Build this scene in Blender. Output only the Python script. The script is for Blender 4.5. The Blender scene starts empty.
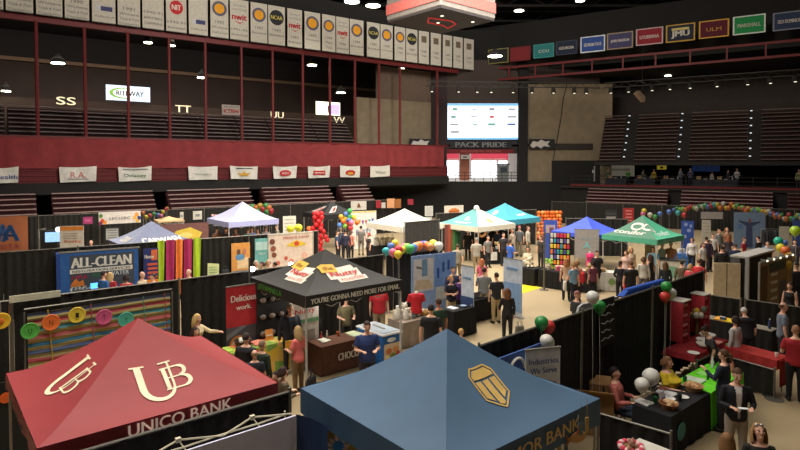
import bpy, bmesh, math, random
from mathutils import Vector, Matrix
random.seed(7)
SC = bpy.context.scene
COL = SC.collection
PI = math.pi
R = math.radians
# ------------------------------------------------------------------ camera numbers
FL, HZ, CAMH = 572.0, 163.0, 5.45
PITCH = R(1.7); PPY = HZ + FL * math.tan(PITCH)     # principal point row (the lens is shifted)
GA = R(40)                       # rotation of the booth grid
U = Vector((math.cos(GA), math.sin(GA), 0)); V = Vector((-math.sin(GA), math.cos(GA), 0))
def ray(px, py):
    dx, dy = (px - 400) / FL, (PPY - py) / FL
    c, s = math.cos(PITCH), math.sin(PITCH)
    return Vector((dx, c + dy * s, -s + dy * c))
def at(px, py, z=0.0):           # sight line meets height z
    d = ray(px, py); t = (z - CAMH) / d.z
    return Vector((d.x * t, d.y * t, z))
def atY(px, py, y):              # sight line meets distance y
    d = ray(px, py); t = y / d.y
    return Vector((d.x * t, y, CAMH + d.z * t))
def V3(x, y, z): return Vector((x, y, z))
# ------------------------------------------------------------------ materials
MATS = {}
def lin(c):
    return tuple(((v / 255) / 12.92 if v / 255 <= .04045 else ((v / 255 + .055) / 1.055) ** 2.4) for v in c)
def mat(name, rgb, rough=.7, metal=0, noise=.12, scale=6, emit=0, bump=0, alpha=1, spec=.3):
    if name in MATS: return MATS[name]
    m = bpy.data.materials.new(name); m.use_nodes = True
    nt = m.node_tree; b = nt.nodes['Principled BSDF']
    col = lin(rgb)
    b.inputs['Roughness'].default_value = rough; b.inputs['Metallic'].default_value = metal
    b.inputs['Specular IOR Level'].default_value = spec
    tc = nt.nodes.new('ShaderNodeTexCoord'); nz = nt.nodes.new('ShaderNodeTexNoise')
    nz.inputs['Scale'].default_value = scale; nz.inputs['Detail'].default_value = 4
    nt.links.new(tc.outputs['Object'], nz.inputs['Vector'])
    rp = nt.nodes.new('ShaderNodeValToRGB')
    a, z = 1 - noise, 1 + noise
    rp.color_ramp.elements[0].color = (*[v * a for v in col], 1); rp.color_ramp.elements[0].position = .3
    rp.color_ramp.elements[1].color = (*[min(1, v * z) for v in col], 1); rp.color_ramp.elements[1].position = .7
    nt.links.new(nz.outputs['Fac'], rp.inputs['Fac']); nt.links.new(rp.outputs['Color'], b.inputs['Base Color'])
    if emit:
        nt.links.new(rp.outputs['Color'], b.inputs['Emission Color']); b.inputs['Emission Strength'].default_value = emit
    if bump:
        bp = nt.nodes.new('ShaderNodeBump'); bp.inputs['Strength'].default_value = bump
        nt.links.new(nz.outputs['Fac'], bp.inputs['Height']); nt.links.new(bp.outputs['Normal'], b.inputs['Normal'])
    if alpha < 1: b.inputs['Alpha'].default_value = alpha
    MATS[name] = m; return m
def cm(r, g, b, rough=.75, **k):     # a colour by its own value
    return mat('paint_%d_%d_%d_%d' % (r, g, b, rough * 100) + ('_' + '_'.join('%s%s' % i for i in k.items()) if k else ''), (r, g, b), rough, **k)
# ------------------------------------------------------------------ mesh builder
class MB:
    def __init__(s): s.v = []; s.f = []; s.m = []; s.cur = 0
    def use(s, i): s.cur = i; return s
    def add(s, vs, fs):
        o = len(s.v); s.v += [tuple(v) for v in vs]
        for f in fs: s.f.append([i + o for i in f]); s.m.append(s.cur)
        return s
    def box(s, c, d, rz=0, taper=1, bev=0):
        x, y, z = d[0] / 2, d[1] / 2, d[2] / 2; b = min(bev, x * .9, y * .9, z * .9)
        cs, sn = math.cos(rz), math.sin(rz); vs = []
        if b <= 0:
            pr = [[(-x, -y), (x, -y), (x, y), (-x, y)]] * 2; zs = [-z, z]; tp = [1, taper]
        else:
            o = [(-x + b, -y), (x - b, -y), (x, -y + b), (x, y - b), (x - b, y), (-x + b, y), (-x, y - b), (-x, -y + b)]
            i = [(p * (x - b) / x, q * (y - b) / y) for p, q in o]
            pr = [i, o, o, i]; zs = [-z, -z + b, z - b, z]; tp = [1, 1, taper, taper]
        n = len(pr[0])
        for P, zz, t in zip(pr, zs, tp):
            for p, q in P:
                p *= t; q *= t
                vs.append((c[0] + p * cs - q * sn, c[1] + p * sn + q * cs, c[2] + zz))
        fs = [list(range(n))[::-1], list(range(n * (len(zs) - 1), n * len(zs)))]
        for k in range(len(zs) - 1):
            for j in range(n):
                a, bb = k * n + j, k * n + (j + 1) % n
                fs.append([a, bb, bb + n, a + n])
        return s.add(vs, fs)
    def tube(s, pts, r, seg=8, flat=None):
        pts = [Vector(p) for p in pts]; n = len(pts)
        rs = r if isinstance(r, (list, tuple)) else [r] * n
        vs = []; t0 = (pts[1] - pts[0]).normalized()
        a = t0.orthogonal().normalized() if flat is None else (Vector(flat) - t0 * t0.dot(Vector(flat))).normalized()
        for i, p in enumerate(pts):
            t = ((pts[min(i + 1, n - 1)] - pts[max(i - 1, 0)])).normalized()
            a = (a - t * a.dot(t)).normalized(); b = t.cross(a)
            ri = rs[i]; ra, rb = ri if isinstance(ri, tuple) else (ri, ri)
            for k in range(seg):
                th = 2 * PI * k / seg
                vs.append(p + a * (ra * math.cos(th)) + b * (rb * math.sin(th)))
        fs = [list(range(seg))[::-1], list(range((n - 1) * seg, n * seg))]
        for i in range(n - 1):
            for k in range(seg):
                q = i * seg + k; w = i * seg + (k + 1) % seg
                fs.append([q, w, w + seg, q + seg])
        return s.add(vs, fs)
    def ball(s, c, r, seg=14, rings=9, mtx=None):
        if not isinstance(r, (tuple, list)): r = (r, r, r)
        c = Vector(c); vs = []; fs = []
        def T(x, y, z):
            p = Vector((x * r[0], y * r[1], z * r[2]))
            return (mtx @ p if mtx else p) + c
        vs.append(T(0, 0, -1))
        for i in range(1, rings):
            ph = -PI / 2 + PI * i / rings
            for k in range(seg):
                th = 2 * PI * k / seg
                vs.append(T(math.cos(ph) * math.cos(th), math.cos(ph) * math.sin(th), math.sin(ph)))
        vs.append(T(0, 0, 1)); L = len(vs) - 1
        for k in range(seg): fs.append([0, 1 + (k + 1) % seg, 1 + k])
        for i in range(rings - 2):
            for k in range(seg):
                a = 1 + i * seg + k; b = 1 + i * seg + (k + 1) % seg
                fs.append([a, b, b + seg, a + seg])
        o = 1 + (rings - 2) * seg
        for k in range(seg): fs.append([L, o + k, o + (k + 1) % seg])
        return s.add(vs, fs)
    def lathe(s, prof, c=(0, 0, 0), seg=14):     # profile of (radius, z)
        vs = []; n = len(prof)
        for r, z in prof:
            for k in range(seg):
                th = 2 * PI * k / seg
                vs.append((c[0] + max(r, .0005) * math.cos(th), c[1] + max(r, .0005) * math.sin(th), c[2] + z))
        fs = [list(range(seg))[::-1], list(range((n - 1) * seg, n * seg))]
        for i in range(n - 1):
            for k in range(seg):
                a = i * seg + k; b = i * seg + (k + 1) % seg
                fs.append([a, b, b + seg, a + seg])
        return s.add(vs, fs)
    def loft(s, rings):
        n = len(rings[0]); vs = [p for r in rings for p in r]
        fs = [list(range(n))[::-1], list(range((len(rings) - 1) * n, len(rings) * n))]
        for i in range(len(rings) - 1):
            for k in range(n):
                a = i * n + k; b = i * n + (k + 1) % n
                fs.append([a, b, b + n, a + n])
        return s.add(vs, fs)
    def slab(s, o, xd, yd, poly, th=.01):        # polygon in the plane (o, xd, yd), given thickness
        o = Vector(o); xd = Vector(xd); yd = Vector(yd); nn = xd.cross(yd).normalized() * th
        a = [o + xd * p + yd * q for p, q in poly]; n = len(a)
        vs = a + [p + nn for p in a]
        fs = [list(range(n))[::-1], list(range(n, 2 * n))] + [[k, (k + 1) % n, (k + 1) % n + n, k + n] for k in range(n)]
        return s.add(vs, fs)
    def sheet(s, fn, nu, nv):
        vs = [fn(i / nu, j / nv) for j in range(nv + 1) for i in range(nu + 1)]
        fs = [[j * (nu + 1) + i, j * (nu + 1) + i + 1, (j + 1) * (nu + 1) + i + 1, (j + 1) * (nu + 1) + i] for j in range(nv) for i in range(nu)]
        return s.add(vs, fs)
    def mesh(s, name, smooth=False):
        used = sorted({i for f in s.f for i in f}); ix = {a: b for b, a in enumerate(used)}
        me = bpy.data.meshes.new(name); me.from_pydata([s.v[i] for i in used], [], [[ix[i] for i in f] for f in s.f])
        for p, mi in zip(me.polygons, s.m): p.material_index = mi; p.use_smooth = smooth
        me.update(); return me
    def build(s, name, mats, parent=None, loc=(0, 0, 0), rz=0, smooth=False):
        return link(name, s.mesh(name, smooth), mats, parent, loc, rz)
def link(name, me, mats, parent=None, loc=(0, 0, 0), rz=0, slots=False):
    o = bpy.data.objects.new(name, me); COL.objects.link(o)
    mats = mats if isinstance(mats, (list, tuple)) else [mats]
    if slots:
        if not me.materials: me.materials.append(mats[0])
        o.material_slots[0].link = 'OBJECT'; o.material_slots[0].material = mats[0]
    elif not me.materials:
        for m in mats: me.materials.append(m)
    o.location = loc; o.rotation_euler = (0, 0, rz)
    if parent: o.parent = parent
    return o
def thing(name, label, cat, loc=(0, 0, 0), rz=0, group=None):
    o = bpy.data.objects.new(name, None); COL.objects.link(o); o.empty_display_size = .2
    o.location = loc; o.rotation_euler = (0, 0, rz); return tag(o, label, cat, group)
def tag(o, label, cat, group=None):
    o['label'] = label; o['category'] = cat
    if group: o['group'] = group
    return o
def single(name, mb, m, label, cat, loc=(0, 0, 0), rz=0, group=None, smooth=False):
    return tag(mb.build(name, m, None, loc, rz, smooth), label, cat, group)
def struct(o): o['kind'] = 'structure'; return o
# ------------------------------------------------------------------ lettering
TXT = {}
def text_geo(s):
    if s in TXT: return TXT[s]
    cu = bpy.data.curves.new('lettering', 'FONT'); cu.body = s; cu.resolution_u = 3; cu.fill_mode = 'FRONT'
    ob = bpy.data.objects.new('lettering', cu); COL.objects.link(ob)
    dg = bpy.context.evaluated_depsgraph_get(); me = ob.evaluated_get(dg).to_mesh()
    vs = [Vector(v.co) for v in me.vertices]; fs = [list(p.vertices) for p in me.polygons]
    ob.evaluated_get(dg).to_mesh_clear(); bpy.data.objects.remove(ob); bpy.data.curves.remove(cu)
    x0 = min(v.x for v in vs); x1 = max(v.x for v in vs); y0 = min(v.y for v in vs); y1 = max(v.y for v in vs)
    vs = [((v.x - x0) / (x1 - x0) - .5, (v.y - y0) / (y1 - y0) - .5) for v in vs]
    TXT[s] = (vs, fs, (x1 - x0) / (y1 - y0)); return TXT[s]
def letters(mb, s, c, xd, yd, w, h, fn=None, bold=1):
    """text centred on c, w x h, in the plane (xd, yd); fn may bend the points"""
    vs, fs, _ = text_geo(s); c = Vector(c); xd = Vector(xd); yd = Vector(yd)
    for k in range(bold):
        d = (k - (bold - 1) / 2) * h * .06
        pts = [c + xd * (p * w + d) + yd * (q * h) for p, q in vs]
        mb.add([fn(p) for p in pts] if fn else pts, fs)
    return mb
X, Yv, Z = Vector((1, 0, 0)), Vector((0, 1, 0)), Vector((0, 0, 1))
def face_text(parent, s, m, c, w, h, name='lettering', bold=1):   # on a face looking along -y
    return letters(MB(), s, c, X, Z, w, h, bold=bold).build(name, m, parent)
# ------------------------------------------------------------------ people
def remesh(mb, name, vox, smooth=3):
    me = mb.mesh(name + '_raw'); o = bpy.data.objects.new(name, me); COL.objects.link(o)
    m = o.modifiers.new('r', 'REMESH'); m.mode = 'VOXEL'; m.voxel_size = vox; m.use_smooth_shade = True
    if smooth:
        k = o.modifiers.new('s', 'SMOOTH'); k.iterations = smooth; k.factor = .45
    dg = bpy.context.evaluated_depsgraph_get()
    out = bpy.data.meshes.new_from_object(o.evaluated_get(dg)); out.name = name
    bpy.data.objects.remove(o); bpy.data.meshes.remove(me); return out
def d3(x, y, z): return Vector((x, y, z)).normalized()
# arm: (upper arm direction, forearm direction) for the right (x<0) side; mirrored for the left unless given
POSES = {
 'stand': dict(arms=[((-.22, .05, -1), (-.08, -.18, -1))] * 2),
 'crossed': dict(arms=[((-.3, -.15, -1), (.75, -.62, .1)), ((-.3, -.2, -1), (.75, -.5, .0))]),
 'hold': dict(arms=[((-.25, -.05, -1), (.3, -.95, .05))] * 2),
 'phone': dict(arms=[((-.28, -.1, -1), (.42, -.85, .1))] * 2, head=(0, 10)),
 'point': dict(arms=[((-.2, -.1, -1), (.15, -.9, -.1)), ((-.2, -.9, -.5), (.0, -1, .05))]),
 'walk': dict(arms=[((-.2, .3, -1), (-.05, .05, -1)), ((-.2, -.25, -1), (0, -.6, -1))], legs=[((0, -.32, -1), (0, -.12, -1)), ((0, .2, -1), (0, .42, -1))]),
 'oneup': dict(arms=[((-.2, .05, -1), (0, -.15, -1)), ((-.3, -.35, -.9), (.2, -.7, .5))]),
 'sit': dict(arms=[((-.25, -.4, -1), (.25, -.95, .05))] * 2, legs=[((-.18, -1, -.05), (0, .0, -1))] * 2, sit=1),
 'sitback': dict(arms=[((-.25, -.15, -1), (.3, -.95, -.05))] * 2, legs=[((-.2, -1, .02), (0, -.25, -1)), ((-.12, -1, .05), (0, -.1, -1))], lean=-8, sit=1),
 'lean': dict(arms=[((-.2, -.25, -1), (.1, -.6, -.8))] * 2, lean=24, head=(0, 8)),
 'hips': dict(arms=[((-.75, .15, -.8), (.75, -.3, -.45))] * 2),
 'bag': dict(arms=[((-.2, .05, -1), (0, -.1, -1)), ((-.35, .0, -1), (.1, -.75, -.45))]),
 'spread': dict(arms=[((-1, 0, .12), (-1, -.05, .1))] * 2),
 'lookup': dict(arms=[((-.22, .02, -1), (-.02, -.3, -1))] * 2, head=(8, -24)),
}
BODY = {}
def rotx(p, a, piv):
    q = p - piv; c, s = math.cos(a), math.sin(a)
    return Vector((q.x, q.y * c - q.z * s, q.y * s + q.z * c)) + piv
def body_set(pose, fem, sleeve, bottom, heavy=1.0):
    key = (pose, fem, sleeve, bottom, heavy)
    if key in BODY: return BODY[key]
    P = POSES[pose]; lean = R(P.get('lean', 0)); piv = Vector((0, 0, .93)); hw = heavy
    sit = P.get('sit')
    if fem: T = [(.84, .15, .115, 0), (.93, .172, .12, 0), (1.02, .15, .105, 0), (1.12, .125, .092, 0), (1.22, .145, .105, -.01), (1.29, .155, .122, -.02), (1.37, .155, .10, 0), (1.43, .12, .075, .01), (1.47, .055, .052, .01)]
    else: T = [(.84, .15, .11, 0), (.93, .168, .115, 0), (1.03, .158, .11, 0), (1.13, .158, .112, 0), (1.25, .175, .12, 0), (1.35, .185, .115, 0), (1.41, .165, .092, .01), (1.45, .115, .072, .01), (1.485, .062, .058, .01)]
    sx = .165 if fem else .195
    def up(p): return rotx(Vector(p), -lean if False else lean, piv)
    def torso(mb, inf=0, z0=.84, z1=1.5, seg=18, flare=0):
        rings = []
        rows = [t for t in T if z0 - .001 <= t[0] <= z1]
        for z, rx, ry, yo in rows:
            k = hw if z < 1.36 else 1 + (hw - 1) * .5
            e = flare if z < .95 else 0
            rings.append([up((math.copysign(abs(math.cos(a)) ** .85, math.cos(a)) * (rx * k + inf + e), yo - (hw - 1) * .25 * (1 if z < 1.3 else 0) + math.sin(a) * (ry * (k + (hw - 1) * .6) + inf + e), z)) for a in [2 * PI * i / seg for i in range(seg)]])
        mb.loft(rings)
    arms = P['arms']; arm_pts = []
    for side in (0, 1):
        sg = -1 if side == 0 else 1
        ua, fa = arms[side]
        fx = lambda d: Vector((d[0] * (1 if side == 0 else -1), d[1], d[2])).normalized()
        ua, fa = fx(ua), fx(fa)
        sh = Vector((sg * sx, .005, 1.392))
        el = sh + ua * .285; wr = el + fa * .25
        arm_pts.append([up(sh), up(el), up(wr), (rotx(fa, lean, Vector((0, 0, 0)))).normalized(), sg])
    legs = P.get('legs', [((-.05, -.02, -1), (0, .03, -1))] * 2); leg_pts = []
    for side in (0, 1):
        sg = -1 if side == 0 else 1
        fx = lambda d: Vector((d[0] * (1 if side == 0 else -1), d[1], d[2])).normalized()
        a, b = fx(legs[side][0]), fx(legs[side][1])
        hp = Vector((sg * .088, 0, .9)); kn = hp + a * .42; an = kn + b * .41
        leg_pts.append([hp, kn, an, sg])
    dz = .08 - min(l[2].z for l in leg_pts)
    b = MB(); torso(b)
    k = hw ** .6
    for sh, el, wr, fd, sg in arm_pts:
        b.tube([sh.lerp(Vector((0, sh.y, sh.z)), .3), sh, sh.lerp(el, .3), sh.lerp(el, .7), el, el.lerp(wr, .3), wr], [.05, .052 * k, .05 * k, .042 * k, .039, .039 * k, .026], 10)
        side = fd.cross(Vector((0, 0, 1)))
        if side.length < .3: side = Vector((0, 1, 0))
        side = (side - fd * side.dot(fd)).normalized()
        pal = fd.cross(side).normalized()
        if pal.z > 0: pal = -pal
        if sg > 0: side = -side
        c0 = wr + fd * .045
        M = Matrix((side, pal, fd)).transposed()
        b.ball(c0, (.04, .016, .055), 10, 7, M)
        for i, (o, L) in enumerate([(-.030, .068), (-.010, .078), (.011, .073), (.030, .058)]):
            p0 = wr + fd * .075 + side * o; p1 = p0 + fd * L * .5 + side * o * .15 + pal * .008; p2 = p1 + fd * L * .32 + pal * .026
            b.tube([p0, p1, p2], [.0095, .009, .0075], 6)
        q0 = wr + fd * .025 - side * .03; q1 = q0 - side * .028 + fd * .03 + pal * .01; q2 = q1 + fd * .03 - side * .004 + pal * .016
        b.tube([q0, q1, q2], [.012, .010, .008], 6)
    for hp, kn, an, sg in leg_pts:
        b.tube([hp + Vector((0, 0, .03)), hp.lerp(kn, .25), hp.lerp(kn, .7), kn, kn.lerp(an, .3), kn.lerp(an, .75), an], [.085, .083, .064, .054, .052, .036, .034], 12)
        b.ball(an + Vector((sg * .012, -.06, -.045)), (.036, .10, .032), 10, 7)
    b.tube([up((0, .012, 1.42)), up((0, 0, 1.5)), up((0, -.012, 1.57))], [.062, .054 if not fem else .047, .05], 12)
    yaw, pit = P.get('head', (0, 0)); HM = Matrix.Rotation(R(yaw), 3, 'Z') @ Matrix.Rotation(R(pit), 3, 'X')
    hp0 = Vector((0, -.005, 1.53))
    def hd(x, y, z): return up(hp0 + HM @ Vector((x, y, z - 1.53)))
    HR = Matrix.Rotation(lean, 3, 'X') @ HM
    hb = MB()
    b.ball(hd(0, .0, 1.655), (.074, .092, .098), 16, 12, HR)
    b.ball(hd(0, -.018, 1.605), (.058, .07, .075), 14, 10, HR)           # jaw
    b.ball(hd(0, -.075, 1.552), (.024, .018, .018), 8, 6, HR)            # chin
    b.tube([hd(0, -.088, 1.66), hd(0, -.104, 1.625), hd(0, -.112, 1.612), hd(0, -.088, 1.604)], [.009, .013, .015, .012], 8)
    for s in (-1, 1):
        b.ball(hd(s * .075, .01, 1.63), (.012, .02, .032), 8, 6, HR)
        b.ball(hd(s * .03, -.079, 1.662), (.022, .010, .007), 8, 6, HR)   # brow
        b.ball(hd(s * .043, -.066, 1.615), (.02, .016, .018), 8, 6, HR)   # cheek
    body = remesh(b, 'body', .0085, 2)
    # eyes and mouth
    eyes = [MB().ball(hd(s * .03, -.084, 1.643), (.013, .006, .007), 8, 5, HR).mesh('eye', True) for s in (-1, 1)]
    mo = MB().ball(hd(0, -.088, 1.578), (.024, .008, .0065), 8, 5, HR); mouth = mo.mesh('mouth', True)
    # top
    t = MB(); torso(t, .014, .93 if sit or bottom == 'tucked' else .84, 1.46, flare=.004)
    for sh, el, wr, fd, sg in arm_pts:
        a0 = sh.lerp(Vector((0, sh.y, sh.z)), .3)
        if sleeve == 'short': t.tube([a0, sh, sh.lerp(el, .35), sh.lerp(el, .72)], [.052, .06 * k, .062 * k, .062 * k], 12)
        elif sleeve == 'none': t.tube([a0, sh], [.05, .056], 12)
        else: t.tube([a0, sh, sh.lerp(el, .4), el, el.lerp(wr, .35), el.lerp(wr, .96)], [.052, .06 * k, .058 * k, .052 * k, .05 * k, .04], 12)
    top = remesh(t, 'top', .014, 4)
    shirt = None
    if sleeve == 'jacket':
        shirt = MB(); torso(shirt, .004, .9, 1.47); shirt = remesh(shirt, 'shirt', .016, 2)
        bm = bmesh.new(); bm.from_mesh(top); inv = lambda v: rotx(v, -lean, piv)
        kill = [f for f in bm.faces if (lambda c: c.y < -.03 and abs(c.x) < .022 + max(0, c.z - .95) * .075 and c.z > .9)(inv(f.calc_center_median()))]
        bmesh.ops.delete(bm, geom=kill, context='FACES'); bm.to_mesh(top); bm.free()
    # bottom
    q = MB()
    if bottom in ('skirt', 'dress'):
        zb = .45
        q.loft([[Vector((math.cos(a) * r, math.sin(a) * r * .75, z)) for a in [2 * PI * i / 18 for i in range(18)]] for z, r in [(zb, .23), (.7, .21), (.93, .185), (1.05, .155)]])
    else:
        torso(q, .008, .84, 1.04)
        for hp, kn, an, sg in leg_pts:
            end = an + (an - kn) * -.03
            q.tube([hp + Vector((0, 0, .04)), hp.lerp(kn, .25), hp.lerp(kn, .7), kn, kn.lerp(an, .4), end], [.098, .098 * k, .08, .07, .064, .054], 14)
    trousers = remesh(q, 'trousers', .015, 4)
    shoes = []
    for hp, kn, an, sg in leg_pts:
        c = an + Vector((sg * .014, -.06, -.035))
        s = MB(); s.ball(c, (.048, .135, .045), 12, 8)
        s.v = [(x, y, max(z, an.z - .08)) for x, y, z in s.v]
        s.tube([an + Vector((0, .01, -.05)), an + Vector((0, 0, .02))], [.045, .042], 10)
        shoes.append(s.mesh('shoe', True))
    hair = {}
    def hairmesh(st):
        h = MB()
        lo = {'short': -.035, 'long': -.05, 'bob': -.05, 'pony': -.04, 'fringe': -.05, 'cap': .02, 'bun': -.04}[st]
        g = MB().ball((0, 0, 0), (.083, .104, .108), 22, 16)
        keep = []
        for f in g.f:
            c = sum((Vector(g.v[i]) for i in f), Vector()) / len(f)
            face = c.y < -.035 and c.z < .062 - abs(c.x) * .3
            if st == 'fringe' and (c.z > .035 or c.y < .0): continue
            if c.z < lo or face: continue
            if abs(c.x) > .06 and c.z < .02 and c.y < .0 and st == 'short': continue
            keep.append(f)
        h.add([hd(x, y + .006, 1.66 + z) for x, y, z in g.v], keep)
        if st in ('long', 'bob'):
            L = .30 if st == 'long' else .14
            n = 14
            for dd in (0, .016):
                def fn(u, v):
                    a = R(-28) + R(236) * u; rr = .088 + dd + .012 * math.sin(v * PI) - .01 * v
                    x = math.cos(a) * rr * (1.0 + .2 * v); y = math.sin(a) * (rr + .016) + .03 * v + .006
                    zz = 1.69 - v * L * (.75 + .25 * math.sin(a * 1 if a > 0 else 0))
                    return hd(x, y, zz)
                h.sheet(fn, n, 8)
        if st == 'pony':
            h.tube([hd(0, .10, 1.69), hd(0, .14, 1.67), hd(0, .155, 1.6), hd(0, .14, 1.48)], [.02, .03, .033, .012], 10)
        if st == 'bun': h.ball(hd(0, .10, 1.73), .045, 12, 8)
        if st == 'cap':
            h.slab(hd(0, -.05, 1.69), HR @ X, HR @ (Vector((0, -1, -.12)).normalized()), [(-.075, 0), (.075, 0), (.065, .085), (.03, .115), (-.03, .115), (-.065, .085)], .008)
        return h.mesh('hair', True)
    r = dict(body=body, top=top, trousers=trousers, shoes=shoes, eyes=eyes, mouth=mouth, shirt=shirt, hair=hair, mk=hairmesh, dz=dz, hd=hd, HR=HR, arms=arm_pts)
    BODY[key] = r; return r
SKIN = {'l': (222, 172, 146), 't': (176, 120, 92), 'd': (95, 62, 46)}
def person(label, xy, face, h=1.72, pose='stand', fem=0, top=(60, 60, 65), bot=(40, 40, 45), hair='short', hc=(50, 35, 25), skin='l', sleeve='short', bottom='long', shoes=(30, 28, 26), heavy=1.0, group=None, z=0, near=False, shirt=(215, 210, 205)):
    S = body_set(pose, fem, sleeve, bottom, heavy)
    k = h / 1.753
    o = thing('person', label, 'person', (xy[0], xy[1], z), R(face), group)
    o.scale = (k, k, k); dz = S['dz']
    def put(n, me, c, rough=.75):
        c = c if isinstance(c, bpy.types.Material) else cm(*c, rough)
        p = link(n, me, c, o, (0, 0, dz), slots=True); return p
    put('body', S['body'], SKIN[skin], .55)
    put('jacket' if sleeve == 'jacket' else 'shirt', S['top'], top)
    if S['shirt']: put('shirt', S['shirt'], shirt)
    put('skirt' if bottom in ('skirt', 'dress') else 'trousers', S['trousers'], top if bottom == 'dress' else bot)
    for s in S['shoes']: put('shoe', s, shoes, .5)
    if hair != 'bald':
        if hair not in S['hair']: S['hair'][hair] = S['mk'](hair)
        put('cap' if hair == 'cap' else 'hair', S['hair'][hair], hc)
    if near or xy[1] < 17:
        [put('eye', e, (35, 25, 20), .3) for e in S['eyes']]; put('mouth', S['mouth'], (150, 75, 70))
    return o, S
# ------------------------------------------------------------------ the arena
P0 = V3(-24.5, 35, 0); DL = V3(.812, .584, 0).normalized(); NL = V3(-DL.y, DL.x, 0)
DR = V3(.843, -.537, 0).normalized(); R0 = V3(19.2, 55, 0); NR = V3(-DR.y, DR.x, 0)
AL = math.atan2(DL.y, DL.x); AR = math.atan2(DR.y, DR.x)
YB = 58.0
def on(px, py, base, nrm, off=0):
    d = ray(px, py); q = (base + nrm * off).dot(nrm) / d.dot(nrm)
    return Vector((d.x * q, d.y * q, CAMH + d.z * q))
def L_s(px, off=0): return (on(px, 163, P0, NL, off) - P0).dot(DL)
def R_s(px, off=0): return (on(px, 163, R0, NR, off) - R0).dot(DR)
def Lp(s, off, z): return P0 + DL * s + NL * off + Z * z
def Rp(s, off, z): return R0 + DR * s + NR * off + Z * z
M_floor = bpy.data.materials.new('polished_concrete'); M_floor.use_nodes = True
def _floor():
    nt = M_floor.node_tree; b = nt.nodes['Principled BSDF']; tc = nt.nodes.new('ShaderNodeTexCoord')
    n1 = nt.nodes.new('ShaderNodeTexNoise'); n1.inputs['Scale'].default_value = .5; n1.inputs['Detail'].default_value = 8
    rp = nt.nodes.new('ShaderNodeValToRGB'); e = rp.color_ramp.elements
    e[0].position = .2; e[0].color = (*lin((158, 139, 108)), 1); e[1].position = .8; e[1].color = (*lin((176, 157, 124)), 1)
    nt.links.new(tc.outputs['Object'], n1.inputs['Vector']); nt.links.new(n1.outputs['Fac'], rp.inputs['Fac']); nt.links.new(rp.outputs['Color'], b.inputs['Base Color'])
    b.inputs['Roughness'].default_value = .42; b.inputs['Specular IOR Level'].default_value = .35
_floor()
black = mat('black_paint', (34, 33, 31), .8); dark = mat('charcoal_paint', (46, 42, 40), .8)
redst = mat('red_steel', (104, 36, 36), .55); redcl = mat('red_curtain_cloth', (132, 52, 54), .9, scale=2)
beige = mat('beige_block', (134, 120, 98), .85, scale=1.5); brown = mat('brown_wall', (92, 74, 62), .85, scale=.6)
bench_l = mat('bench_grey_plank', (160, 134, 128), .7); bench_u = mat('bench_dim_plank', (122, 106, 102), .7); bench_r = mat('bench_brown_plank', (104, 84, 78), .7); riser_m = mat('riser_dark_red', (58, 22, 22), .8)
white = mat('white_vinyl', (212, 208, 198), .7); steel = mat('galvanised_pipe', (150, 148, 142), .4, metal=.5)
blackcl = mat('black_drape_cloth', (37, 35, 32), .92, scale=14, noise=.3); lampm = mat('lamp_glow', (255, 244, 214), .5, emit=14)
def flr(n, x0, x1, y0, y1, z, m):
    return struct(MB().box(((x0 + x1) / 2, (y0 + y1) / 2, z - .1), (x1 - x0, y1 - y0, .2)).build(n, m))
flr('floor', -62, 62, -8, 92, 0, M_floor)
flr('ceiling', -62, 62, -8, 92, 23.2, black)
struct(MB().box((0, 84, 11.5), (120, .3, 23)).build('wall_back', dark))
struct(MB().box((-60, 42, 11.5), (.3, 98, 23)).build('wall_left', dark)); struct(MB().box((60, 42, 11.5), (.3, 98, 23)).build('wall_right', dark))
struct(MB().box((0, -6, 11.5), (118, .3, 23)).build('wall_front', dark))
def beam(n, a, b, w, h, m):             # a long box between two points (their z = its middle)
    a, b = Vector(a), Vector(b); d = b - a
    o = MB().box((0, 0, 0), (d.length, w, h)).build(n, m, None, (a + b) / 2, math.atan2(d.y, d.x)); return o
# --- left stand
struct(beam('trim_1', Lp(-8, .3, 3.8), Lp(36, .3, 3.8), .8, .75, black))
struct(beam('trim_2', Lp(-8, 6, 3.3), Lp(36, 6, 3.3), 10.5, .2, dark))
struct(beam('wall_left_rail', Lp(-8, .15, 4.65), Lp(36, .15, 4.65), .1, .95, mat('dark_red_panel', (96, 38, 40), .8)))
for i, z in enumerate((4.35, 4.65, 4.95)): struct(beam('trim_%d' % (3 + i), Lp(-8, .07, z), Lp(36, .07, z), .05, .05, redst))
def curt(name, a, b, z0, z1, m, amp, wl, parent=None, nv=3, org=Vector((0, 0, 0)), seed=0):
    a = Vector(a); b = Vector(b); d = b - a; L = d.length; t = d.normalized(); n = Vector((-t.y, t.x, 0)); nu = max(8, int(L / (wl / 5)))
    rr = random.Random(seed); ph = [rr.random() * 6 for _ in range(3)]
    def fn(u, v):
        s = u * L; k = .55 + .45 * (1 - v)
        f = amp * k * (math.sin(s * 2 * PI / wl + 1.2 * math.sin(s * 1.7 + ph[0])) + .5 * math.sin(s * 2 * PI / (wl * 2.3) + ph[1]))
        return a + t * s + n * f + Z * (z0 + (z1 - z0) * v) - org
    return MB().sheet(fn, nu, nv).build(name, m, parent, org if not parent else (0, 0, 0), 0, True)
tag(curt('stand_curtain', Lp(-8, 0, 0), Lp(35.5, 0, 0), 5.1, 7.05, redcl, .07, 1.3, org=Lp(10, 0, 0)), 'long red cloth curtain hung along the front of the left upper stand', 'curtain')
struct(beam('trim_6', Lp(-8, .05, 7.1), Lp(36, .05, 7.1), .12, .14, redst))
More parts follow.
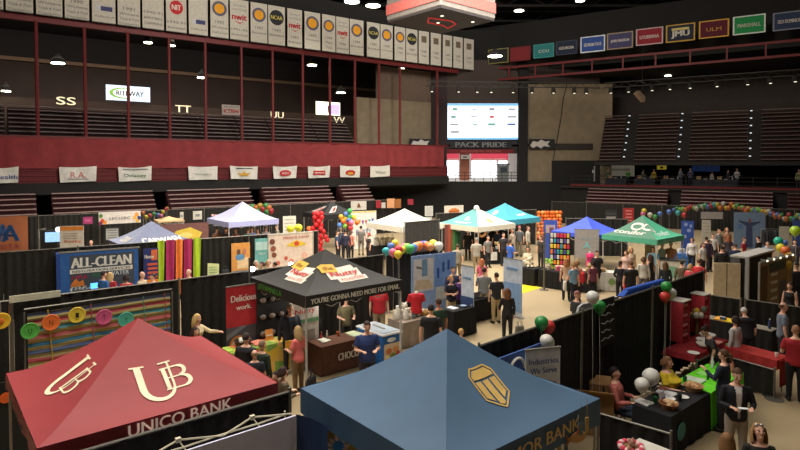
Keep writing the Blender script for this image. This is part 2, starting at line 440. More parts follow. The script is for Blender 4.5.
def bleacher(label, s0, s1, P, ang, rows, off0, z0, doff, dz, m, grp, rm=None):
    o = thing('bleacher_section', label, 'bleachers', P(s0, off0, 0) + Z * 0, ang, grp); Ln = abs(s1 - s0)
    b = MB()
    for i in range(rows):
        y = doff * i; z = z0 + dz * i
        zb = 0 if z0 < 3 else z0 - .3
        b.box((Ln / 2, y + .5 * doff + .12, (zb + z - .14) / 2), (Ln, doff, max(.12, z - .14 - zb)))
        MB().box((Ln / 2, y, z), (Ln - .06, .2, .06)).build('bench', m, o)
    b.build('riser_steps', rm or riser_m, o)
    return o
ordn = ['leftmost', 'second', 'third', 'fourth', 'fifth', 'sixth', 'seventh', 'eighth', 'ninth', 'tenth', 'eleventh', 'twelfth']
lows = [(-40, 37), (53, 158), (172, 257), (269, 338), (348, 377)]
for i, (a, b) in enumerate(lows):
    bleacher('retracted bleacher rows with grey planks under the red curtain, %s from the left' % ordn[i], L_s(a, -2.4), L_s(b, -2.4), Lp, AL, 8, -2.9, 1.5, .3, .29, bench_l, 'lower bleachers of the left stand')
ups = [(-40, 6), (9, 39.5), (40, 86.5), (87, 129.5), (130, 170.5), (171, 206), (207, 242), (243, 273), (274, 318), (319, 355)]
for i, (a, b) in enumerate(ups):
    bleacher('upper bleacher block behind the red curtain, %s from the left between red posts' % ordn[i], L_s(a, 1.5), L_s(b, 1.5), Lp, AL, 9, 1.0, 6.9, .3, .3, bench_u, 'upper bleachers of the left stand', mat('riser_dark_brown', (38, 24, 23), .85))  # risers in a dark red brown of their own
struct(beam('wall_left_lower', Lp(-8, 7.2, 8.2), Lp(31, 7.2, 8.2), .2, 4.0, mat('brown_lower_wall', (72, 58, 50), .85, scale=.8)))  # dark brown wall behind the upper seats
struct(beam('wall_left_upper', Lp(-20, 15.6, 10.7), Lp(40, 15.6, 10.7), .3, 8, mat('brown_upper_wall', (58, 47, 42), .85, scale=.7)))
struct(beam('wall_left_top', Lp(-20, 15.5, 15.6), Lp(40, 15.5, 15.6), .3, 2.6, mat('soffit_dark', (34, 31, 30), .85)))
struct(beam('trim_7', Lp(-20, 15.3, 14.2), Lp(40, 15.3, 14.2), .25, .3, mat('beige_band', (120, 98, 78), .8)))
struct(beam('wall_left_soffit', Lp(-20, 7.9, 16.7), Lp(37, 7.9, 16.7), 15.4, .2, mat('soffit_dark', (34, 31, 30), .85)))
struct(beam('trim_8', Lp(-12, .35, 14.55), Lp(37.5, .35, 14.55), .3, .38, redst))
struct(beam('wall_left_fascia', Lp(-12, .5, 17), Lp(37.5, .5, 17), .2, 4.4, black))
# beige wall at the stand's right end
w0, w1 = L_s(357, 2.4), L_s(441, 2.4)
struct(beam('wall_left_beige', Lp(w0, 2.4, 9.2), Lp(w1 + 1, 2.4, 9.2), .2, 4.6, beige))
struct(beam('wall_left_beige_upper', Lp(w0 + 2.2, 2.5, 13), Lp(w1 + 1, 2.5, 13), .2, 3.2, mat('grey_beige_panel', (104, 88, 76), .85)))
for i, p in enumerate([38, 86, 129, 170, 206, 242, 273, 303, 330, 355, 379, 400, 437]):
    q = on(p, 140, P0, NL, .25)
    single('steel_post', MB().tube([V3(q.x, q.y, 7.0), V3(q.x, q.y, 14.4)], .11, 8).box((q.x, q.y, 7.1), (.4, .4, .2), AL), redst,
           'red steel post between red curtain and banner beam, %s' % ('rightmost beside the screen wall' if i == 12 else ordn[i] + ' from the left'), 'post', group='red posts of the left stand', loc=(0, 0, 0))
# sponsor banners on the rail
def print_board(name, label, cat, c, w, h, ang, base, grp=None, th=.03, frame=None):
    """flat board centred on c, facing its own -y; returns the thing"""
    o = thing(name, label, cat, (c[0], c[1], c[2] - h / 2), ang, grp)
    MB().box((0, th / 2, h / 2), (w, th, h)).build('panel', base, o)
    if frame:
        f = MB()
        for sx in (-1, 1): f.box((sx * w / 2, th / 2, h / 2), (.04, th + .03, h + .04))
        for sz in (0, 1): f.box((0, th / 2, sz * h), (w, th + .03, .04))
        f.build('frame', frame, o)
    return o
def mark(o, name, m, poly, y=-.008):      # a flat printed shape, polygon in (x, z)
    return MB().slab((0, y, 0), X, Z, poly, .004).build(name, m, o)
def rect(x, z, w, h): return [(x - w / 2, z - h / 2), (x + w / 2, z - h / 2), (x + w / 2, z + h / 2), (x - w / 2, z + h / 2)]
def oval(x, z, w, h, n=20): return [(x + w / 2 * math.cos(2 * PI * k / n), z + h / 2 * math.sin(2 * PI * k / n)) for k in range(n)]
def words(o, s, m, x, z, w, h, y=-.014, bold=1, name='lettering'): return face_text(o, s, m, (x, y, z), w, h, name, bold)
def sagged(name, label, cat, c, w, h, ang, base, grp, seed):
    o = thing(name, label, cat, (c[0], c[1], c[2] - h / 2), ang, grp); rr = random.Random(seed); a = rr.uniform(.04, .1); t = rr.uniform(-.04, .04)
    fn = lambda u, v: V3((u - .5) * w * (1 - .05 * (1 - v)), .04 * math.sin(u * 9 + v * 3 + seed), h * v - a * v * math.sin(PI * u) + t * (u - .5) * 2)
    MB().sheet(fn, 14, 5).build('panel', base, o, smooth=True)
    return o
banl = [(-16, 19, 'blue faint lettering'), (59, 97, 'faint red sketched mark'), (118, 152, 'green lettering and a dark top stripe'), (188, 218, 'pale green script'), (230, 258, 'gold winged emblem'),
        (273, 297, 'red oval emblem'), (308, 330, 'red rectangular logo'), (340, 360, 'red and gold oval logo'), (370, 390, 'grey script')]
grey_ink = cm(128, 128, 126); red_ink = cm(176, 40, 44); gold_ink = cm(196, 150, 50); green_ink = cm(62, 110, 72); blue_ink = cm(62, 84, 140); black_ink = cm(34, 32, 32); white_ink = cm(228, 224, 214)
for i, (a, b, t) in enumerate(banl):
    ya, yb = (169, 183.5) if i < 4 else (168.5, 180)
    A = on(a, ya, P0, NL, -.25); B = on(b, yb, P0, NL, -.25); c = (A + B) / 2; w = (V3(B.x, B.y, 0) - V3(A.x, A.y, 0)).length; h = 1.0
    o = sagged('sponsor_banner', 'white cloth banner with %s below the red curtain' % t, 'banner', (c.x, c.y, 4.72), w, h, AL, white, 'white sponsor banners on the rail', i)
    yy = -.06
    if i == 0: words(o, 'Health', blue_ink, 0.2, .38, 1.2, .26, yy)
    if i == 1: words(o, 'R.A.', cm(190, 110, 108), 0, .45, .9, .4, yy); mark(o, 'printed_line', grey_ink, rect(0, .18, 1.2, .05), yy)
    if i == 2: words(o, 'Delaney', green_ink, 0, .35, 1.4, .3, yy); mark(o, 'printed_stripe', grey_ink, rect(0, .8, 1.6, .08), yy)
    if i == 3: words(o, 'Greenway', cm(140, 160, 132), 0, .4, 1.3, .22, yy)
    if i == 4:
        mark(o, 'emblem', gold_ink, [(-.55, .5), (-.15, .42), (0, .62), (.15, .42), (.55, .5), (.2, .22), (0, .3), (-.2, .22)], yy); mark(o, 'printed_stripe', black_ink, rect(0, .82, 1.3, .06), yy)
    if i == 5: mark(o, 'emblem', red_ink, oval(0, .42, 1.0, .5), yy); words(o, 'ASU', white_ink, 0, .42, .6, .18, yy - .02)
    if i == 6: mark(o, 'emblem', red_ink, rect(0, .42, 1.1, .36), yy); words(o, 'SIMMONS', white_ink, 0, .42, .9, .15, yy - .02)
    if i == 7: mark(o, 'emblem', red_ink, oval(0, .4, 1.0, .46), yy); mark(o, 'emblem', gold_ink, oval(0, .34, .6, .2), yy - .02)
    if i == 8: words(o, 'Wilson', grey_ink, 0, .42, 1.1, .26, yy)
# section letters, screens and lamps of the left stand
def letter_sign(s, px, py, lab):
    q = on(px, py, P0, NL, 6.9); o = thing('section_sign', lab, 'sign', (q.x, q.y, q.z - .5), AL)
    face_text(o, s, mat('sign_cream', (226, 216, 184), .6, emit=.75), (0, -.06, .5), 1.25, .58, bold=2)
    MB().box((0, 0, .5), (1.4, .06, .08)).build('rail', dark, o)
letter_sign('SS', 66, 101, 'pale letters SS on the dark wall above the left seats'); letter_sign('TT', 183, 109, 'pale letters TT on the dark wall above the left seats')
letter_sign('UU', 277, 115, 'pale letters UU on the dark wall above the left seats'); letter_sign('VV', 339, 120, 'pale letters VV on the dark wall above the left seats')
def Lboard(name, label, cat, x0, x1, y0, y1, off, base, **k):
    A = on(x0, (y0 + y1) / 2, P0, NL, off); B = on(x1, (y0 + y1) / 2, P0, NL, off); T_ = on((x0 + x1) / 2, y0, P0, NL, off); G_ = on((x0 + x1) / 2, y1, P0, NL, off)
    w = (B - A).length; h = T_.z - G_.z; return print_board(name, label, cat, ((A.x + B.x) / 2, (A.y + B.y) / 2, (T_.z + G_.z) / 2), w, h, AL, base, **k), w, h
o, w, h = Lboard('advertising_screen', 'lit white and blue advertising screen with a green oval above left seats', 'screen', 106, 150, 86, 101, 6.9, mat('screen_pale_blue', (196, 214, 232), .4, emit=.9))
mark(o, 'printed_oval', mat('screen_green', (120, 168, 60), .5, emit=.6), oval(-w * .12, h * .5, w * .62, h * .72)); mark(o, 'printed_oval', mat('screen_white', (226, 232, 236), .5, emit=.8), oval(-w * .07, h * .5, w * .56, h * .6), -.014)
words(o, 'RITEWAY', black_ink, w * .04, h * .5, w * .62, h * .34, -.022, bold=2)
o, w, h = Lboard('advertising_sign', 'small dim white sign with red lettering above the left seats', 'sign', 222, 240, 105, 115, 6.9, cm(170, 158, 150)); words(o, 'KTRN', red_ink, 0, h * .4, w * .8, h * .4, bold=2); mark(o, 'printed_line', grey_ink, rect(0, h * .82, w * .8, h * .1))
o, w, h = Lboard('advertising_screen', 'bright lit screen in cream and violet halves above letters VV', 'screen', 316, 340, 102, 115, 6.9, mat('screen_cream', (250, 244, 214), .4, emit=1.8))
mark(o, 'violet_half', mat('screen_violet', (176, 160, 226), .4, emit=1.4), rect(w * .25, h * .45, w * .46, h * .8)); mark(o, 'printed_figure', cm(90, 80, 110), [(0, h * .1), (w * .06, h * .7), (-w * .04, h * .72)], -.016)
def lamp(px, py, z, r, label, grp='ceiling lamps', pos=None):
    q = pos or at(px, py, z); o = thing('ceiling_lamp', label, 'lamp', q, 0, grp)
    MB().lathe([(r, 0), (r, .04), (r * .9, .06)]).build('diffuser', lampm, o); MB().lathe([(r * 1.15, .05), (r * 1.05, .3), (r * .4, .5), (.05, .7)]).build('housing', dark, o)
for px, py, r, t in [(58, 63.5, .42, 'above the letters SS'), (148, 43, .3, 'nearer one right of the third red post'), (175, 34.5, .42, 'close under the circle emblem banner'), (172, 46, .22, 'small one below the circle emblem banner'), (202, 78, .36, 'left of the fifth red post'),
                     (286, 51, .34, 'close under the beam right of the sixth post'), (312, 65.5, .42, 'between the eighth and ninth posts'), (341, 93, .42, 'above the beige wall end'), (401, 69, .36, 'under the last pale banners')]:
    z = 14.4 if py < 88 else 13.2
    lamp(px, py, z, r, pos=on(px, py, P0, NL, 3.5 if py < 88 else 4), label='round white lamp under left stand ceiling, ' + t)
lamp(6, 91.5, 11.2, .28, pos=on(6, 91.5, P0, NL, 6), label='bluish white lamp at far left above the upper seats')
# --- championship banners
def flagbanner(label, a, b, kind, off=-.25):
    s0, s1 = L_s(a, off), L_s(b, off); w = s1 - s0 - .05; c = Lp((s0 + s1) / 2, off, 0); h = 3.05
    o = print_board('championship_banner', label, 'banner', (c.x, c.y, 14.72 + h / 2), w, h, AL, mat('banner_ivory', (196, 190, 176), .8), 'championship banners along the left beam', .03)
    k = kind[0]; ln = kind[1]
    mark(o, 'hem', cm(92, 88, 84), rect(0, .02, w, .05)); ztop = 1.25
    if k == 'sun': mark(o, 'emblem_ring', cm(96, 92, 110), oval(0, 2.15, w * .82, w * .82)); mark(o, 'emblem', cm(226, 158, 40), oval(0, 2.15, w * .56, w * .56), -.014)
    if k == 'ncaa': mark(o, 'emblem_ring', cm(44, 46, 50), oval(0, 2.15, w * .86, w * .86)); words(o, 'NCAA', cm(214, 196, 90), 0, 2.15, w * .7, w * .22, bold=2)
    if k == 'nwit': words(o, 'nwit', cm(190, 48, 50), 0, 1.75, w * .78, .45, bold=3); mark(o, 'swoosh', cm(190, 48, 50), [(-w * .3, 1.45), (0, 1.25), (w * .3, 1.45), (0, 1.34)]); words(o, 'WOMENS', grey_ink, 0, 2.6, w * .7, .16); words(o, 'INVITATION', grey_ink, 0, 2.3, w * .8, .16); ztop = .9
    if k == 'nit': mark(o, 'emblem', cm(186, 44, 46), oval(0, 1.75, w * .66, w * .7)); words(o, 'NIT', white_ink, 0, 1.75, w * .44, w * .26, bold=2); ztop = .8
    if k == 'bars': mark(o, 'emblem', cm(66, 70, 110), rect(w * .12, .95, w * .5, .3)); mark(o, 'emblem', cm(196, 196, 200), rect(-w * .25, .95, w * .2, .3)); ztop = .5
    if k == 'dim': mark(o, 'emblem', cm(110, 96, 80), rect(0, 2.3, w * .5, .6))
    n = len(ln)
    for j, s in enumerate(ln): words(o, s, cm(86, 84, 82), 0, ztop - j * (.34 if n > 3 else .38) - .1, w * (.5 if len(s) < 6 else .86), .22 if len(s) < 6 else .17)
    return o
TF = ['Womens', 'Track & Field', 'Champions']
for lab, a, b, k in [
    ('partly cut off ivory banner at far left edge', -22, 7, ('txt', ['1987'] + TF)), ('ivory track and field banner, left of two with cut tops', 8.5, 36.5, ('txt', ['1988'] + TF)),
    ('ivory track and field banner right of the second red post', 38.5, 65.5, ('txt', ['1989'] + TF)), ('ivory track and field banner above the third red post', 67, 92, ('txt', ['1990'] + TF)),
    ('ivory volleyball banner with a blue bar emblem, left one', 94, 118, ('bars', ['Volleyball'])), ('ivory 1991 track and field banner', 119.5, 142.5, ('txt', ['1991'] + TF)),
    ('ivory 1990-91 basketball champions banner', 144, 166, ('txt', ['1990-91', 'BASKETBALL', 'CHAMPIONS'])), ('ivory banner with red NIT disc', 167.5, 188.5, ('nit', ['1990-91', 'Basketball'])),
    ('ivory volleyball banner with blue bars beside the NIT banner', 190, 209.5, ('bars', ['Volleyball'])), ('ivory sun disc banner 1992, left one', 211.5, 230, ('sun', ['1992', 'Womens', 'Track & Field'])),
    ('ivory banner with red nwit letters, leftmost of three', 231, 250, ('nwit', ['1991-92', 'Basketball'])), ('ivory sun disc banner 1992 joined to a black disc banner', 251.5, 268.5, ('sun', ['1992', 'Basketball'])),
    ('ivory banner with black NCAA disc 1992', 269, 286, ('ncaa', ['1992', 'Basketball'])), ('ivory banner with red nwit letters, middle of three', 288, 303, ('nwit', ['1993', 'Basketball'])),
    ('ivory banner with small sun disc and blue bars', 305, 321, ('sun', ['1993', 'Volleyball'])), ('ivory sun disc banner left of the rightmost nwit banner', 322.5, 336, ('sun', ['1994', 'Mens', 'Track'])),
    ('ivory banner with red nwit letters, rightmost of three', 336.5, 349.5, ('nwit', ['1994', 'Basketball'])), ('ivory sun disc banner right of the rightmost nwit banner', 350, 364, ('sun', ['1994', 'Basketball'])),
    ('ivory black disc banner after a dark gap', 367, 380, ('ncaa', ['1994', 'Basketball'])), ('ivory sun disc banner right of the second black disc banner', 380.5, 393, ('sun', ['1995', 'Volleyball'])),
    ('ivory sun disc banner left of the rightmost black disc', 394.5, 405.5, ('sun', ['1998', 'Track'])), ('ivory black disc banner, rightmost of its kind', 406, 417.5, ('ncaa', ['1999', 'Basketball'])),
    ('dim ivory banner, first of the five without discs', 418.5, 429, ('dim', ['1998', 'Track'])), ('dim ivory banner, second of the five without discs', 430.5, 441, ('dim', ['1999', 'Track'])), ('dim ivory banner, third of the five without discs', 442.5, 452, ('dim', ['2000', 'Track'])),
    ('dim ivory banner, fourth of the five without discs', 453, 462.5, ('dim', ['2001', 'Track'])), ('dim ivory banner at the right end of the row', 463.5, 473.5, ('dim', ['2002', 'Track']))]:
    flagbanner(lab + ' on the left beam', a, b, k)
# --- back wall with the screen
def bx(name, x0, x1, y0, y1, Yd, th, m, st=True, parent=None):
    A = atY(x0, (y0 + y1) / 2, Yd); B = atY(x1, (y0 + y1) / 2, Yd); t = atY((x0 + x1) / 2, y0, Yd).z; g = atY((x0 + x1) / 2, y1, Yd).z
    o = MB().box(((A.x + B.x) / 2, Yd + th / 2, (t + g) / 2), (B.x - A.x, th, t - g)).build(name, m); return struct(o) if st else o
def Yboard(name, label, cat, x0, x1, y0, y1, Yd, base, **k):
    A = atY(x0, (y0 + y1) / 2, Yd); B = atY(x1, (y0 + y1) / 2, Yd); t = atY((x0 + x1) / 2, y0, Yd).z; g = atY((x0 + x1) / 2, y1, Yd).z
    return print_board(name, label, cat, ((A.x + B.x) / 2, Yd, (t + g) / 2), B.x - A.x, t - g, 0, base, **k), B.x - A.x, t - g
screenwall = mat('screen_wall_grey', (66, 56, 52), .85)
bx('wall_back_screen', 436, 528, 60, 141, YB, .4, screenwall); bx('wall_back_band', 436, 528, 140.5, 153.5, YB, .4, mat('band_dark_grey', (48, 46, 46), .8))
bx('wall_back_pier_1', 431, 447, 62, 184, YB - .3, .6, mat('pier_dark', (50, 38, 38), .8)); bx('wall_back_pier_2', 519, 528, 62, 184, YB - .6, .9, mat('pier_black', (30, 29, 29), .8))
bx('wall_back_beige', 526, 612, 84, 186, YB, .3, beige); bx('wall_back_upper', 400, 700, 30, 86, YB + 3, .3, black); bx('wall_back_grey', 480, 600, 60, 86, YB + .2, .3, mat('upper_grey', (56, 48, 45), .85))
bx('wall_back_lower', 340, 600, 181.5, 240, YB - .8, .4, mat('lower_black_masking', (34, 34, 33), .9))
o, w, h = Yboard('video_screen', 'large bright white video screen showing rows of small logos', 'screen', 447.5, 518, 103.5, 139.5, YB - .35, mat('screen_bright', (228, 240, 248), .4, emit=1.0, noise=.02))
o.location.z += 0
mark(o, 'blue_strip', mat('screen_blue', (110, 170, 216), .4, emit=.9), rect(0, h - .12, w, .22)); mark(o, 'blue_strip', mat('screen_blue', (110, 170, 216), .4), rect(0, .1, w, .2))
rr = random.Random(3)
for k in range(13):
    c = rr.choice([cm(190, 90, 100, emit=.6), cm(110, 160, 150, emit=.6), cm(90, 110, 170, emit=.6), cm(150, 150, 160, emit=.6)])
    mark(o, 'screen_logo', c, rect(-w * .4 + w * .27 * (k % 4) + rr.uniform(-.2, .2), h * .84 - h * .21 * (k // 4), rr.uniform(.4, .9), rr.uniform(.1, .26)), -.012)
o, w, h = Yboard('wall_sign', 'dark sign with grey letters PACK PRIDE below the video screen', 'sign', 450, 512, 141, 148.3, YB - .15, mat('sign_black', (38, 38, 40), .7)); words(o, 'PACK PRIDE', mat('sign_grey', (150, 148, 146), .6, emit=.15), 0, h * .5, w * .82, h * .68, bold=3)
o, w, h = Yboard('wall_sign', 'narrow dark red strip of lettering above the bright doorway', 'sign', 447, 514, 149.3, 153.3, YB - .15, cm(110, 34, 38)); words(o, 'WELCOME TO THE DEN', cm(170, 100, 96), 0, h * .5, w * .6, h * .5)
for x0, x1, t in [(529, 551, 'right'), (409, 431, 'left')]:
    Yd = YB - .4 if t == 'right' else YB - 2.2
    o = thing('wall_emblem', 'white jagged emblem on a dark board, %s of the video screen' % t, 'emblem', atY((x0 + x1) / 2, 149, Yd), 0 if t == 'right' else AL * .6)
    MB().box((.2, .06, .5), (2.6, .06, 1.0)).build('board', mat('sign_black', (38, 38, 40)), o)
    mark(o, 'emblem', cm(196, 190, 182), [(-1, .35), (-.7, .8), (-.2, .7), (.1, .95), (.5, .75), (1.0, .8), (.75, .5), (1.0, .2), (.4, .3), (.1, .05), (-.3, .3), (-.7, .1)], -.0)
bx('wall_back_recess', 552, 600, 160.5, 187, YB - .15, .2, black)
bx('trim_9', 549, 593, 143.5, 149.8, YB - .12, .1, mat('stripe_dark', (52, 46, 42)))
single('wall_cable', MB().tube([atY(567, 84, YB - .1), atY(563, 100, YB - .1), atY(561, 118, YB - .1), atY(557, 140, YB - .1), atY(553, 160, YB - .1)], .04, 6), dark, 'thin dark cable hanging down the beige back wall', 'cable')
# bright hall behind the opening
zc = atY(480, 182, YB).z
hx0, hx1 = atY(446, 170, YB).x, atY(514, 170, YB).x
hm = mat('hall_white', (240, 240, 236), .8)
struct(MB().box(((hx0 + hx1) / 2, YB + 7, zc - .1), (14, 14, .2)).build('floor_hall', cm(180, 176, 170)))
struct(MB().box(((hx0 + hx1) / 2, YB + 13, zc + 1.8), (16, .2, 3.8)).build('wall_hall', hm)); struct(MB().box(((hx0 + hx1) / 2, YB + 6.5, zc + 3.7), (14, 13, .2)).build('ceiling_hall', hm))
for sx in (-1, 1): struct(MB().box(((hx0 + hx1) / 2 + sx * 7, YB + 6.8, zc + 1.8), (.2, 13, 3.8)).build('wall_hall_side', hm))
glow = mat('daylight_window', (236, 244, 255), .5, emit=2.6, noise=.02)
for i, (a, b) in enumerate([(446, 458), (472, 484), (485, 496), (499, 507)]):
    A = atY(a, 170, YB + 12.8); B = atY(b, 170, YB + 12.8)
    f = struct(MB().box(((A.x + B.x) / 2, YB + 12.85, zc + 1.2), (B.x - A.x, .08, 2.2)).build('window_%d' % (i + 1), glow))
    MB().box(((A.x + B.x) / 2, YB + 12.78, zc + 1.2), (.08, .06, 2.2)).build('mullion', steel, f)
for a, b, t in [(447, 459, 'left of the brown pillar'), (471, 508, 'right of the brown pillar')]:
    o, w, h = Yboard('hall_banner', 'bright red header banner %s in the white hall' % t, 'banner', a, b, 153.5, 160.5, YB + 10, mat('banner_pink_red', (206, 70, 88), .7, emit=.5))
    for x in (-.4, .4): MB().box((w * x, .02, h + (zc + 3.6 - o.location.z - h) / 2), (.03, .03, max(.05, zc + 3.6 - o.location.z - h))).build('hanger', steel, o)
    mark(o, 'printed_strip', white_ink, rect(0, h * .2, w * .9, h * .12))
q = atY(464.5, 170, YB + 5); struct(MB().box((q.x, q.y, zc + 1.8), (1.0, .6, 3.6)).build('wall_hall_pillar', cm(150, 92, 70)))
o, w, h = Yboard('hall_sign', 'small white square sign on the brown hall pillar', 'sign', 461, 469, 155, 159, YB + 4.6, white); mark(o, 'printed_mark', black_ink, rect(0, h / 2, w * .5, h * .3))
q = atY(503, 170, YB + 3); o = thing('ticket_kiosk', 'grey ticket kiosk with dark window in bright doorway', 'kiosk', (q.x, q.y, zc))
MB().box((0, 0, .85), (1.1, .8, 1.7), 0, 1, .06).build('cabinet', cm(120, 124, 122), o); MB().box((0, -.42, 1.2), (.7, .04, .5)).build('window', cm(60, 70, 76), o); MB().box((0, 0, 1.78), (1.25, .95, .14)).build('roof', cm(90, 92, 92), o)
o = thing('railing', 'black metal guard railing across the bright doorway', 'railing', (hx0, YB - .3, zc))
for k in range(9): MB().box(((hx1 - hx0 + .6) * k / 8, 0, .5), (.05, .05, 1.0)).build('baluster', black, o)
for z in (.35, .65, 1.0): MB().box(((hx1 - hx0 + .6) / 2, 0, z), (hx1 - hx0 + .7, .05, .05)).build('rail', black, o)
# --- right stand
rs0, rs1 = R_s(592), R_s(835)
for i, (a, b) in enumerate([(598, 621), (633, 676), (688, 748), (760, 850)]):
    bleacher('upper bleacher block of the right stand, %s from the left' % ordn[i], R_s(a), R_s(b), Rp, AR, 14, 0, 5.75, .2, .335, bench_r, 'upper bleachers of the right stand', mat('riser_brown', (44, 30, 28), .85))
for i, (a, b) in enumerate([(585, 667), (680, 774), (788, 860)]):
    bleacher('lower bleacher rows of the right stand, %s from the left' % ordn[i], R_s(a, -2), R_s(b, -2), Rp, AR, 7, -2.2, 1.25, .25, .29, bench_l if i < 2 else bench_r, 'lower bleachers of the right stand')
struct(beam('trim_10', Rp(rs0 + .3, 4.5, 5.4), Rp(30, 4.5, 5.4), 10, .3, black)); struct(beam('trim_11', Rp(rs0 - 3, 3.4, 3.1), Rp(30, 3.4, 3.1), 7, .2, dark)); struct(beam('wall_right_concourse', Rp(rs0 - 3, 6.6, 4.3), Rp(30, 6.6, 4.3), .2, 2.3, black))
struct(beam('trim_12', Rp(rs0 - 2, -.1, 3.3), Rp(30, -.1, 3.3), .12, .2, mat('dim_red_edge', (100, 36, 36))))
struct(beam('wall_right_upper', Rp(rs0 - 4, 9.3, 12.2), Rp(30, 9.3, 12.2), .2, 5, mat('right_wall_grey', (74, 66, 62), .85))); struct(beam('wall_right_fascia', Rp(-14, 0.6, 17.5), Rp(30, .6, 17.5), .3, 5, black)); struct(beam('wall_right_soffit', Rp(-8, 5, 14.3), Rp(30, 5, 14.3), 9, .2, mat('soffit_dark', (34, 31, 30))))
struct(beam('wall_right_lower', Rp(rs0 - 3, .3, 1.5), Rp(30, .3, 1.5), .2, 3, black))
for a in (627, 682, 754):          # aisle step lights
    s = R_s(a)
    o = thing('aisle_stairs', 'dark aisle stairs with small step lights, %s of the right upper seats' % {627: 'leftmost', 682: 'middle', 754: 'rightmost'}[a], 'stairs', Rp(s, 0, 5.6), AR, 'lit aisles of the right upper stand')
    b = MB()
    for k in range(14): b.box((0, .2 * k + .1, .335 * k - .1), (1.1, .22, .335))
    b.build('steps', black, o)
    for k in range(1, 14, 2): MB().box((.3 * (-1) ** k, .2 * k - .05, .335 * k + .1), (.16, .06, .08)).build('step_light', mat('step_glow', (200, 210, 220), .5, emit=.9), o)
o = thing('railing', 'dark guard railing along the front of the right concourse', 'railing', Rp(rs0 - 2, 0, 3.2), AR)
for k in range(22): MB().box((1.7 * k, 0, .5), (.05, .05, 1.0)).build('post', dark, o)
for z in (.3, .65, 1.0): MB().box((18, 0, z), (36, .04, .04)).build('rail', dark, o)
# red catwalk rail and team flags
o = thing('catwalk_rail', 'long red steel pipe rail with uprights under the team flags', 'rail', Rp(-12, -2.4, 0), AR)
zt = on(700, 49.5, R0, NR, -2.4).z; zb_ = on(700, 63, R0, NR, -2.4).z
for z in (zt, zb_): MB().box((22, 0, z), (46, .14, .2)).build('pipe', redst, o)
for k in range(15): MB().box((1 + 2.7 * k, 0, (zt + zb_) / 2), (.14, .12, zt - zb_)).build('upright', redst, o)
flags = [(488, 508.5, 48, 64, (34, 34, 32), (112, 108, 60), '', 'black flag with olive border'), (510, 530.5, 45.5, 62, (112, 34, 38), (96, 30, 34), '', 'plain dark red flag'), (533.5, 554, 42, 59.5, (40, 112, 112), (60, 130, 128), 'CCU', 'teal flag'),
    (556, 577, 39, 56, (30, 38, 54), (56, 60, 74), 'GEORGIA', 'dark navy flag with thin border'), (580.5, 605, 35, 53, (46, 74, 136), (206, 210, 214), 'GEORGIA STATE', 'blue flag with white border'), (607, 633, 31, 50, (66, 64, 96), (150, 132, 110), 'JAMES MADISON', 'slate purple flag with tan border'),
    (636, 663, 26, 46.5, (132, 34, 46), (186, 160, 160), 'LOUISIANA', 'crimson flag with white letters'), (666, 695, 22, 43.5, (36, 42, 56), (186, 146, 62), 'JMU', 'navy flag with gold border and white block letters'), (699, 729, 17.5, 40, (84, 26, 40), (200, 152, 66), 'ULM', 'maroon flag with gold border'),
    (733, 765.5, 13, 36, (36, 132, 72), (206, 214, 206), 'MARSHALL', 'green flag with white border'), (773, 806, 9, 32, (44, 56, 82), (120, 126, 136), 'OLD DOMINION', 'dim slate blue flag at the right end')]
for a, b, y0, y1, c, e, s, lab in flags:
    A = on(a, (y0 + y1) / 2, R0, NR, -3); B = on(b, (y0 + y1) / 2, R0, NR, -3); w = (B - A).length; h = on((a + b) / 2, y0, R0, NR, -3).z - on((a + b) / 2, y1, R0, NR, -3).z; h = w * .66 if h > w * .7 else h
    cc = (A + B) / 2; zc_ = on((a + b) / 2, (y0 + y1) / 2, R0, NR, -3).z
    o = print_board('team_flag', lab + ' in the row above the red rail', 'flag', (cc.x, cc.y, zc_), w, h, AR, cm(*e, emit=.06), 'team flags in a row'); mark(o, 'flag_field', cm(*c, emit=.05), rect(0, h / 2, w * .9, h * .87))
    if s == 'JMU': words(o, s, white_ink, 0, h * .42, w * .6, h * .42, bold=3); mark(o, 'printed_band', cm(206, 190, 120), rect(0, h * .72, w * .6, h * .14), -.016)
    elif s: words(o, s, cm(206, 200, 190) if s != 'ULM' else cm(200, 150, 66), 0, h * .48, w * (.5 if len(s) < 5 else .7), h * .2, bold=2)
# lighting truss strings
def truss(label, pts, r=.05, d=.45, lamps=6, seed=1):
    pts = [Vector(p) for p in pts]; o = thing('lighting_truss', label, 'truss', pts[0]); q = [p - pts[0] for p in pts]
    for dz in (0, d): MB().tube([p + Z * dz for p in q], r, 6).build('chord', mat('truss_grey', (58, 55, 52), .5), o)
    b = MB(); L = sum((q[i + 1] - q[i]).length for i in range(len(q) - 1)); rr = random.Random(seed)
    for i in range(len(q) - 1):
        n = int((q[i + 1] - q[i]).length / .6)
        for k in range(n): b.tube([q[i].lerp(q[i + 1], k / n) + Z * (d * (k % 2)), q[i].lerp(q[i + 1], (k + 1) / n) + Z * (d * ((k + 1) % 2))], r * .5, 4)
    b.build('lacing', mat('truss_grey', (86, 82, 78)), o)
    for k in range(lamps):
        p = q[0].lerp(q[-1], (k + .5) / lamps + rr.uniform(-.03, .03)) if len(q) == 2 else q[1].lerp(q[-1], (k + .5) / lamps)
        s = MB().tube([p + V3(0, 0, 0), p + V3(0, -.1, -.5)], [.16, .22], 8).build('spotlight', dark, o)
        MB().lathe([(.1, 0), (.1, .03)], p + V3(0, -.12, -.54)).build('lens', mat('spot_glow', (230, 224, 200), .5, emit=1.5), s)
truss('dark lighting truss with spotlights above the beige back wall', [atY(426, 86, 52), atY(600, 88, 52)], lamps=9)
truss('dark lighting truss with spotlights above the right upper seats', [on(604, 88, R0, NR, -2), on(830, 73, R0, NR, -2)], lamps=10, seed=4)
lamp(668, 76, 14.1, .3, 'round white lamp below the right red rail')
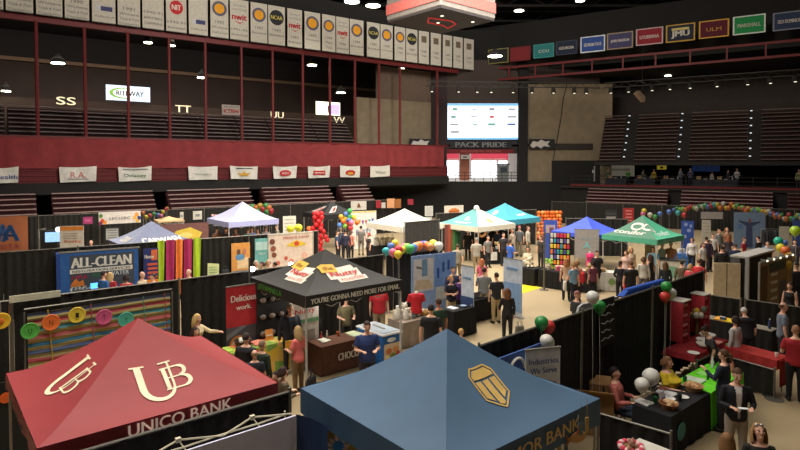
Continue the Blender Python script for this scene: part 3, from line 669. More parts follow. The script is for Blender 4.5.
for px, py, r, t in [(352, 2, .75, 'left of a bright pair above the left banners'), (373, 6, .75, 'right of a bright pair above the left banners'), (495, 56.5, .6, 'warm bright one beside the olive bordered flag'), (519, 11, .5, 'right of the hanging scoreboard'), (580, 1, .45, 'at the top edge right of the scoreboard'), (603, 28, .45, 'above the blue flag'), (762, 5, .6, 'above the green flag')]:
    lamp(px, py, 21.6 if py < 50 else 14.6, r, 'high bay ceiling lamp, ' + t, 'high bay lamps')
for k in range(9):
    y = 22 + 6.4 * k; o = thing('roof_truss', 'dark roof truss under the ceiling, %s from the front' % (['nearest'] + ordn[1:])[k], 'truss', (0, y, 21.9), 0, 'dark roof trusses')
    MB().box((0, 0, 1.1), (110, .3, .25)).build('chord', dark, o); MB().box((0, 0, 0), (110, .3, .25)).build('chord', dark, o)
    b = MB()
    for j in range(50): b.tube([V3(-55 + 2.2 * j, 0, 1.1 * (j % 2)), V3(-55 + 2.2 * (j + 1), 0, 1.1 * ((j + 1) % 2))], .07, 4)
    b.build('lacing', dark, o)
# scoreboard
o = thing('hanging_scoreboard', 'grey four sided scoreboard with red stripe hanging from the roof', 'scoreboard', (2.25, 31.9, 13.25), R(45) - R(4))
s = 4.25
MB().box((0, 0, 2.1), (s, s, 4.0), 0, 1, .05).build('cabinet', mat('scoreboard_grey', (134, 128, 122), .6), o)
for k in range(4):
    M = Matrix.Rotation(k * PI / 2, 3, 'Z'); f = MB().slab(M @ V3(-s / 2, -s / 2 - .02, .1), M @ X, Z, [(0.02, .3), (s - .02, .3), (s - .02, .85), (0.02, .85)], .03).build('red_stripe', mat('scoreboard_red', (196, 104, 96), .6), o)
    MB().slab(M @ V3(-s / 2, -s / 2 - .02, .1), M @ X, Z, [(.3, 1.1), (s - .3, 1.1), (s - .3, 3.4), (.3, 3.4)], .03).build('display', mat('display_dark', (52, 50, 50), .4), o)
u = MB().box((0, 0, .05), (s * .98, s * .98, .1)).build('underside', mat('scoreboard_under', (62, 58, 60), .7), o)
for pl in ([(-1.2, -.3), (-.5, .5), (.6, .4), (1.3, .7), (.9, -.3), (.2, -.6)],):
    b = MB(); n = len(pl)
    for i in range(n): b.tube([V3(pl[i][0], pl[i][1], -.02), V3(pl[(i + 1) % n][0], pl[(i + 1) % n][1], -.02)], .04, 5)
    b.build('outline_emblem', mat('emblem_red_glow', (170, 50, 50), .5, emit=.6), u)
for x, y in ((-.9, -1.0), (1.3, -1.2), (0, .2)): MB().lathe([(.09, -.03), (.09, .02)], (x, y, 0)).build('downlight', mat('spot_glow', (230, 224, 200)), u)
for sx, sy in ((-1, -1), (1, -1), (1, 1), (-1, 1)): MB().tube([V3(sx, sy, 4.0), V3(sx * 1.2, sy * 1.2, 9.6)], .04, 5).build('hanger_cable', dark, o)
# tan moving light hung above the right seats
q = on(640, 96, R0, NR, -1); o = thing('stage_light', 'tan box shaped stage light hung above the right upper seats', 'light', q, R(30))
MB().box((0, 0, 0), (1.3, .5, .5), 0, .8, .06).build('housing', cm(150, 130, 110), o).rotation_euler = (0, R(35), 0); MB().box((.3, 0, .5), (.1, .1, 1.0)).build('yoke', dark, o); MB().tube([V3(.3, 0, .9), V3(.3, 0, 4.4)], .03, 5).build('hanger', dark, o)
# ------------------------------------------------------------------ booth furniture
pole_m = mat('drape_pole', (112, 108, 100), .45, metal=.4)
NF = -V                                    # boards of the grid look along -V (towards camera right)
def loc2(p): return (p[0], p[1])
def drape(label, a, b, h, m=None, name='drape_wall', group=None, z0=.04, poles=True, seed=0, amp=.045):
    a = V3(a[0], a[1], 0); b = V3(b[0], b[1], 0); d = b - a; o = thing(name, label, 'drape', a, math.atan2(d.y, d.x), group); L = d.length
    n = max(1, round(L / 3.0))
    for k in range(n):
        curt('curtain', (L * k / n + .03, 0, 0), (L * (k + 1) / n - .03, 0, 0), z0, h, m or blackcl, amp, .26, o, 2, seed=seed * 9 + k)
    MB().tube([V3(0, 0, h), V3(L, 0, h)], .022, 6).build('crossbar', pole_m, o)
    if poles:
        for k in range(n + 1):
            MB().tube([V3(L * k / n, 0, 0), V3(L * k / n, 0, h + .06)], .025, 6).lathe([(.2, 0), (.2, .012), (.03, .03)], (L * k / n, 0, 0)).build('pole', pole_m, o)
    return o
def cloth_mesh(l, w, h, drop=None, fold=.018, seed=0):
    drop = h - .03 if drop is None else drop; b = MB(); n = 15
    per = [(-l / 2 + l * i / n, -w / 2) for i in range(n)] + [(l / 2, -w / 2 + w * i / 8) for i in range(8)] + [(l / 2 - l * i / n, w / 2) for i in range(n)] + [(-l / 2, w / 2 - w * i / 8) for i in range(8)]
    rings = []
    for t in (0, .08, .5, 1):
        r = []
        for k, (x, y) in enumerate(per):
            f = (fold * t * math.sin(k * 1.9 + seed)) + .012 + .03 * t
            r.append(V3(x * (1 + f * 2 / l), y * (1 + f * 2 / w), h + .006 - drop * t - (.008 if t else 0)))
        rings.append(r)
    b.loft(rings[::-1]); return b
def table(label, c, l, w, cloth, clabel, h=.75, rz=GA, drop=None, seed=0, group=None, m=None):
    """folding table and its cloth; returns the cloth object and a function to top positions"""
    o = thing('folding_table', label, 'table', (c[0], c[1], 0), rz, group)
    MB().box((0, 0, h - .02), (l, w, .04)).build('tabletop', mat('table_grey', (170, 168, 160)), o)
    for sx in (-1, 1):
        for sy in (-1, 1): MB().tube([V3(sx * (l / 2 - .1), sy * (w / 2 - .08), 0), V3(sx * (l / 2 - .1), sy * (w / 2 - .08), h - .04)], .016, 6).build('leg', steel, o)
    cl = single('tablecloth', cloth_mesh(l, w, h, drop, seed=seed), m or cm(*cloth, .9), clabel, 'tablecloth', (c[0], c[1], 0), rz, smooth=False)
    M = Matrix.Rotation(rz, 3, 'Z'); cc = V3(c[0], c[1], 0)
    def top(u, v, dz=.008): return cc + M @ V3(u * l / 2, v * w / 2, h + dz)
    return o, cl, top
def put(kind, label, p, c=(200, 200, 196), rz=0, s=1.0, c2=None, group=None):
    """small goods; p = point they stand on"""
    m = cm(*c); m2 = cm(*(c2 or (230, 226, 214))); o = None
    if kind == 'bottle':
        o = thing('bottle', label, 'bottle', p, rz, group); MB().lathe([(.034 * s, 0), (.036 * s, .01), (.036 * s, .15 * s), (.014 * s, .2 * s), (.013 * s, .23 * s)], seg=10).build('body', m, o, smooth=True); MB().lathe([(.016 * s, .225 * s), (.016 * s, .25 * s)], seg=10).build('cap', m2, o)
    elif kind == 'cup': o = single('cup', MB().lathe([(.032 * s, 0), (.045 * s, .12 * s), (.041 * s, .12 * s), (.03 * s, .012)], seg=12), m, label, 'cup', p, rz, group)
    elif kind == 'bowl': o = single('bowl', MB().lathe([(.07 * s, 0), (.1 * s, .02), (.15 * s, .085 * s), (.142 * s, .085 * s), (.09 * s, .03), (.02, .025)], seg=16), m, label, 'bowl', p, rz, group, True)
    elif kind == 'plate': o = single('plate', MB().lathe([(.07 * s, 0), (.13 * s, .015), (.13 * s, .022), (.07 * s, .01)], seg=16), m, label, 'plate', p, rz, group)
    elif kind == 'basket':
        o = thing('basket', label, 'basket', p, rz, group); MB().lathe([(.13 * s, 0), (.17 * s, .1 * s), (.18 * s, .11 * s), (.16 * s, .11 * s), (.13 * s, .04 * s)], seg=14).build('bowl', m, o)
        rr = random.Random(int(p[0] * 100)); b = MB()
        for k in range(9): b.ball((rr.uniform(-.1, .1) * s, rr.uniform(-.1, .1) * s, .1 * s), .045 * s, 7, 5)
        b.build('contents', m2, o)
        o.children[-1]['kind'] = 'stuff'
    elif kind == 'box': o = thing('box', label, 'box', p, rz, group); MB().box((0, 0, .09 * s), (.26 * s, .18 * s, .18 * s), 0, 1, .008).build('carton', m, o); MB().box((0, 0, .183 * s), (.262 * s, .06 * s, .006)).build('tape', m2, o)
    elif kind == 'papers':
        o = single('leaflet_stack', MB().box((0, 0, .01), (.21 * s, .29 * s, .02), 0).box((.01, .01, .024), (.21 * s, .29 * s, .006), .12), m, label, 'leaflets', p, rz, group)
    elif kind == 'laptop':
        o = thing('laptop', label, 'laptop', p, rz, group); MB().box((0, 0, .01), (.34, .24, .02)).build('base', m, o); q = MB().slab((-.17, .12, .02), X, V3(0, .28, .96), [(0, 0), (.34, 0), (.34, .22), (0, .22)], .012).build('lid', m, o); MB().slab((-.155, .116, .035), X, V3(0, .28, .96), [(0, 0), (.31, 0), (.31, .19), (0, .19)], .004).build('display', mat('laptop_glow', (70, 150, 250), .4, emit=2.2) if c2 is None else m2, o)
    elif kind == 'monitor':
        o = thing('monitor', label, 'monitor', p, rz, group); MB().box((0, 0, .01), (.24, .18, .02)).build('base', black, o); MB().box((0, .02, .13), (.05, .04, .26)).build('stand', black, o); MB().box((0, 0, .36 * s), (.55 * s, .04, .34 * s)).build('housing', black, o); MB().box((0, -.023, .36 * s), (.51 * s, .006, .3 * s)).build('display', mat('monitor_%d_%d_%d' % c, c, .4, emit=1.0), o)
    elif kind == 'plush':
        o = thing('plush_toy', label, 'plush toy', p, rz, group); MB().ball((0, 0, .1 * s), (.09 * s, .08 * s, .11 * s)).build('body', m, o, smooth=True); hd = MB().ball((0, -.01, .26 * s), .075 * s).build('head', m, o, smooth=True)
        for sx in (-1, 1): MB().ball((sx * .055 * s, 0, .325 * s), .028 * s, 8, 6).build('ear', m, hd, smooth=True); MB().ball((sx * .1 * s, -.03, .14 * s), (.04 * s, .04 * s, .06 * s), 8, 6).build('arm', m, o, smooth=True); MB().ball((sx * .06 * s, -.08 * s, .04 * s), (.04 * s, .06 * s, .04 * s), 8, 6).build('leg', m, o, smooth=True)
    elif kind == 'jug':
        o = thing('jug', label, 'jug', p, rz, group); MB().lathe([(.1 * s, 0), (.11 * s, .02), (.11 * s, .2 * s), (.05 * s, .28 * s), (.04 * s, .33 * s)], seg=12).build('body', m, o, smooth=True); MB().lathe([(.045 * s, .32 * s), (.045 * s, .37 * s)], seg=10).build('cap', m2, o); MB().tube([V3(.05 * s, 0, .3 * s), V3(.13 * s, 0, .28 * s), V3(.12 * s, 0, .15 * s)], .014, 6).build('handle', m, o)
    elif kind == 'bag':
        o = thing('tote_bag', label, 'bag', p, rz, group); MB().box((0, 0, .17 * s), (.32 * s, .12 * s, .34 * s), 0, .85, .02).build('sack', m, o)
        for sy in (-1, 1): MB().tube([V3(-.08 * s, sy * .04, .33 * s), V3(-.06 * s, sy * .03, .48 * s), V3(.06 * s, sy * .03, .48 * s), V3(.08 * s, sy * .04, .33 * s)], .008, 5).build('handle', m, o)
    elif kind == 'flowers':
        o = thing('flower_pot', label, 'plant', p, rz, group); MB().lathe([(.06 * s, 0), (.08 * s, .12 * s), (.07 * s, .12 * s)], seg=10).build('pot', m2, o); b = MB(); rr = random.Random(5)
        for k in range(10): b.ball((rr.uniform(-.1, .1) * s, rr.uniform(-.1, .1) * s, (.18 + rr.uniform(0, .12)) * s), .04 * s, 7, 5)
        b.build('blooms', m, o); o.children[-1]['kind'] = 'stuff'
    elif kind == 'card':
        o = thing('sign_card', label, 'sign', p, rz, group); MB().slab((-.11 * s, 0, 0), X, V3(0, .2, .98), [(0, 0), (.22 * s, 0), (.22 * s, .28 * s), (0, .28 * s)], .006).build('panel', m, o); MB().slab((-.08 * s, -.008, .12 * s), X, V3(0, .2, .98), [(0, 0), (.16 * s, 0), (.16 * s, .03), (0, .03)], .003).build('printed_line', m2, o)
    return o
def chair(label, c, rz, col=(34, 34, 36), group=None):      # folding chair facing its own -y
    o = thing('folding_chair', label, 'chair', (c[0], c[1], 0), rz, group); m = cm(*col); st = cm(60, 60, 62, .4)
    MB().box((0, 0, .45), (.42, .4, .03), 0, 1, .012).build('seat', m, o)
    MB().sheet(lambda u, v: V3((u - .5) * .42, .2 + .03 * math.cos((u - .5) * 3) + .05 * v, .62 + .24 * v), 8, 4).build('backrest', m, o)
    for sx in (-1, 1):
        MB().tube([V3(sx * .215, -.24, 0), V3(sx * .215, .02, .47), V3(sx * .215, .25, .86)], .013, 6).build('leg', st, o); MB().tube([V3(sx * .19, .26, 0), V3(sx * .19, -.16, .45)], .013, 6).build('leg', st, o)
    for y, z in ((-.2, .08), (.22, .08)): MB().tube([V3(-.2, y, z), V3(.2, y, z)], .01, 5).build('stretcher', st, o)
    return o
def balloon(label, p, c, r=.14, to=None, group=None, name='balloon'):
    o = thing(name, label, 'balloon', p, 0, group); m = cm(*c, .35, noise=.03, spec=.5)
    MB().lathe([(.012, -1.32 * r), (.02, -1.25 * r), (.012, -1.18 * r), (.45 * r, -.92 * r), (.8 * r, -.5 * r), (r, .05 * r), (.95 * r, .42 * r), (.7 * r, .78 * r), (.35 * r, .97 * r), (.0, 1.02 * r)], seg=14).build('skin', m, o, smooth=True)
    if to is not None:
        d = V3(*to) - Vector(p); MB().tube([V3(0, 0, -1.3 * r), V3(d.x * .4 + .02, d.y * .4, (d.z) * .5), d], .004, 4).build('ribbon', white, o)
    return o
def rollup(label, c, w, h, rz, base, name='banner_stand', group=None):
    o = thing(name, label, 'banner stand', (c[0], c[1], 0), rz, group)
    MB().box((0, .02, h / 2 + .04), (w, .012, h - .08)).build('panel', base, o); MB().box((0, .04, .04), (w + .06, .2, .08), 0, .8, .02).build('base', steel, o)
    MB().tube([V3(0, .05, .08), V3(0, .05, h)], .012, 6).build('pole', steel, o); MB().box((0, .02, h), (w + .02, .03, .03)).build('top_rail', steel, o); return o
def tent(label, c, s, eave, peak, val, col, rz=GA, valc=None, cap=False, faces=None, name='canopy_tent'):
    o = thing(name, label, 'canopy', (c[0], c[1], 0), rz, 'pop up canopy tents'); hs = s / 2
    def zf(x, y):
        r = min(1, max(abs(x), abs(y)) / hs); d = min(abs(x), abs(y)) / hs
        return peak - (peak - eave) * (1 - (1 - r) ** 1.35) - .05 * math.sin(PI * r) * (1 - d / max(r, .01))
    cn = mat('canvas_%d_%d_%d' % col, col, .6, noise=.05, scale=2.5)
    b = MB(); n = 9
    # four gores, each its own fan so that the hips stay sharp
    fm = [cn]
    for k in range(4):
        M = Matrix.Rotation(k * PI / 2, 3, 'Z')
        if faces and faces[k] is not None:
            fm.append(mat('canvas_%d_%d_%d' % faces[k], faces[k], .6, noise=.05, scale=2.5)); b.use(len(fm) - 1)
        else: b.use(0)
        def fn(u, v):
            r = v * hs; x = (u * 2 - 1) * r
            p = M @ V3(x, -r, 0); return V3(p.x, p.y, zf(p.x, p.y))
        b.sheet(fn, 8, n)
    me = b.mesh('canopy', True); link('canopy', me, fm, o)
    vm = [mat('canvas_%d_%d_%d' % (valc or col), valc or col, .6, noise=.05, scale=2.5)]
    for k in range(4):
        M = Matrix.Rotation(k * PI / 2, 3, 'Z')
        fn = lambda u, v: M @ V3((u - .5) * s, -hs - .012 * math.sin(u * 40) * v - .01, eave + .005 - val * v)
        MB().sheet(fn, 24, 2).build('valance', vm, o, smooth=True)
    for sx in (-1, 1):
        for sy in (-1, 1):
            g = MB().box((sx * (hs - .04), sy * (hs - .04), eave / 2), (.035, .035, eave)).build('leg', cm(190, 188, 182, .4), o); MB().box((sx * (hs - .04), sy * (hs - .04), .01), (.09, .09, .02)).build('foot', dark, g)
    f = MB()
    for k in range(4):
        M = Matrix.Rotation(k * PI / 2, 3, 'Z')
        for i in range(4):
            x0, x1 = -hs + .05 + (s - .1) * i / 4, -hs + .05 + (s - .1) * (i + 1) / 4
            f.tube([M @ V3(x0, -hs + .05, eave - .08), M @ V3(x1, -hs + .05, eave - .36)], .012, 5); f.tube([M @ V3(x0, -hs + .05, eave - .36), M @ V3(x1, -hs + .05, eave - .08)], .012, 5)
    f.tube([V3(0, 0, eave - .1), V3(0, 0, peak - .05)], .02, 6); f.build('scissor_truss', cm(190, 188, 182, .4), o)
    if cap: MB().lathe([(.22, -.02), (.2, .1), (.12, .16), (.0, .18)], (0, 0, peak - .06), 4).build('cap', vm, o)
    def surf(k, lift=.014):
        M = Matrix.Rotation(k * PI / 2, 3, 'Z')
        def f2(p):               # p = (across, up the slope from the eave 0..1 of hs) on gore k
            x, yy = p.x, -(hs - p.y)
            q = M @ V3(x, yy, 0); return V3(q.x, q.y, zf(q.x, q.y) + lift)
        return f2
    def vface(k):                # origin and directions on valance k
        M = Matrix.Rotation(k * PI / 2, 3, 'Z'); return (lambda x, z: M @ V3(x, -hs - .035, z)), M @ X
    return o, surf, vface
def dense(poly, step=.05):
    out = []
    for i in range(len(poly)):
        a, b = poly[i], poly[(i + 1) % len(poly)]; n = max(1, int(math.hypot(b[0] - a[0], b[1] - a[1]) / step))
        out += [(a[0] + (b[0] - a[0]) * k / n, a[1] + (b[1] - a[1]) * k / n) for k in range(n)]
    return out
def strip(mb, pts, ws, fn):      # a band of varying width along a path in 2-D, laid on a surface
    n = len(pts); L = []; Rr = []
    for i in range(n):
        a = pts[max(i - 1, 0)]; b = pts[min(i + 1, n - 1)]; dx, dy = b[0] - a[0], b[1] - a[1]; d = math.hypot(dx, dy) or 1; w = ws[i] if isinstance(ws, list) else ws
        L.append((pts[i][0] - dy / d * w / 2, pts[i][1] + dx / d * w / 2)); Rr.append((pts[i][0] + dy / d * w / 2, pts[i][1] - dx / d * w / 2))
    vs = [fn(V3(p[0], p[1], 0)) for p in L] + [fn(V3(p[0], p[1], 0)) for p in Rr]
    mb.add(vs, [[i, n + i, n + i + 1, i + 1] for i in range(n - 1)])
def patch(mb, poly, fn, sub=6):  # filled convex polygon on a surface (fan of rings)
    cx = sum(p[0] for p in poly) / len(poly); cy = sum(p[1] for p in poly) / len(poly); pl = dense(poly, .12); n = len(pl)
    rings = [[(cx + (p[0] - cx) * t, cy + (p[1] - cy) * t) for p in pl] for t in [(i + 1) / sub for i in range(sub)]]
    vs = [fn(V3(cx, cy, 0))] + [fn(V3(p[0], p[1], 0)) for r in rings for p in r]
    fs = [[0, 1 + k, 1 + (k + 1) % n] for k in range(n)]
    for r in range(sub - 1):
        for k in range(n): a = 1 + r * n + k; b = 1 + r * n + (k + 1) % n; fs.append([a, a + n, b + n, b])
    mb.add(vs, fs)
def ctr(peakpx, z): return at(peakpx[0], peakpx[1], z)
# ================================================================== near tents
RT = ctr((138, 318), 3.1)
red_c = (152, 60, 63); rt, rs, rv = tent('red pop up canopy with cream UB letters in the left foreground', RT, 3.05, 2.18, 3.1, .2, red_c)
cream = mat('print_cream', (236, 222, 190), .6)
def UB(mb, fn, ox, oy, k):
    g = lambda p: fn(V3(ox + p.x * k, oy + p.y * k, 0))
    def S(pts, w): strip(mb, pts, w, g)
    S([(-.42, .52), (-.10, .52)], .035); S([(.2, .52), (.48, .52)], .035)                        # serifs of the U
    S([(-.26, .52), (-.26, -.02)], .15)
    S([(-.26 + .0, 0)] + [(-.26 + .33 - .33 * math.cos(a), -.02 - .36 * math.sin(a)) for a in [PI * i / 16 for i in range(17)]], [.15] + [.15 - .1 * (i / 16) for i in range(17)])
    S([(.40, -.02), (.40, .52)], .05)
    S([(.12, .36), (.66, .36)], .04) if False else None
    S([(.2, .38), (.56, .38)], .035); S([(.27, .38), (.27, -.16)], .09); S([(.2, -.16), (.58, -.16)], .035)
    S([(.52, .38)] + [(.56 + .16 * math.sin(a), .26 + .12 * math.cos(a)) for a in [PI * i / 10 for i in range(11)]], [.03] + [.03 + .06 * math.sin(PI * i / 10) for i in range(11)])
    S([(.3, .13), (.56, .13)], .03)
    S([(.54, .13)] + [(.58 + .19 * math.sin(a), -.015 + .145 * math.cos(a)) for a in [PI * i / 10 for i in range(11)]], [.03] + [.03 + .07 * math.sin(PI * i / 10) for i in range(11)])
for k, ox, oy, sc in ((0, -.06, .52, .62), (3, -.02, .56, .62)):
    b = MB(); UB(b, rs(k), ox, oy, sc); b.build('lettering', cream, rt)
vf, xd = rv(0); letters(MB(), 'UNICO BANK', vf(.12, 2.09), xd, Z, 1.35, .15, bold=2).build('lettering', mat('print_pale_pink_glow', (246, 222, 206), emit=.15), rt)  # faint glow put into the print to brighten the valance lettering
vf, xd = rv(3); letters(MB(), 'UNICO', vf(.0, 2.085), xd, Z, 1.3, .15, bold=2).build('lettering', mat('print_dusty', (150, 96, 96)), rt)
BT = ctr((447, 328.5), 3.1)
blue_c = (72, 100, 128); bt, bs, bv = tent('blue pop up canopy with gold shield emblem in the centre foreground', BT, 3.0, 2.17, 3.1, .36, blue_c)
gold = mat('print_gold', (206, 170, 96), .55)
def shield(fn, ox, oy, k):
    b = MB(); g = lambda p: fn(V3(ox + p.x * k * 1.2, oy + p.y * k, 0))
    P = [(-.34, .30), (-.2, .46), (.2, .46), (.34, .30), (.34, -.28), (0, -.56), (-.34, -.28)]
    n = len(P)
    strip(b, dense(P + [P[0]], .08) , .04, g)
    patch(b, [(-.29, .29), (-.18, .41), (.18, .41), (.29, .29), (.29, .2), (-.29, .2)], g)
    patch(b, [(-.29, .15), (-.13, .15), (-.13, -.36), (-.29, -.24)], g); patch(b, [(-.08, .15), (.08, .15), (.08, -.44), (0, -.49), (-.08, -.44)], g); patch(b, [(.13, .15), (.29, .15), (.29, -.24), (.13, -.36)], g)
    return b
shield(bs(0), .04, .74, .54).build('shield_emblem', gold, bt)
vf, xd = bv(0); letters(MB(), 'ARMOR BANK', vf(.06, 2.01), xd, Z, 1.8, .165, bold=2).build('lettering', mat('print_gold_light', (240, 208, 140), .6), bt)
# ---- left foreground booth: drape, pop-up wall back
d0 = at(290, 391.5, 2.12)
drape('black drape along the right side of the red canopy', d0 - U * 3.05, d0, 2.12, seed=1)
pz = 2.15; pA = at(300, 413.5, pz); pB = pA - U * 2.9; pB.z = 0
o = thing('popup_display', 'lavender grey pop up display back with white scissor frame, bottom left', 'display', pB, GA)
lav = mat('display_lavender', (196, 196, 220), .6, noise=.06)
MB().box((1.44, .05, 1.06), (2.84, .03, 2.12)).build('panel', lav, o); MB().sheet(lambda u, v: V3(2.87 + .12 * math.sin(u * PI / 2), .05 - .28 * (1 - math.cos(u * PI / 2)) - .3 * u, 2.13 * v + .0), 6, 2).build('end_panel', mat('display_navy', (40, 62, 108), .6), o)
f = MB(); n = 3
for i in range(n):
    x0, x1 = 2.84 * i / n, 2.84 * (i + 1) / n
    xm = (x0 + x1) / 2
    f.tube([V3(x0, .1, 2.13), V3(xm, .3, 2.15), V3(x1, .1, 2.13)], .012, 5); f.tube([V3(x0, .3, 2.05), V3(xm, .1, 2.14), V3(x1, .3, 2.05)], .012, 5); f.box((xm, .3, 2.15), (.06, .05, .05)); f.tube([V3(xm, .3, 2.15), V3(xm + .06, .2, 2.04)], .01, 5)
for x in (0, 2.84):
    for y in (.1, .3): f.tube([V3(x, y, 0), V3(x, y, 2.1)], .014, 5)
f.build('scissor_frame', mat('frame_cream', (214, 206, 180), .5), o)
# ---- under the blue tent
q = BT - U * 1.0 - V * .2
o = thing('backdrop_stand', 'blue and gold party backdrop under the left of the blue canopy', 'backdrop', V3(BT.x, BT.y, 0) + V * 1.25 - U * 1.35, GA)
MB().box((.9, 0, .98), (1.9, .03, 1.9)).build('panel', mat('backdrop_blue', (34, 70, 148), .7), o); MB().sheet(lambda u, v: V3(.05 + .62 * u, -.05 - .03 * math.sin(u * 26), .05 + 1.8 * v), 30, 3).build('gold_streamers', mat('foil_gold', (176, 146, 74), .4, metal=.3), o)
def lp(px, py, d): return atY(px, py, d)
p = lp(314, 428, 8.35); o = thing('paper_fan', 'bright blue pleated paper fan hanging under blue canopy, left side', 'decoration', p, R(20))
b = MB(); n = 36
b.add([(0, 0, 0)] + [(.21 * math.cos(2 * PI * k / n), -.02 * (k % 2), .21 * math.sin(2 * PI * k / n)) for k in range(n)], [[0, 1 + k, 1 + (k + 1) % n] for k in range(n)]); b.build('pleats', mat('fan_blue', (40, 130, 216), .6), o); MB().ball((0, -.03, 0), .04, 10, 6).build('centre', mat('fan_blue_dark', (24, 90, 170)), o); MB().tube([V3(0, 0, .2), V3(0, 0, .5)], .004, 4).build('string', white, o)
p = lp(338, 446, 8.0); o = thing('shell_wreath', 'wreath of pale shell petals around a blue disc under the blue canopy', 'wreath', p, R(15))
MB().lathe([(.09, -.01), (.09, .01)]).build('centre', mat('fan_blue', (40, 130, 216)), o).rotation_euler = (PI / 2, 0, 0)
for k in range(11):
    a = 2 * PI * k / 11; MB().ball((.12 * math.cos(a), 0, .12 * math.sin(a)), (.032, .022, .05), 10, 6, Matrix.Rotation(-a + PI / 2, 3, 'Y')).build('shell', cm(206, 188, 184, .5), o, smooth=True)
MB().tube([V3(0, .02, .2), V3(0, .02, .55)], .006, 5).build('hook', gold, o)
p = lp(578, 437, 7.45); o = thing('paper_fish', 'tan paper fish ornament hanging under right edge of blue canopy', 'decoration', p, R(25))
MB().ball((0, 0, 0), (.14, .03, .075), 14, 8).build('body', cm(196, 150, 96), o, smooth=True); MB().slab((-.12, -.01, 0), X, Z, [(0, 0), (-.1, .08), (-.07, 0), (-.1, -.07)], .015).build('tail', cm(186, 128, 78), o); MB().slab((0, -.01, .06), X, Z, [(-.06, 0), (0, .05), (.06, 0)], .012).build('fin', cm(186, 110, 70), o); MB().tube([V3(0, 0, .07), V3(0, 0, .3)], .004, 4).build('string', white, o)
for i, (px, py, L, c, t) in enumerate([(587, 425, .16, (190, 160, 96), 'gold, nearest the tent leg'), (581, 429, .12, (110, 130, 140), 'grey blue, beside the fish'), (566, 443, .14, (90, 110, 128), 'slate, left of the fish'), (559, 447, .13, (178, 150, 90), 'dull gold, left of the fish'), (540, 449, .1, (170, 140, 84), 'gold, furthest left')]):
    p = lp(px, py, 7.5 - .06 * i); single('ribbon_tag', MB().box((0, 0, 0), (.055, .01, L * 1.3), R(20)).tube([V3(0, 0, L * .6), V3(0, 0, L * .6 + .25)], .003, 4), cm(*c), 'small paper ribbon tag under the blue canopy edge, ' + t, 'decoration', p, 0, 'paper tags under the blue canopy')
# ---- left of the red tent
q = at(5, 405, .95)
o = print_board('ball_print_board', 'black board printed with coloured balls behind the red canopy leg', 'board', (at(14, 420, .7).x, at(14, 420, .7).y, .72), 1.5, 1.44, GA, mat('board_black', (28, 27, 27)), None)
for x, z, r, c in ((-.12, 1.15, .1, (222, 100, 40)), (.2, .95, .08, (60, 90, 160)), (.14, .72, .06, (190, 60, 60)), (-.4, 1.35, .09, (200, 170, 50)), (.5, 1.25, .08, (90, 150, 80))): mark(o, 'printed_ball', cm(*c), oval(x, z, r * 2, r * 2))
words(o, 'Play', white_ink, .42, .8, .3, .14, bold=2)
p = at(3, 372, .45); chair('grey padded chair at the far left edge behind the red canopy', (at(2, 376, .6).x, at(2, 376, .6).y), R(150), (126, 126, 122))
# striped tissue wall with letter discs
sA = at(27, 296, 2.3); sA = at(25, 300.5, 2.4); sA = V3(sA.x, sA.y, 0) - V * .3; WL = 3.05
def stripe_mat():
    m = bpy.data.materials.new('crepe_streamer_stripes'); m.use_nodes = True; nt = m.node_tree; b = nt.nodes['Principled BSDF']; tc = nt.nodes.new('ShaderNodeTexCoord'); sp = nt.nodes.new('ShaderNodeSeparateXYZ'); nz = nt.nodes.new('ShaderNodeTexNoise'); nz.inputs['Scale'].default_value = 1.2
    ma = nt.nodes.new('ShaderNodeMath'); ma.operation = 'MULTIPLY_ADD'; ma.inputs[1].default_value = .16; md = nt.nodes.new('ShaderNodeMath'); md.operation = 'MULTIPLY'; md.inputs[1].default_value = 1.15; fr = nt.nodes.new('ShaderNodeMath'); fr.operation = 'FRACT'
    rp = nt.nodes.new('ShaderNodeValToRGB'); rp.color_ramp.interpolation = 'CONSTANT'; cs = [(150, 134, 80), (60, 120, 124), (152, 140, 84), (160, 66, 72), (146, 132, 84), (70, 84, 120), (158, 142, 90), (44, 104, 132), (150, 130, 76), (168, 84, 84)]
    e = rp.color_ramp.elements
    while len(e) < len(cs): e.new(.5)
    for i, c in enumerate(cs): e[i].position = i / len(cs); e[i].color = (*lin(c), 1)
    nt.links.new(tc.outputs['Object'], sp.inputs[0]); nt.links.new(tc.outputs['Object'], nz.inputs['Vector']); nt.links.new(nz.outputs['Fac'], ma.inputs[0]); nt.links.new(sp.outputs['Z'], ma.inputs[2]); nt.links.new(ma.outputs[0], md.inputs[0]); nt.links.new(md.outputs[0], fr.inputs[0]); nt.links.new(fr.outputs[0], rp.inputs['Fac']); nt.links.new(rp.outputs['Color'], b.inputs['Base Color']); b.inputs['Roughness'].default_value = .8
    return m
o = thing('streamer_backdrop', 'backdrop of horizontal crepe streamers in olive, teal and red', 'backdrop', sA, GA)
MB().sheet(lambda u, v: V3(WL * u, -.015 * math.sin(v * 70) - .02 * math.sin(u * 5), .45 + 1.72 * v + .1 * (u - .5) * 0), 24, 40).build('streamers', stripe_mat(), o)
f = MB()
for x in (-.05, WL + .05): f.tube([V3(x, .03, 0), V3(x, .03, 2.2)], .02, 6).lathe([(.16, 0), (.16, .01), (.03, .03)], (x, .03, 0))
f.tube([V3(-.05, .03, 2.26), V3(WL + .05, .03, 2.26)], .02, 6).build('frame', pole_m, o)
for x, c in ((.5, (180, 150, 60)), (1.35, (150, 80, 84)), (2.5, (90, 140, 120)), (3.0, (150, 70, 70))): MB().tube([V3(x, -.06, .4), V3(x - .06, -.07, 1.3), V3(x - .12, -.06, 2.2)], .012, 5).build('hanging_streamer', cm(*c), o)
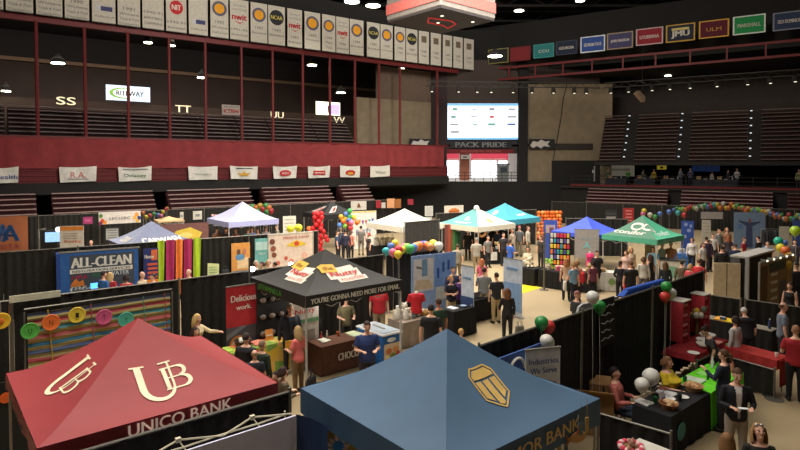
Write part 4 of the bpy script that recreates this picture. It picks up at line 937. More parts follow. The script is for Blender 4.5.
for px, py, c, s in ((30, 331, (84, 170, 74), 'U'), (51, 322.5, (226, 112, 52), 'N'), (77, 315, (214, 188, 62), 'I'), (104, 317, (196, 86, 132), 'T'), (126, 319.5, (76, 168, 148), 'Y')):
    nrm = NF; base = sA + NF * .12; d = ray(px, py); t = (base - V3(0, 0, CAMH)).dot(nrm) / d.dot(nrm); p = V3(0, 0, CAMH) + d * t
    names = {'U': 'green', 'N': 'orange', 'I': 'yellow', 'T': 'magenta', 'Y': 'teal'}
    o = thing('letter_disc', '%s paper plate disc with a dark letter on the streamer backdrop' % names[s], 'disc', p, GA, 'letter discs on the streamer backdrop'); dsc = MB().lathe([(.175, -.01), (.18, 0), (.17, .012), (.12, .0)], seg=24).build('plate', cm(*c, .5), o); dsc.rotation_euler = (PI / 2, 0, 0); face_text(o, s, black_ink, (0, -.03, 0), .07, .11, bold=1)
for px, py, c, t, r in ((1, 321, (226, 180, 50), 'yellow flower shaped disc with orange centre', .17), (4, 311.5, (206, 92, 48), 'rust orange disc above a yellow one', .13)):
    p = at(px, py, 2.12); o = thing('paper_disc', t + ' at the left edge', 'disc', p, GA); g = MB().lathe([(r, -.01), (r * 1.03, 0), (r * .97, .012), (.05, 0)], seg=24).build('plate', cm(*c, .5), o); g.rotation_euler = (PI / 2, 0, 0); MB().ball((0, -.02, 0), (.06, .015, .06), 12, 6).build('centre', cm(206, 110, 44), o); MB().tube([V3(0, 0, r), V3(0, 0, r + .25)], .004, 4).build('string', white, o)
p = at(35, 295.5, 2.46) - V * .08; o = print_board('drape_header', 'narrow cream header sign on top of the drape, far left', 'sign', (p.x, p.y, 2.45), .98, .15, GA, mat('header_cream', (196, 192, 168)))
# ================================================================== drape rows
A2, B2 = at(12, 300.5, 2.4), at(302, 264.5, 2.4)
drape('long black drape wall behind the streamer backdrop and black canopy', A2, B2, 2.4, seed=2)
drape('black drape continuing behind the black canopy to the balloon pole', B2, at(384, 254.6, 2.4), 2.4, seed=22)
drape('dark drape behind the teal and aqua canopies', atY(436, 219, 35), atY(536, 215, 38), 2.35, seed=23)
drape('dark drape behind the royal blue and green canopies', atY(566, 217, 33.5), atY(628, 216, 33), 2.2, seed=24)
drape('black drape at the far left edge beside the streamer backdrop', at(-40, 306, 2.4), at(10, 300.8, 2.4), 2.4, seed=3)
A3, B3 = at(-30, 254.5, 2.4), at(318, 231, 2.4)
drape('second black drape wall behind the blue restoration banner and posters', A3, B3, 2.4, seed=4)
drape('perimeter black drape below the left bleachers', at(-30, 219, 2.6), at(395, 199.5, 2.6), 2.6, seed=5)
drape('black drape behind the coloured far booths on the right', atY(552, 200, 52), atY(845, 217, 41.5), 1.95, seed=6)
A1 = at(479, 346.2, 2.44); B1 = at(704, 271, 2.44)
drape('black drape wall running from the blue canopy to the red shelves', A1, B1, 2.44, seed=7)
pa, pb = at(620, 294, 2.46), at(667, 280.8, 2.46); d = pb - pa
single('drape_cover', MB().box((0, 0, 0), (d.length, .16, .16), 0, .8, .03), mat('cover_blue', (44, 84, 176), .8), 'royal blue cloth strip folded over the black drape top', 'cloth', (pa + pb) / 2, math.atan2(d.y, d.x))
# hanging script banner on D1
def onD1(px, py, off=.1):
    n = V3(-(B1 - A1).normalized().y, (B1 - A1).normalized().x, 0); bs_ = A1 - n * off; dd = ray(px, py); t = (bs_ - V3(0, 0, CAMH)).dot(n) / dd.dot(n); return V3(0, 0, CAMH) + dd * t
ang1 = math.atan2((B1 - A1).y, (B1 - A1).x)
p = onD1(607, 322); o = print_board('hanging_banner', 'black hanging banner with curved white script lines', 'banner', p, .62, 1.0, ang1, mat('banner_black', (32, 32, 32)))
for k in range(5):
    b = MB(); z = .85 - .17 * k; b.tube([V3(-.26 + .052 * i, -.02, z + .02 * math.sin(i * 1.3 + k)) for i in range(11 - (k % 2) * 3)], .011, 5); b.build('script_line', cm(150, 150, 148), o)
p = onD1(520, 352, .2); o = print_board('leaning_banner', 'blue display panel with white ring emblem behind the blue canopy', 'banner', (p.x, p.y, 1.12), 1.8, 2.2, ang1, mat('panel_blue', (66, 96, 160), .6))
b = MB(); b.tube([V3(-.1 + .2 * math.cos(a), -.02, 1.9 + .2 * math.sin(a)) for a in [2 * PI * i / 20 for i in range(16)]], .025, 6); b.build('ring_emblem', white_ink, o); MB().ball((.88, -.02, 2.13), (.14, .05, .14), 14, 8).build('corner_roundel', white, o)
p = at(543.5, 349, 2.3); o = rollup('white banner stand reading Industries We Serve beside blue canopy', (p.x, p.y), .66, p.z, R(16), mat('rollup_pale', (206, 206, 206), .6))
hh = p.z
words(o, 'Industries', blue_ink, 0, hh - .2, .56, .1, bold=2); words(o, 'We Serve', blue_ink, 0, hh - .36, .5, .1, bold=2)
for x in (-.22, .2): mark(o, 'icon', cm(190, 60, 66), oval(x, hh - .62, .1, .1)); mark(o, 'icon', cm(190, 90, 90), rect(x, hh - .74, .1, .06))
# balloons along D1
for px, py, c, t, r in ((541.5, 323, (40, 130, 62), 'green', .125), (548.5, 327, (196, 52, 52), 'red', .12), (546.5, 341, (220, 216, 208), 'white', .115)):
    p = onD1(px, py, .25 if t != 'white' else .45); balloon('%s balloon in the cluster where blue panel meets the black drape' % t, p, c, r, (p.x, p.y, .02))
for px, py, c, t, r in ((592.5, 297.5, (214, 212, 206), 'white', .13), (599.5, 307, (40, 140, 62), 'green', .13)):
    p = onD1(px, py, .25); balloon('%s balloon in front of the grey rounded display top' % t, p, c, r, (p.x, p.y, .02))
for px, py, c, t, r in ((666.5, 287, (50, 150, 66), 'green', .13), (665, 297, (206, 62, 56), 'red', .125), (671, 293.5, (220, 216, 212), 'white', .13)):
    p = onD1(px, py, .25); balloon('%s balloon in the cluster left of the red shelf tower' % t, p, c, r, V3(p.x - .1, p.y - .1, .02))
# grey display peeking over D1
p = onD1(598, 300, -.55); o = thing('curved_display', 'grey fabric display with rounded top peeking over the black drape', 'display', (p.x, p.y, 0), ang1)
MB().slab((-.95, 0, .05), X, Z, [(0, 0), (1.9, 0), (1.9, 2.1), (1.8, 2.22), (.2, 2.3), (.06, 2.26), (0, 2.15)], .05).build('fabric', mat('fabric_grey', (172, 172, 170), .8), o); MB().box((.95 - .95, .02, .02), (1.9, .3, .04)).build('base', steel, o)
# ------------------------------------------------------------------ people helpers
def pp(label, px, py, h, face, d=None, **k):       # standing: head top seen at (px, py)
    p = at(px, py, h) if d is None else atY(px, py, d)
    return person(label, (p.x, p.y), face, h, **k)
def ps(label, px, py, h, face, pose='sit', **k):   # seated
    p = at(px, py, h * .775); return person(label, (p.x, p.y), face, h, pose, **k), p
def hand(oS, i=0, ext=.09):
    o, S = oS; a = S['arms'][i]; k = o.scale[0]; q = (a[2] + a[3] * ext + Z * S['dz']) * k
    return Vector(o.location) + Matrix.Rotation(o.rotation_euler[2], 3, 'Z') @ q
def sitchair(label, p, face, col=(34, 34, 36)):
    a = R(face); back = V3(-math.sin(a), math.cos(a), 0); q = p + back * .04; return chair(label, (q.x, q.y), a, col)
# ================================================================== right foreground
K = dict(near=True)
oS = pp('young man in black blazer and white shirt looking at his phone', 737, 368.5, 1.78, -12, pose='phone', sleeve='jacket', top=(30, 31, 36), shirt=(214, 204, 200), bot=(150, 136, 124), hc=(84, 58, 40), near=True)
hp = hand(oS, 0, .14); single('phone', MB().box((0, 0, 0), (.15, .075, .012), 0, 1, .004), mat('phone_white', (230, 232, 236), .3), 'white phone held by the young man in the black blazer', 'phone', hp + V3(.08, -.02, .03), R(-12))
o, S = pp('woman with long blonde brown hair and sunglasses on her head looking up', 760, 425, 1.66, -14, pose='lookup', fem=1, sleeve='short', top=(36, 32, 28), hair='long', hc=(160, 122, 80), near=True)
sg = MB(); hd_ = S['hd']
for s_ in (-1, 1): sg.ball(hd_(s_ * .036, -.066, 1.727), (.03, .012, .02), 10, 6, S['HR'])
sg.tube([hd_(-.07, -.03, 1.72), hd_(-.03, -.07, 1.732), hd_(.03, -.07, 1.732), hd_(.07, -.03, 1.72)], .005, 5)
sg.build('sunglasses', mat('glasses_glint', (190, 190, 190), .1, metal=.6), o, (0, 0, S['dz']))
pp('person with long brown hair seen from behind at the bottom right', 727, 434, 1.6, 165, pose='stand', fem=1, top=(40, 34, 32), hair='long', hc=(128, 92, 60), near=True)
pp('woman in navy long sleeved top standing with her back to us at the green table', 724, 350, 1.66, -140, pose='oneup', fem=1, sleeve='long', top=(34, 42, 62), bot=(34, 34, 40), hair='pony', hc=(84, 58, 40), near=True)
f_ = 44; o, p = ps('woman in yellow shirt seated behind the green table', 667.5, 357, 1.74, f_, fem=1, top=(214, 184, 44), bot=(50, 46, 44), hair='bob', hc=(112, 78, 48), near=True, heavy=1.3); sitchair('dark folding chair under the woman in yellow', p, f_)
f_ = 62; o, p = ps('man in pink checked shirt seated on a folding chair with crossed hands', 619.5, 366, 1.74, f_, pose='sitback', sleeve='long', top=(190, 108, 100), bot=(58, 70, 90), hc=(36, 28, 26), near=True); sitchair('black folding chair under the man in pink shirt', p, f_)
P1 = at(671, 417.5, .76); c1 = P1 + U * .86 + V * .37
tb, cl, top = table('folding table under the black cloth with teal disc', c1, 1.7, .72, (32, 32, 34), 'black tablecloth with teal round logo, beside man in pink shirt', .76)
g = MB().lathe([(.17, -.004), (.17, .004)], seg=24).build('round_logo', mat('logo_teal', (66, 132, 130), .6), cl, (-.5, -.405, .4)); g.rotation_euler = (PI / 2 + .03, 0, 0)
for kind, lab, u, v, c, s, c2 in [('basket', 'brown basket of snacks at the near right corner of the black table', -.6, -.45, (150, 104, 70), 1.0, (206, 170, 130)), ('papers', 'white leaflets at the left end of the black table', -.75, .7, (214, 212, 208), 1.0, None), ('cup', 'green cup beside white leaflets on the black table', -.55, .35, (56, 130, 66), 1, None),
        ('plate', 'white plate of sweets in the middle of the black table', -.1, .1, (216, 212, 204), 1.0, None), ('papers', 'fanned white sheets in the middle of the black table', .15, .5, (206, 206, 206), 1.2, None), ('cup', 'black mug in the middle of the black table', .0, -.4, (30, 30, 32), 1.0, None),
        ('plate', 'small white plate beside the black mug', .25, -.35, (206, 204, 198), .8, None), ('bowl', 'dark red bowl at the far end of the black table', .3, .85, (116, 60, 50), .6, None), ('basket', 'tan basket of wrapped sweets where black and green tables meet', .85, -.3, (166, 126, 90), 1.1, (196, 150, 110)), ('card', 'white leaning card on the black table', -.45, .0, (222, 222, 222), .8, (90, 90, 160))]:
    put(kind, lab, top(u, v), c, GA + .2 * u, s, c2)
c2_ = P1 + U * 2.62 + V * .37
tb, cl, top = table('folding table under the bright green cloth', c2_, 1.72, .74, (104, 214, 40), 'bright lime green tablecloth reaching the floor', .76, seed=2, m=mat('cloth_lime', (104, 214, 40), .85))
for kind, lab, u, v, c, s, c2 in [('bottle', 'clear white bottle at the far end of the green table', .75, .5, (216, 220, 222), 1.0, (240, 240, 240)), ('papers', 'white forms in front of the woman in yellow', -.5, .35, (200, 214, 190), 1.3, None), ('papers', 'pale green folders on the green table', .1, .2, (150, 224, 110), 1.3, None), ('bowl', 'white bowl near the front of the green table', -.1, -.55, (214, 216, 206), .9, None),
        ('cup', 'dark green cup at the left of the green table', -.8, .6, (40, 110, 60), 1, None), ('bottle', 'dark green bottle in the middle of the green table', -.2, -.1, (40, 90, 50), .7, (30, 60, 30)), ('card', 'green leaning card at the far end of the green table', .5, -.1, (120, 220, 80), .8, (230, 230, 230))]:
    put(kind, lab, top(u, v), c, GA, s, c2)
put('bottle', 'tall pink drink bottle beside the woman in navy', top(.8, -.55), (206, 130, 116), 0, 1.3, (236, 236, 230))
drape('low black drape in front of the man in pink shirt', at(598, 413, .9), at(671, 434, .9), .9, seed=8, amp=.03)
for px, py, t, r, pt in ((651, 377, 'larger of two, behind the woman in yellow', .17, (653, 415)), (642, 385, 'smaller of two, beside the man in pink shirt', .14, (645, 415))):
    p = at(px, py, 1.15); balloon('white balloon, %s' % t, p, (222, 220, 212), r, at(pt[0], pt[1], .02) + V3(0, .6, 0))
p = atY(595, 400, 11.5); o = thing('cardboard_box', 'open tan cardboard box with raised flaps behind blue canopy', 'box', (p.x, p.y, 0), R(-18)); cb = cm(166, 126, 80)
b = MB()
for sx in (-1, 1): b.box((sx * .34, 0, .43), (.012, .5, .86))
for sy in (-1, 1): b.box((0, sy * .25, .43), (.68, .012, .86))
b.box((0, 0, .01), (.68, .5, .02)); b.build('carton', cb, o)
MB().slab((-.34, -.25, .86), X, V3(0, -.75, .5), [(0, 0), (.68, 0), (.68, .2), (0, .2)], .008).build('flap', cm(190, 150, 100), o); MB().slab((-.34, .25, .86), X, V3(0, .6, .7), [(0, 0), (.68, 0), (.66, .22), (.02, .22)], .008).build('flap', cb, o); MB().slab((-.34, -.25, .86), V3(0, 1, 0), V3(-.8, 0, .55), [(0, 0), (.5, 0), (.5, .2), (0, .2)], .008).build('flap', cm(196, 156, 104), o)
c3 = at(629, 455, .76) - V * .15; tb, cl, top = table('folding table under white cloth at the bottom beside blue canopy', c3, 1.3, .62, (206, 202, 192), 'white tablecloth at the bottom beside the blue canopy leg', .76, rz=GA)
put('papers', 'cream leaflets on the white table at the bottom', top(-.3, .4), (220, 210, 190), GA, 1.2); put('plush', 'small pinkish brown toy on the white table at the bottom', top(.1, .5), (176, 130, 110), .4, .7)
p = at(631, 444, .86); o = thing('flower_wreath', 'pink and white flower ring basket on the white table at the bottom', 'wreath', (p.x, p.y, .77), 0); MB().lathe([(.1, 0), (.12, .05), (.1, .06)], seg=16).build('basket', cm(120, 96, 60), o)
for k in range(14): a = 2 * PI * k / 14; MB().ball((.17 * math.cos(a), .17 * math.sin(a), .055), (.05, .05, .045), 8, 6).build('bloom', cm(*((206, 66, 90), (226, 190, 190))[k % 2]), o, smooth=True)
pp('bald person half hidden beneath the right side of the blue canopy', 549, 442, 1.62, 150, hair='fringe', hc=(70, 60, 56), skin='t', top=(60, 56, 70), near=True)
# red topped table and its people
HT = .86
Q1, Q2 = at(723, 346.5, HT), at(777, 361, HT); L_ = (Q2 - Q1).length; rzV = math.atan2((Q1 - Q2).y, (Q1 - Q2).x); ctr_ = (Q1 + Q2) / 2 + U * .3
tb, cl, top = table('long table under the red cloth with black front drape', ctr_, L_ + .05, .58, (160, 46, 42), 'red tablecloth with short overhang on the right hand table', HT, rz=rzV, drop=.2)
MB().slab((-(L_ + .05) / 2 - .05, -.3, HT), V3(0, 1, 0), -Z, [(0, 0), (.56, 0), (.54, .62), (.04, .62)], .01).build('end_drop', cm(160, 46, 42, .9), cl)
drape('low black drape below the red tablecloth on the right', Q1 - U * .14, Q2 - U * .14, .68, seed=11, amp=.03)
put('cup', 'small white cup on the near end of the red tablecloth', top(-.82, .1), (220, 216, 206), 0, .9); put('papers', 'green leaflet on the far end of the red tablecloth', top(.9, .2), (120, 170, 130), 1, .9)
pp('white haired man in black shirt behind the red tablecloth', 747.5, 311.5, 1.62, 165, pose='lean', top=(28, 28, 30), bot=(36, 36, 40), hair='short', hc=(206, 202, 196), near=True, heavy=1.15, d=15.0)
pp('balding man in blue grey polo facing right behind the red tablecloth', 783, 309, 1.76, 70, pose='stand', top=(112, 122, 136), bot=(44, 44, 50), hair='fringe', hc=(96, 80, 66), near=True, d=15.0)
pp('man in red polo and black trousers standing at the right edge', 796, 326, 1.74, 155, pose='hold', top=(166, 40, 48), bot=(26, 26, 28), hair='short', hc=(150, 110, 80), near=True, heavy=1.1)
pp('second person in red shirt cut off at the right edge', 809, 327, 1.7, -120, top=(158, 38, 44), bot=(30, 30, 32), hc=(120, 90, 64), near=True, d=14.2)
pp('dark haired woman in white blouse beside the white haired man', 735.5, 316.5, 1.6, -150, fem=1, sleeve='long', top=(196, 194, 192), hair='bob', hc=(48, 36, 32), near=True)
pp('dark haired woman in charcoal leaning over the red shelf table', 717, 325, 1.56, -100, pose='lean', fem=1, sleeve='short', top=(70, 68, 70), hair='bun', hc=(44, 32, 28), near=True)
# red shelf towers
c4 = at(690, 343, .95); tb, cl, top = table('table under a red cloth carrying red shelf towers', c4 - V * .16, 1.9, .7, (138, 34, 40), 'dark red tablecloth below the red shelf towers', .95, seed=4, drop=.12)
drape('low black drape under the table of red shelf towers', c4 - U * .95 - V * .56, c4 + U * .3 - V * .56, .84, seed=12, amp=.03)
def tower(label, p, w, d_, h, rz):
    o = thing('shelf_tower', label, 'shelf', p, rz); rm = mat('tower_red', (200, 62, 72), .6); pk = cm(236, 160, 160)
    for sx in (-1, 1): MB().box((sx * (w / 2 - .012), 0, h / 2), (.024, d_, h)).build('side_panel', rm, o)
    MB().box((0, d_ / 2 - .01, h / 2), (w - .05, .02, h)).build('back_panel', rm, o); MB().box((0, 0, h + .015), (w + .04, d_ + .04, .03)).build('top', mat('tower_white', (222, 214, 204), .6), o)
    n = 8
    for k in range(n):
        s = MB().box((0, 0, .02 + (h - .04) * k / n), (w - .05, d_ - .03, .02)).build('shelf', rm, o)
        b = MB()
        for j in range(4): b.box((-w / 2 + .06 + (w - .12) * (j + .5) / 4, -.04, .02 + (h - .04) * k / n + .045), ((w - .14) / 4 * .9, d_ - .12, .065), 0, 1, .006)
        b.build('packets', pk if k % 2 else cm(176, 60, 66), s)
tower('red shelf tower full of packets, nearer of two, left of gift bouquet', at(678, 340, .965), .40, .40, 1.02, GA); tower('red shelf tower full of packets, farther of two, behind gift bouquet', at(704, 332, .965) + V * .1, .34, .34, 1.0, GA)
p = at(697, 334, .965); o = thing('gift_bouquet', 'tall bouquet of yellow, white and grey wrapped flowers beside red towers', 'bouquet', p, 0); MB().lathe([(.06, 0), (.05, .1), (.02, .3)], seg=10).build('vase', cm(120, 96, 60), o); rr = random.Random(8)
for k, c in enumerate([(206, 164, 50), (196, 190, 176), (110, 116, 100), (214, 176, 60), (90, 84, 64), (206, 200, 190), (130, 120, 90)]): q = V3(rr.uniform(-.14, .14), rr.uniform(-.1, .1), rr.uniform(.42, .8)); g = MB().ball(q, (.075, .075, .09), 9, 6).build('bloom', cm(*c), o, smooth=True); MB().tube([V3(0, 0, .25), q], .01, 5).build('stem', cm(80, 86, 50), g)
for u, v, c, s, t, kd in [(-.1, -.6, (222, 218, 206), 1.2, 'white bowl at the front of the red shelf table', 'bowl'), (.25, -.2, (226, 222, 212), 1.2, 'white bowl in the middle of the red shelf table', 'bowl'), (.75, .1, (232, 228, 220), 1.3, 'white bowl at the far end of the red shelf table', 'bowl'), (.55, -.65, (210, 140, 130), 1.0, 'pink leaflets on the red shelf table', 'papers'), (.05, -.2, (90, 130, 90), .9, 'green cup between white bowls on the red shelf table', 'cup'), (-.8, -.7, (226, 224, 216), 1.0, 'white plate at the left end of the red shelf table', 'plate')]: put(kd, t, top(u, v), c, GA, s)
# pale topped table row and low drapes behind
for (xa, ya, xb, yb, t, sd) in [(705, 318, 737, 324.5, 'left of the grey partition post', 1), (740, 325, 772, 331.5, 'right of the grey partition post', 2)]:
    A = at(xa, ya, .75); B = at(xb, yb, .75); rz = math.atan2((A - B).y, (A - B).x)
    tb, cl, top = table('long grey topped folding table with black skirt, %s' % t, (A + B) / 2 + U * .2, (A - B).length, .45, (28, 28, 28), 'black table skirt %s' % t, .74, rz=rz, seed=sd)
    MB().box((0, 0, .757), ((A - B).length + .02, .46, .014)).build('top_runner', cm(134, 126, 112), cl)
    if sd == 1: put('papers', 'yellow folder standing out on the grey topped table', top(-.6, .1, .03), (226, 196, 40), rz, 1.5); put('papers', 'orange yellow papers on the grey topped table', top(.1, .1, .03), (226, 160, 50), rz, 1.4); put('box', 'blue box behind the orange papers', top(-.1, .6, .03), (70, 90, 130), rz, .6)
    if sd == 2: put('bottle', 'dark bottle on the table beside the man in grey polo', top(-.7, 0, .03), (60, 70, 110), 0, 1.1)
for (xa, ya, xb, yb, t, sd) in [(704, 294, 741, 299.5, 'behind the yellow folder', 14), (745, 299.5, 812, 309, 'behind the men at the red table', 15)]: drape('waist high black drape %s' % t, at(xa, ya, 1.3), at(xb, yb, 1.3), 1.3, seed=sd, amp=.03)
# partition and displays at right
pz_ = at(747, 257.5, 2.2); o = thing('booth_partition', 'tall black wall partition with pale top and grey post', 'partition', (pz_.x, pz_.y, 0), GA)
MB().box((1.35, .25, 1.08), (2.6, .4, 2.16)).build('wall_panel', mat('partition_black', (30, 29, 30), .8), o); MB().box((1.35, .25, 2.19), (2.74, .56, .06)).build('top_cover', mat('partition_pale', (176, 172, 166), .6), o); MB().box((0, -.02, 1.1), (.1, .12, 2.2)).build('post', mat('partition_post', (150, 150, 150), .5), o); MB().box((-.02, .36, 1.1), (.04, .3, 2.1)).build('end_panel', cm(84, 82, 84), o)
p = at(727, 263, 2.0); o = print_board('panel_board', 'tan double panel board beside the black partition', 'board', (p.x, p.y, 1.0), .86, 2.0, R(-12), mat('board_tan', (226, 206, 172), .8)); o.location.z = 0
for x in (-.21, .21): mark(o, 'printed_panel', cm(214, 194, 160), rect(x, 1.05, .38, 1.8))
mark(o, 'divider', cm(120, 104, 80), rect(0, 1, .02, 2.0))
A = at(760, 263, 2.1); B = at(792, 255.5, 2.1); w = (B - A).length; c = (A + B) / 2; o = print_board('trade_display', 'silver framed tan and brown display wall with small lamps on top', 'display', (c.x, c.y, 1.05), w, 2.1, math.atan2((B - A).y, (B - A).x), mat('display_tan', (150, 118, 74), .7), frame=steel); o.location.z = 0
mark(o, 'printed_panel', cm(104, 74, 42), rect(-w * .38, 1.0, w * .2, 1.9)); mark(o, 'printed_panel', cm(70, 76, 64), rect(w * .02, 1.85, w * .5, .3)); mark(o, 'printed_panel', cm(96, 92, 96), rect(w * .2, .7, w * .2, 1.2)); mark(o, 'printed_panel', cm(170, 132, 72), rect(w * .4, 1.0, w * .16, 1.9))
for k in range(4): mark(o, 'printed_line', cm(210, 200, 176), rect(-w * .08, 1.6 - .28 * k, w * .2, .1), -.016)
for k in range(5): q = MB().box((-w / 2 + w * (k + .5) / 5, -.02, 2.17), (.06, .2, .05)).build('lamp', steel, o); MB().box((-w / 2 + w * (k + .5) / 5, -.12, 2.16), (.08, .03, .06)).build('lens', mat('spot_glow', (230, 224, 200)), q)
for px, py, c, t, z, r in ((780, 245, (40, 180, 150), 'teal', 2.4, .17), (782.5, 252, (226, 206, 50), 'yellow', 2.2, .16), (787.5, 255, (226, 110, 60), 'orange', 2.15, .16), (792, 262, (206, 160, 40), 'amber', 2.0, .17), (790, 270, (190, 150, 40), 'dark yellow', 1.8, .16), (797.5, 234, (170, 206, 50), 'lime', 2.7, .2), (786.5, 247, (90, 120, 190), 'pale blue', 2.3, .12)):
    p = at(px, py, z) + V3(.6, 1.0, 0); balloon('%s balloon in the cluster behind the tan display wall' % t, p, c, r, (p.x + .1, p.y, .02), 'balloons behind the tan display wall')
pp('person in dark jacket at the right edge below the balloons', 797, 263, 1.76, 160, sleeve='long', top=(34, 33, 36), hair='cap', hc=(30, 30, 34)); pp('bare armed woman in black top beside the right display wall', 790, 283, 1.62, -60, fem=1, sleeve='none', top=(30, 28, 30), hair='pony', hc=(60, 44, 36))
# ================================================================== middle aisle
A = at(411.5, 256.5, 2.2); B = at(456, 251.5, 2.2); w = (B - A).length; c = (A + B) / 2; aB = math.atan2((B - A).y, (B - A).x)
o = print_board('trade_display', 'blue display wall with photographs of bottles and a ward', 'display', (c.x, c.y, 1.1), w, 2.2, aB, mat('display_blue', (138, 166, 212), .6)); o.location.z = 0
mark(o, 'photo_panel', cm(204, 204, 204), rect(-w * .24, 1.5, w * .44, 1.15)); mark(o, 'photo_shape', cm(110, 146, 176), rect(-w * .22, 1.75, w * .12, .6), -.014); mark(o, 'photo_shape', cm(196, 180, 156), [(-w * .44, 1.0), (-w * .04, 1.0), (-w * .1, 1.3), (-w * .4, 1.35)], -.014); mark(o, 'photo_shape', cm(120, 110, 108), [(-w * .4, 1.75), (-w * .28, 1.7), (-w * .28, 1.78), (-w * .4, 1.85)], -.014)
mark(o, 'photo_panel', cm(116, 152, 210), rect(w * .25, 1.6, w * .46, 1.1))
for x, z in ((.08, 1.5), (.2, 1.7), (.32, 1.75)): mark(o, 'printed_bottle', cm(48, 80, 150), rect(w * x, z, w * .05, .36), -.014)
mark(o, 'photo_shape', cm(196, 200, 200), rect(w * .25, .75, w * .44, .5), -.01)
drape('black drape behind the blue display wall under the balloon row', at(386, 255, 2.1), at(442, 249, 2.1), 2.1, seed=16)
cols = [('red', (214, 60, 70)), ('orange', (236, 130, 50)), ('yellow', (232, 208, 60)), ('lime', (140, 206, 80)), ('blue', (90, 130, 206)), ('peach', (240, 160, 100)), ('purple', (110, 80, 160)), ('white', (226, 222, 210)), ('pink', (230, 110, 150)), ('green', (70, 170, 90)), ('teal', (60, 180, 190)), ('gold', (214, 170, 60))]
rr = random.Random(12)
seq = [0, 2, 8, 3, 9, 4, 5, 1, 6, 4, 1, 5, 2, 3, 7]
pos_ = ['at the left end', 'second from the left', 'third from the left', 'fourth from the left', 'fifth from the left', 'left of the middle', 'in the middle', 'just right of the middle', 'right of the middle', 'seventh from the right', 'sixth from the right', 'fifth from the right', 'third from the right', 'second from the right', 'at the right end']
for k, ci in enumerate(seq): p = at(399 + 2.85 * k, 250.5 - .35 * k + rr.uniform(-2, 1.2), 2.3) + V3(0, .1, 0); balloon('%s balloon on the drape above the blue display, %s' % (cols[ci][0], pos_[k]), p, cols[ci][1], rr.uniform(.14, .18), None, 'balloon row above the blue display')
for k, (px, py, ci) in enumerate([(386, 251, 10), (391, 246, 4), (395, 243, 2), (399, 249, 0), (393, 252, 8), (398, 254, 2)]): p = at(px, py, 2.35) + V3(0, -.1, 0); balloon('%s balloon tied to the pole right of the black canopy, %s' % (cols[ci][0], ['lowest left', 'upper left', 'topmost', 'right hand', 'low middle', 'lowest right'][k]), p, cols[ci][1], .14, (p.x, p.y, .02), 'balloons on the pole by the black canopy')
rollup('tall pale blue banner stand with a dark photograph, left in the aisle', loc2(at(467, 330, 0)), .56, 2.1, GA - PI / 2, mat('rollup_blue_white', (208, 220, 236), .6)); o = bpy.data.objects[-1] if False else [x for x in COL.objects if x.name.startswith('banner_stand') and not x.parent][-1]
mark(o, 'photo_panel', cm(60, 84, 130), rect(0, .62, .56, .95)); mark(o, 'photo_shape', cm(150, 160, 170), [(-.25, .3), (.2, .9), (.26, .9), (-.1, .25)], -.016); mark(o, 'printed_line', cm(120, 160, 190), rect(0, 1.7, .36, .06))
o = rollup('pale blue and white banner stand, right in the aisle', loc2(at(512.5, 259, 2.05)), .84, 2.05, GA - PI / 2, mat('rollup_blue_white', (186, 204, 226), .6)); mark(o, 'printed_panel', cm(140, 172, 214), rect(0, .7, .8, 1.0)); mark(o, 'printed_line', cm(120, 160, 200), rect(0, 1.7, .5, .08), -.016)
tb, cl, top = table('small counter under black cloth in front of arms folded woman', at(458, 308, .85), .95, .55, (26, 26, 27), 'black tablecloth on the small aisle counter', .85, seed=5); put('papers', 'white leaflets on the small black aisle counter', top(-.4, .2), (210, 212, 220), GA, 1.1); put('bowl', 'pale blue bowl on the small black aisle counter', top(.4, -.2), (150, 170, 200), 0, .7)
tb, cl, top = table('folding table beneath the black cloth beside the khaki men', at(488, 300, .75) + V * .5, 1.5, .6, (26, 26, 27), 'black tablecloth between the two pale banner stands', .75, seed=6); put('laptop', 'grey laptop on the table between the pale banner stands', top(-.2, .1), (120, 120, 124), GA + PI, 1, (60, 70, 90)); put('papers', 'white papers on the table between the pale banner stands', top(.5, 0), (220, 220, 220), GA, 1.2)
for a in [('woman with folded arms in black top and khaki trousers', 451, 276, 1.66, 28, dict(pose='crossed', fem=1, top=(38, 38, 48), bot=(190, 166, 128), hair='bob', hc=(176, 128, 78))), ('woman in purple top behind the arms folded woman', 461, 274.5, 1.66, -25, dict(fem=1, sleeve='long', top=(80, 44, 110), hair='bob', hc=(40, 30, 34))), ('dark haired man behind the arms folded woman', 453, 267, 1.76, 10, dict(top=(60, 70, 100), hc=(44, 34, 30), sleeve='long')),
          ('man in grey polo and khaki trousers with his back turned', 484, 268, 1.76, 172, dict(pose='hold', top=(140, 142, 142), bot=(190, 164, 124), hc=(60, 44, 34))), ('man in black polo and khaki trousers beside the long haired woman', 496.5, 273, 1.72, -160, dict(pose='stand', top=(44, 46, 50), bot=(184, 162, 118), hc=(56, 44, 36))),
          ('woman with long brown hair in black coat seen from behind', 507.5, 288.5, 1.62, 178, dict(pose='bag', fem=1, sleeve='long', top=(36, 34, 36), bot=(34, 32, 34), hair='long', hc=(112, 74, 48))), ('woman with ginger hair and pink top at the aisle table', 482, 259, 1.6, 150, dict(fem=1, top=(230, 110, 140), hair='long', hc=(196, 120, 80))),
          ('man in dark jacket and reddish cap beside the black drape', 577, 291.5, 1.72, 110, dict(pose='hold', sleeve='long', top=(48, 50, 50), bot=(40, 40, 44), hair='cap', hc=(150, 96, 92))), ('person with pinkish hat low behind the black drape', 573.5, 310, 1.15, 150, dict(top=(190, 160, 140), hair='short', hc=(196, 140, 130))),
          ('man in black polo with his back to us left of the blue canopy', 431, 305, 1.78, 170, dict(top=(30, 30, 33), bot=(40, 40, 44), hc=(40, 32, 28), near=True, heavy=1.1)), ('man in dark green shirt beside the red polo form', 438.5, 299, 1.72, -150, dict(top=(38, 62, 50), bot=(90, 80, 66), hc=(70, 48, 36), skin='t'))]:
    pp(a[0], a[1], a[2], a[3], a[4], **a[5])
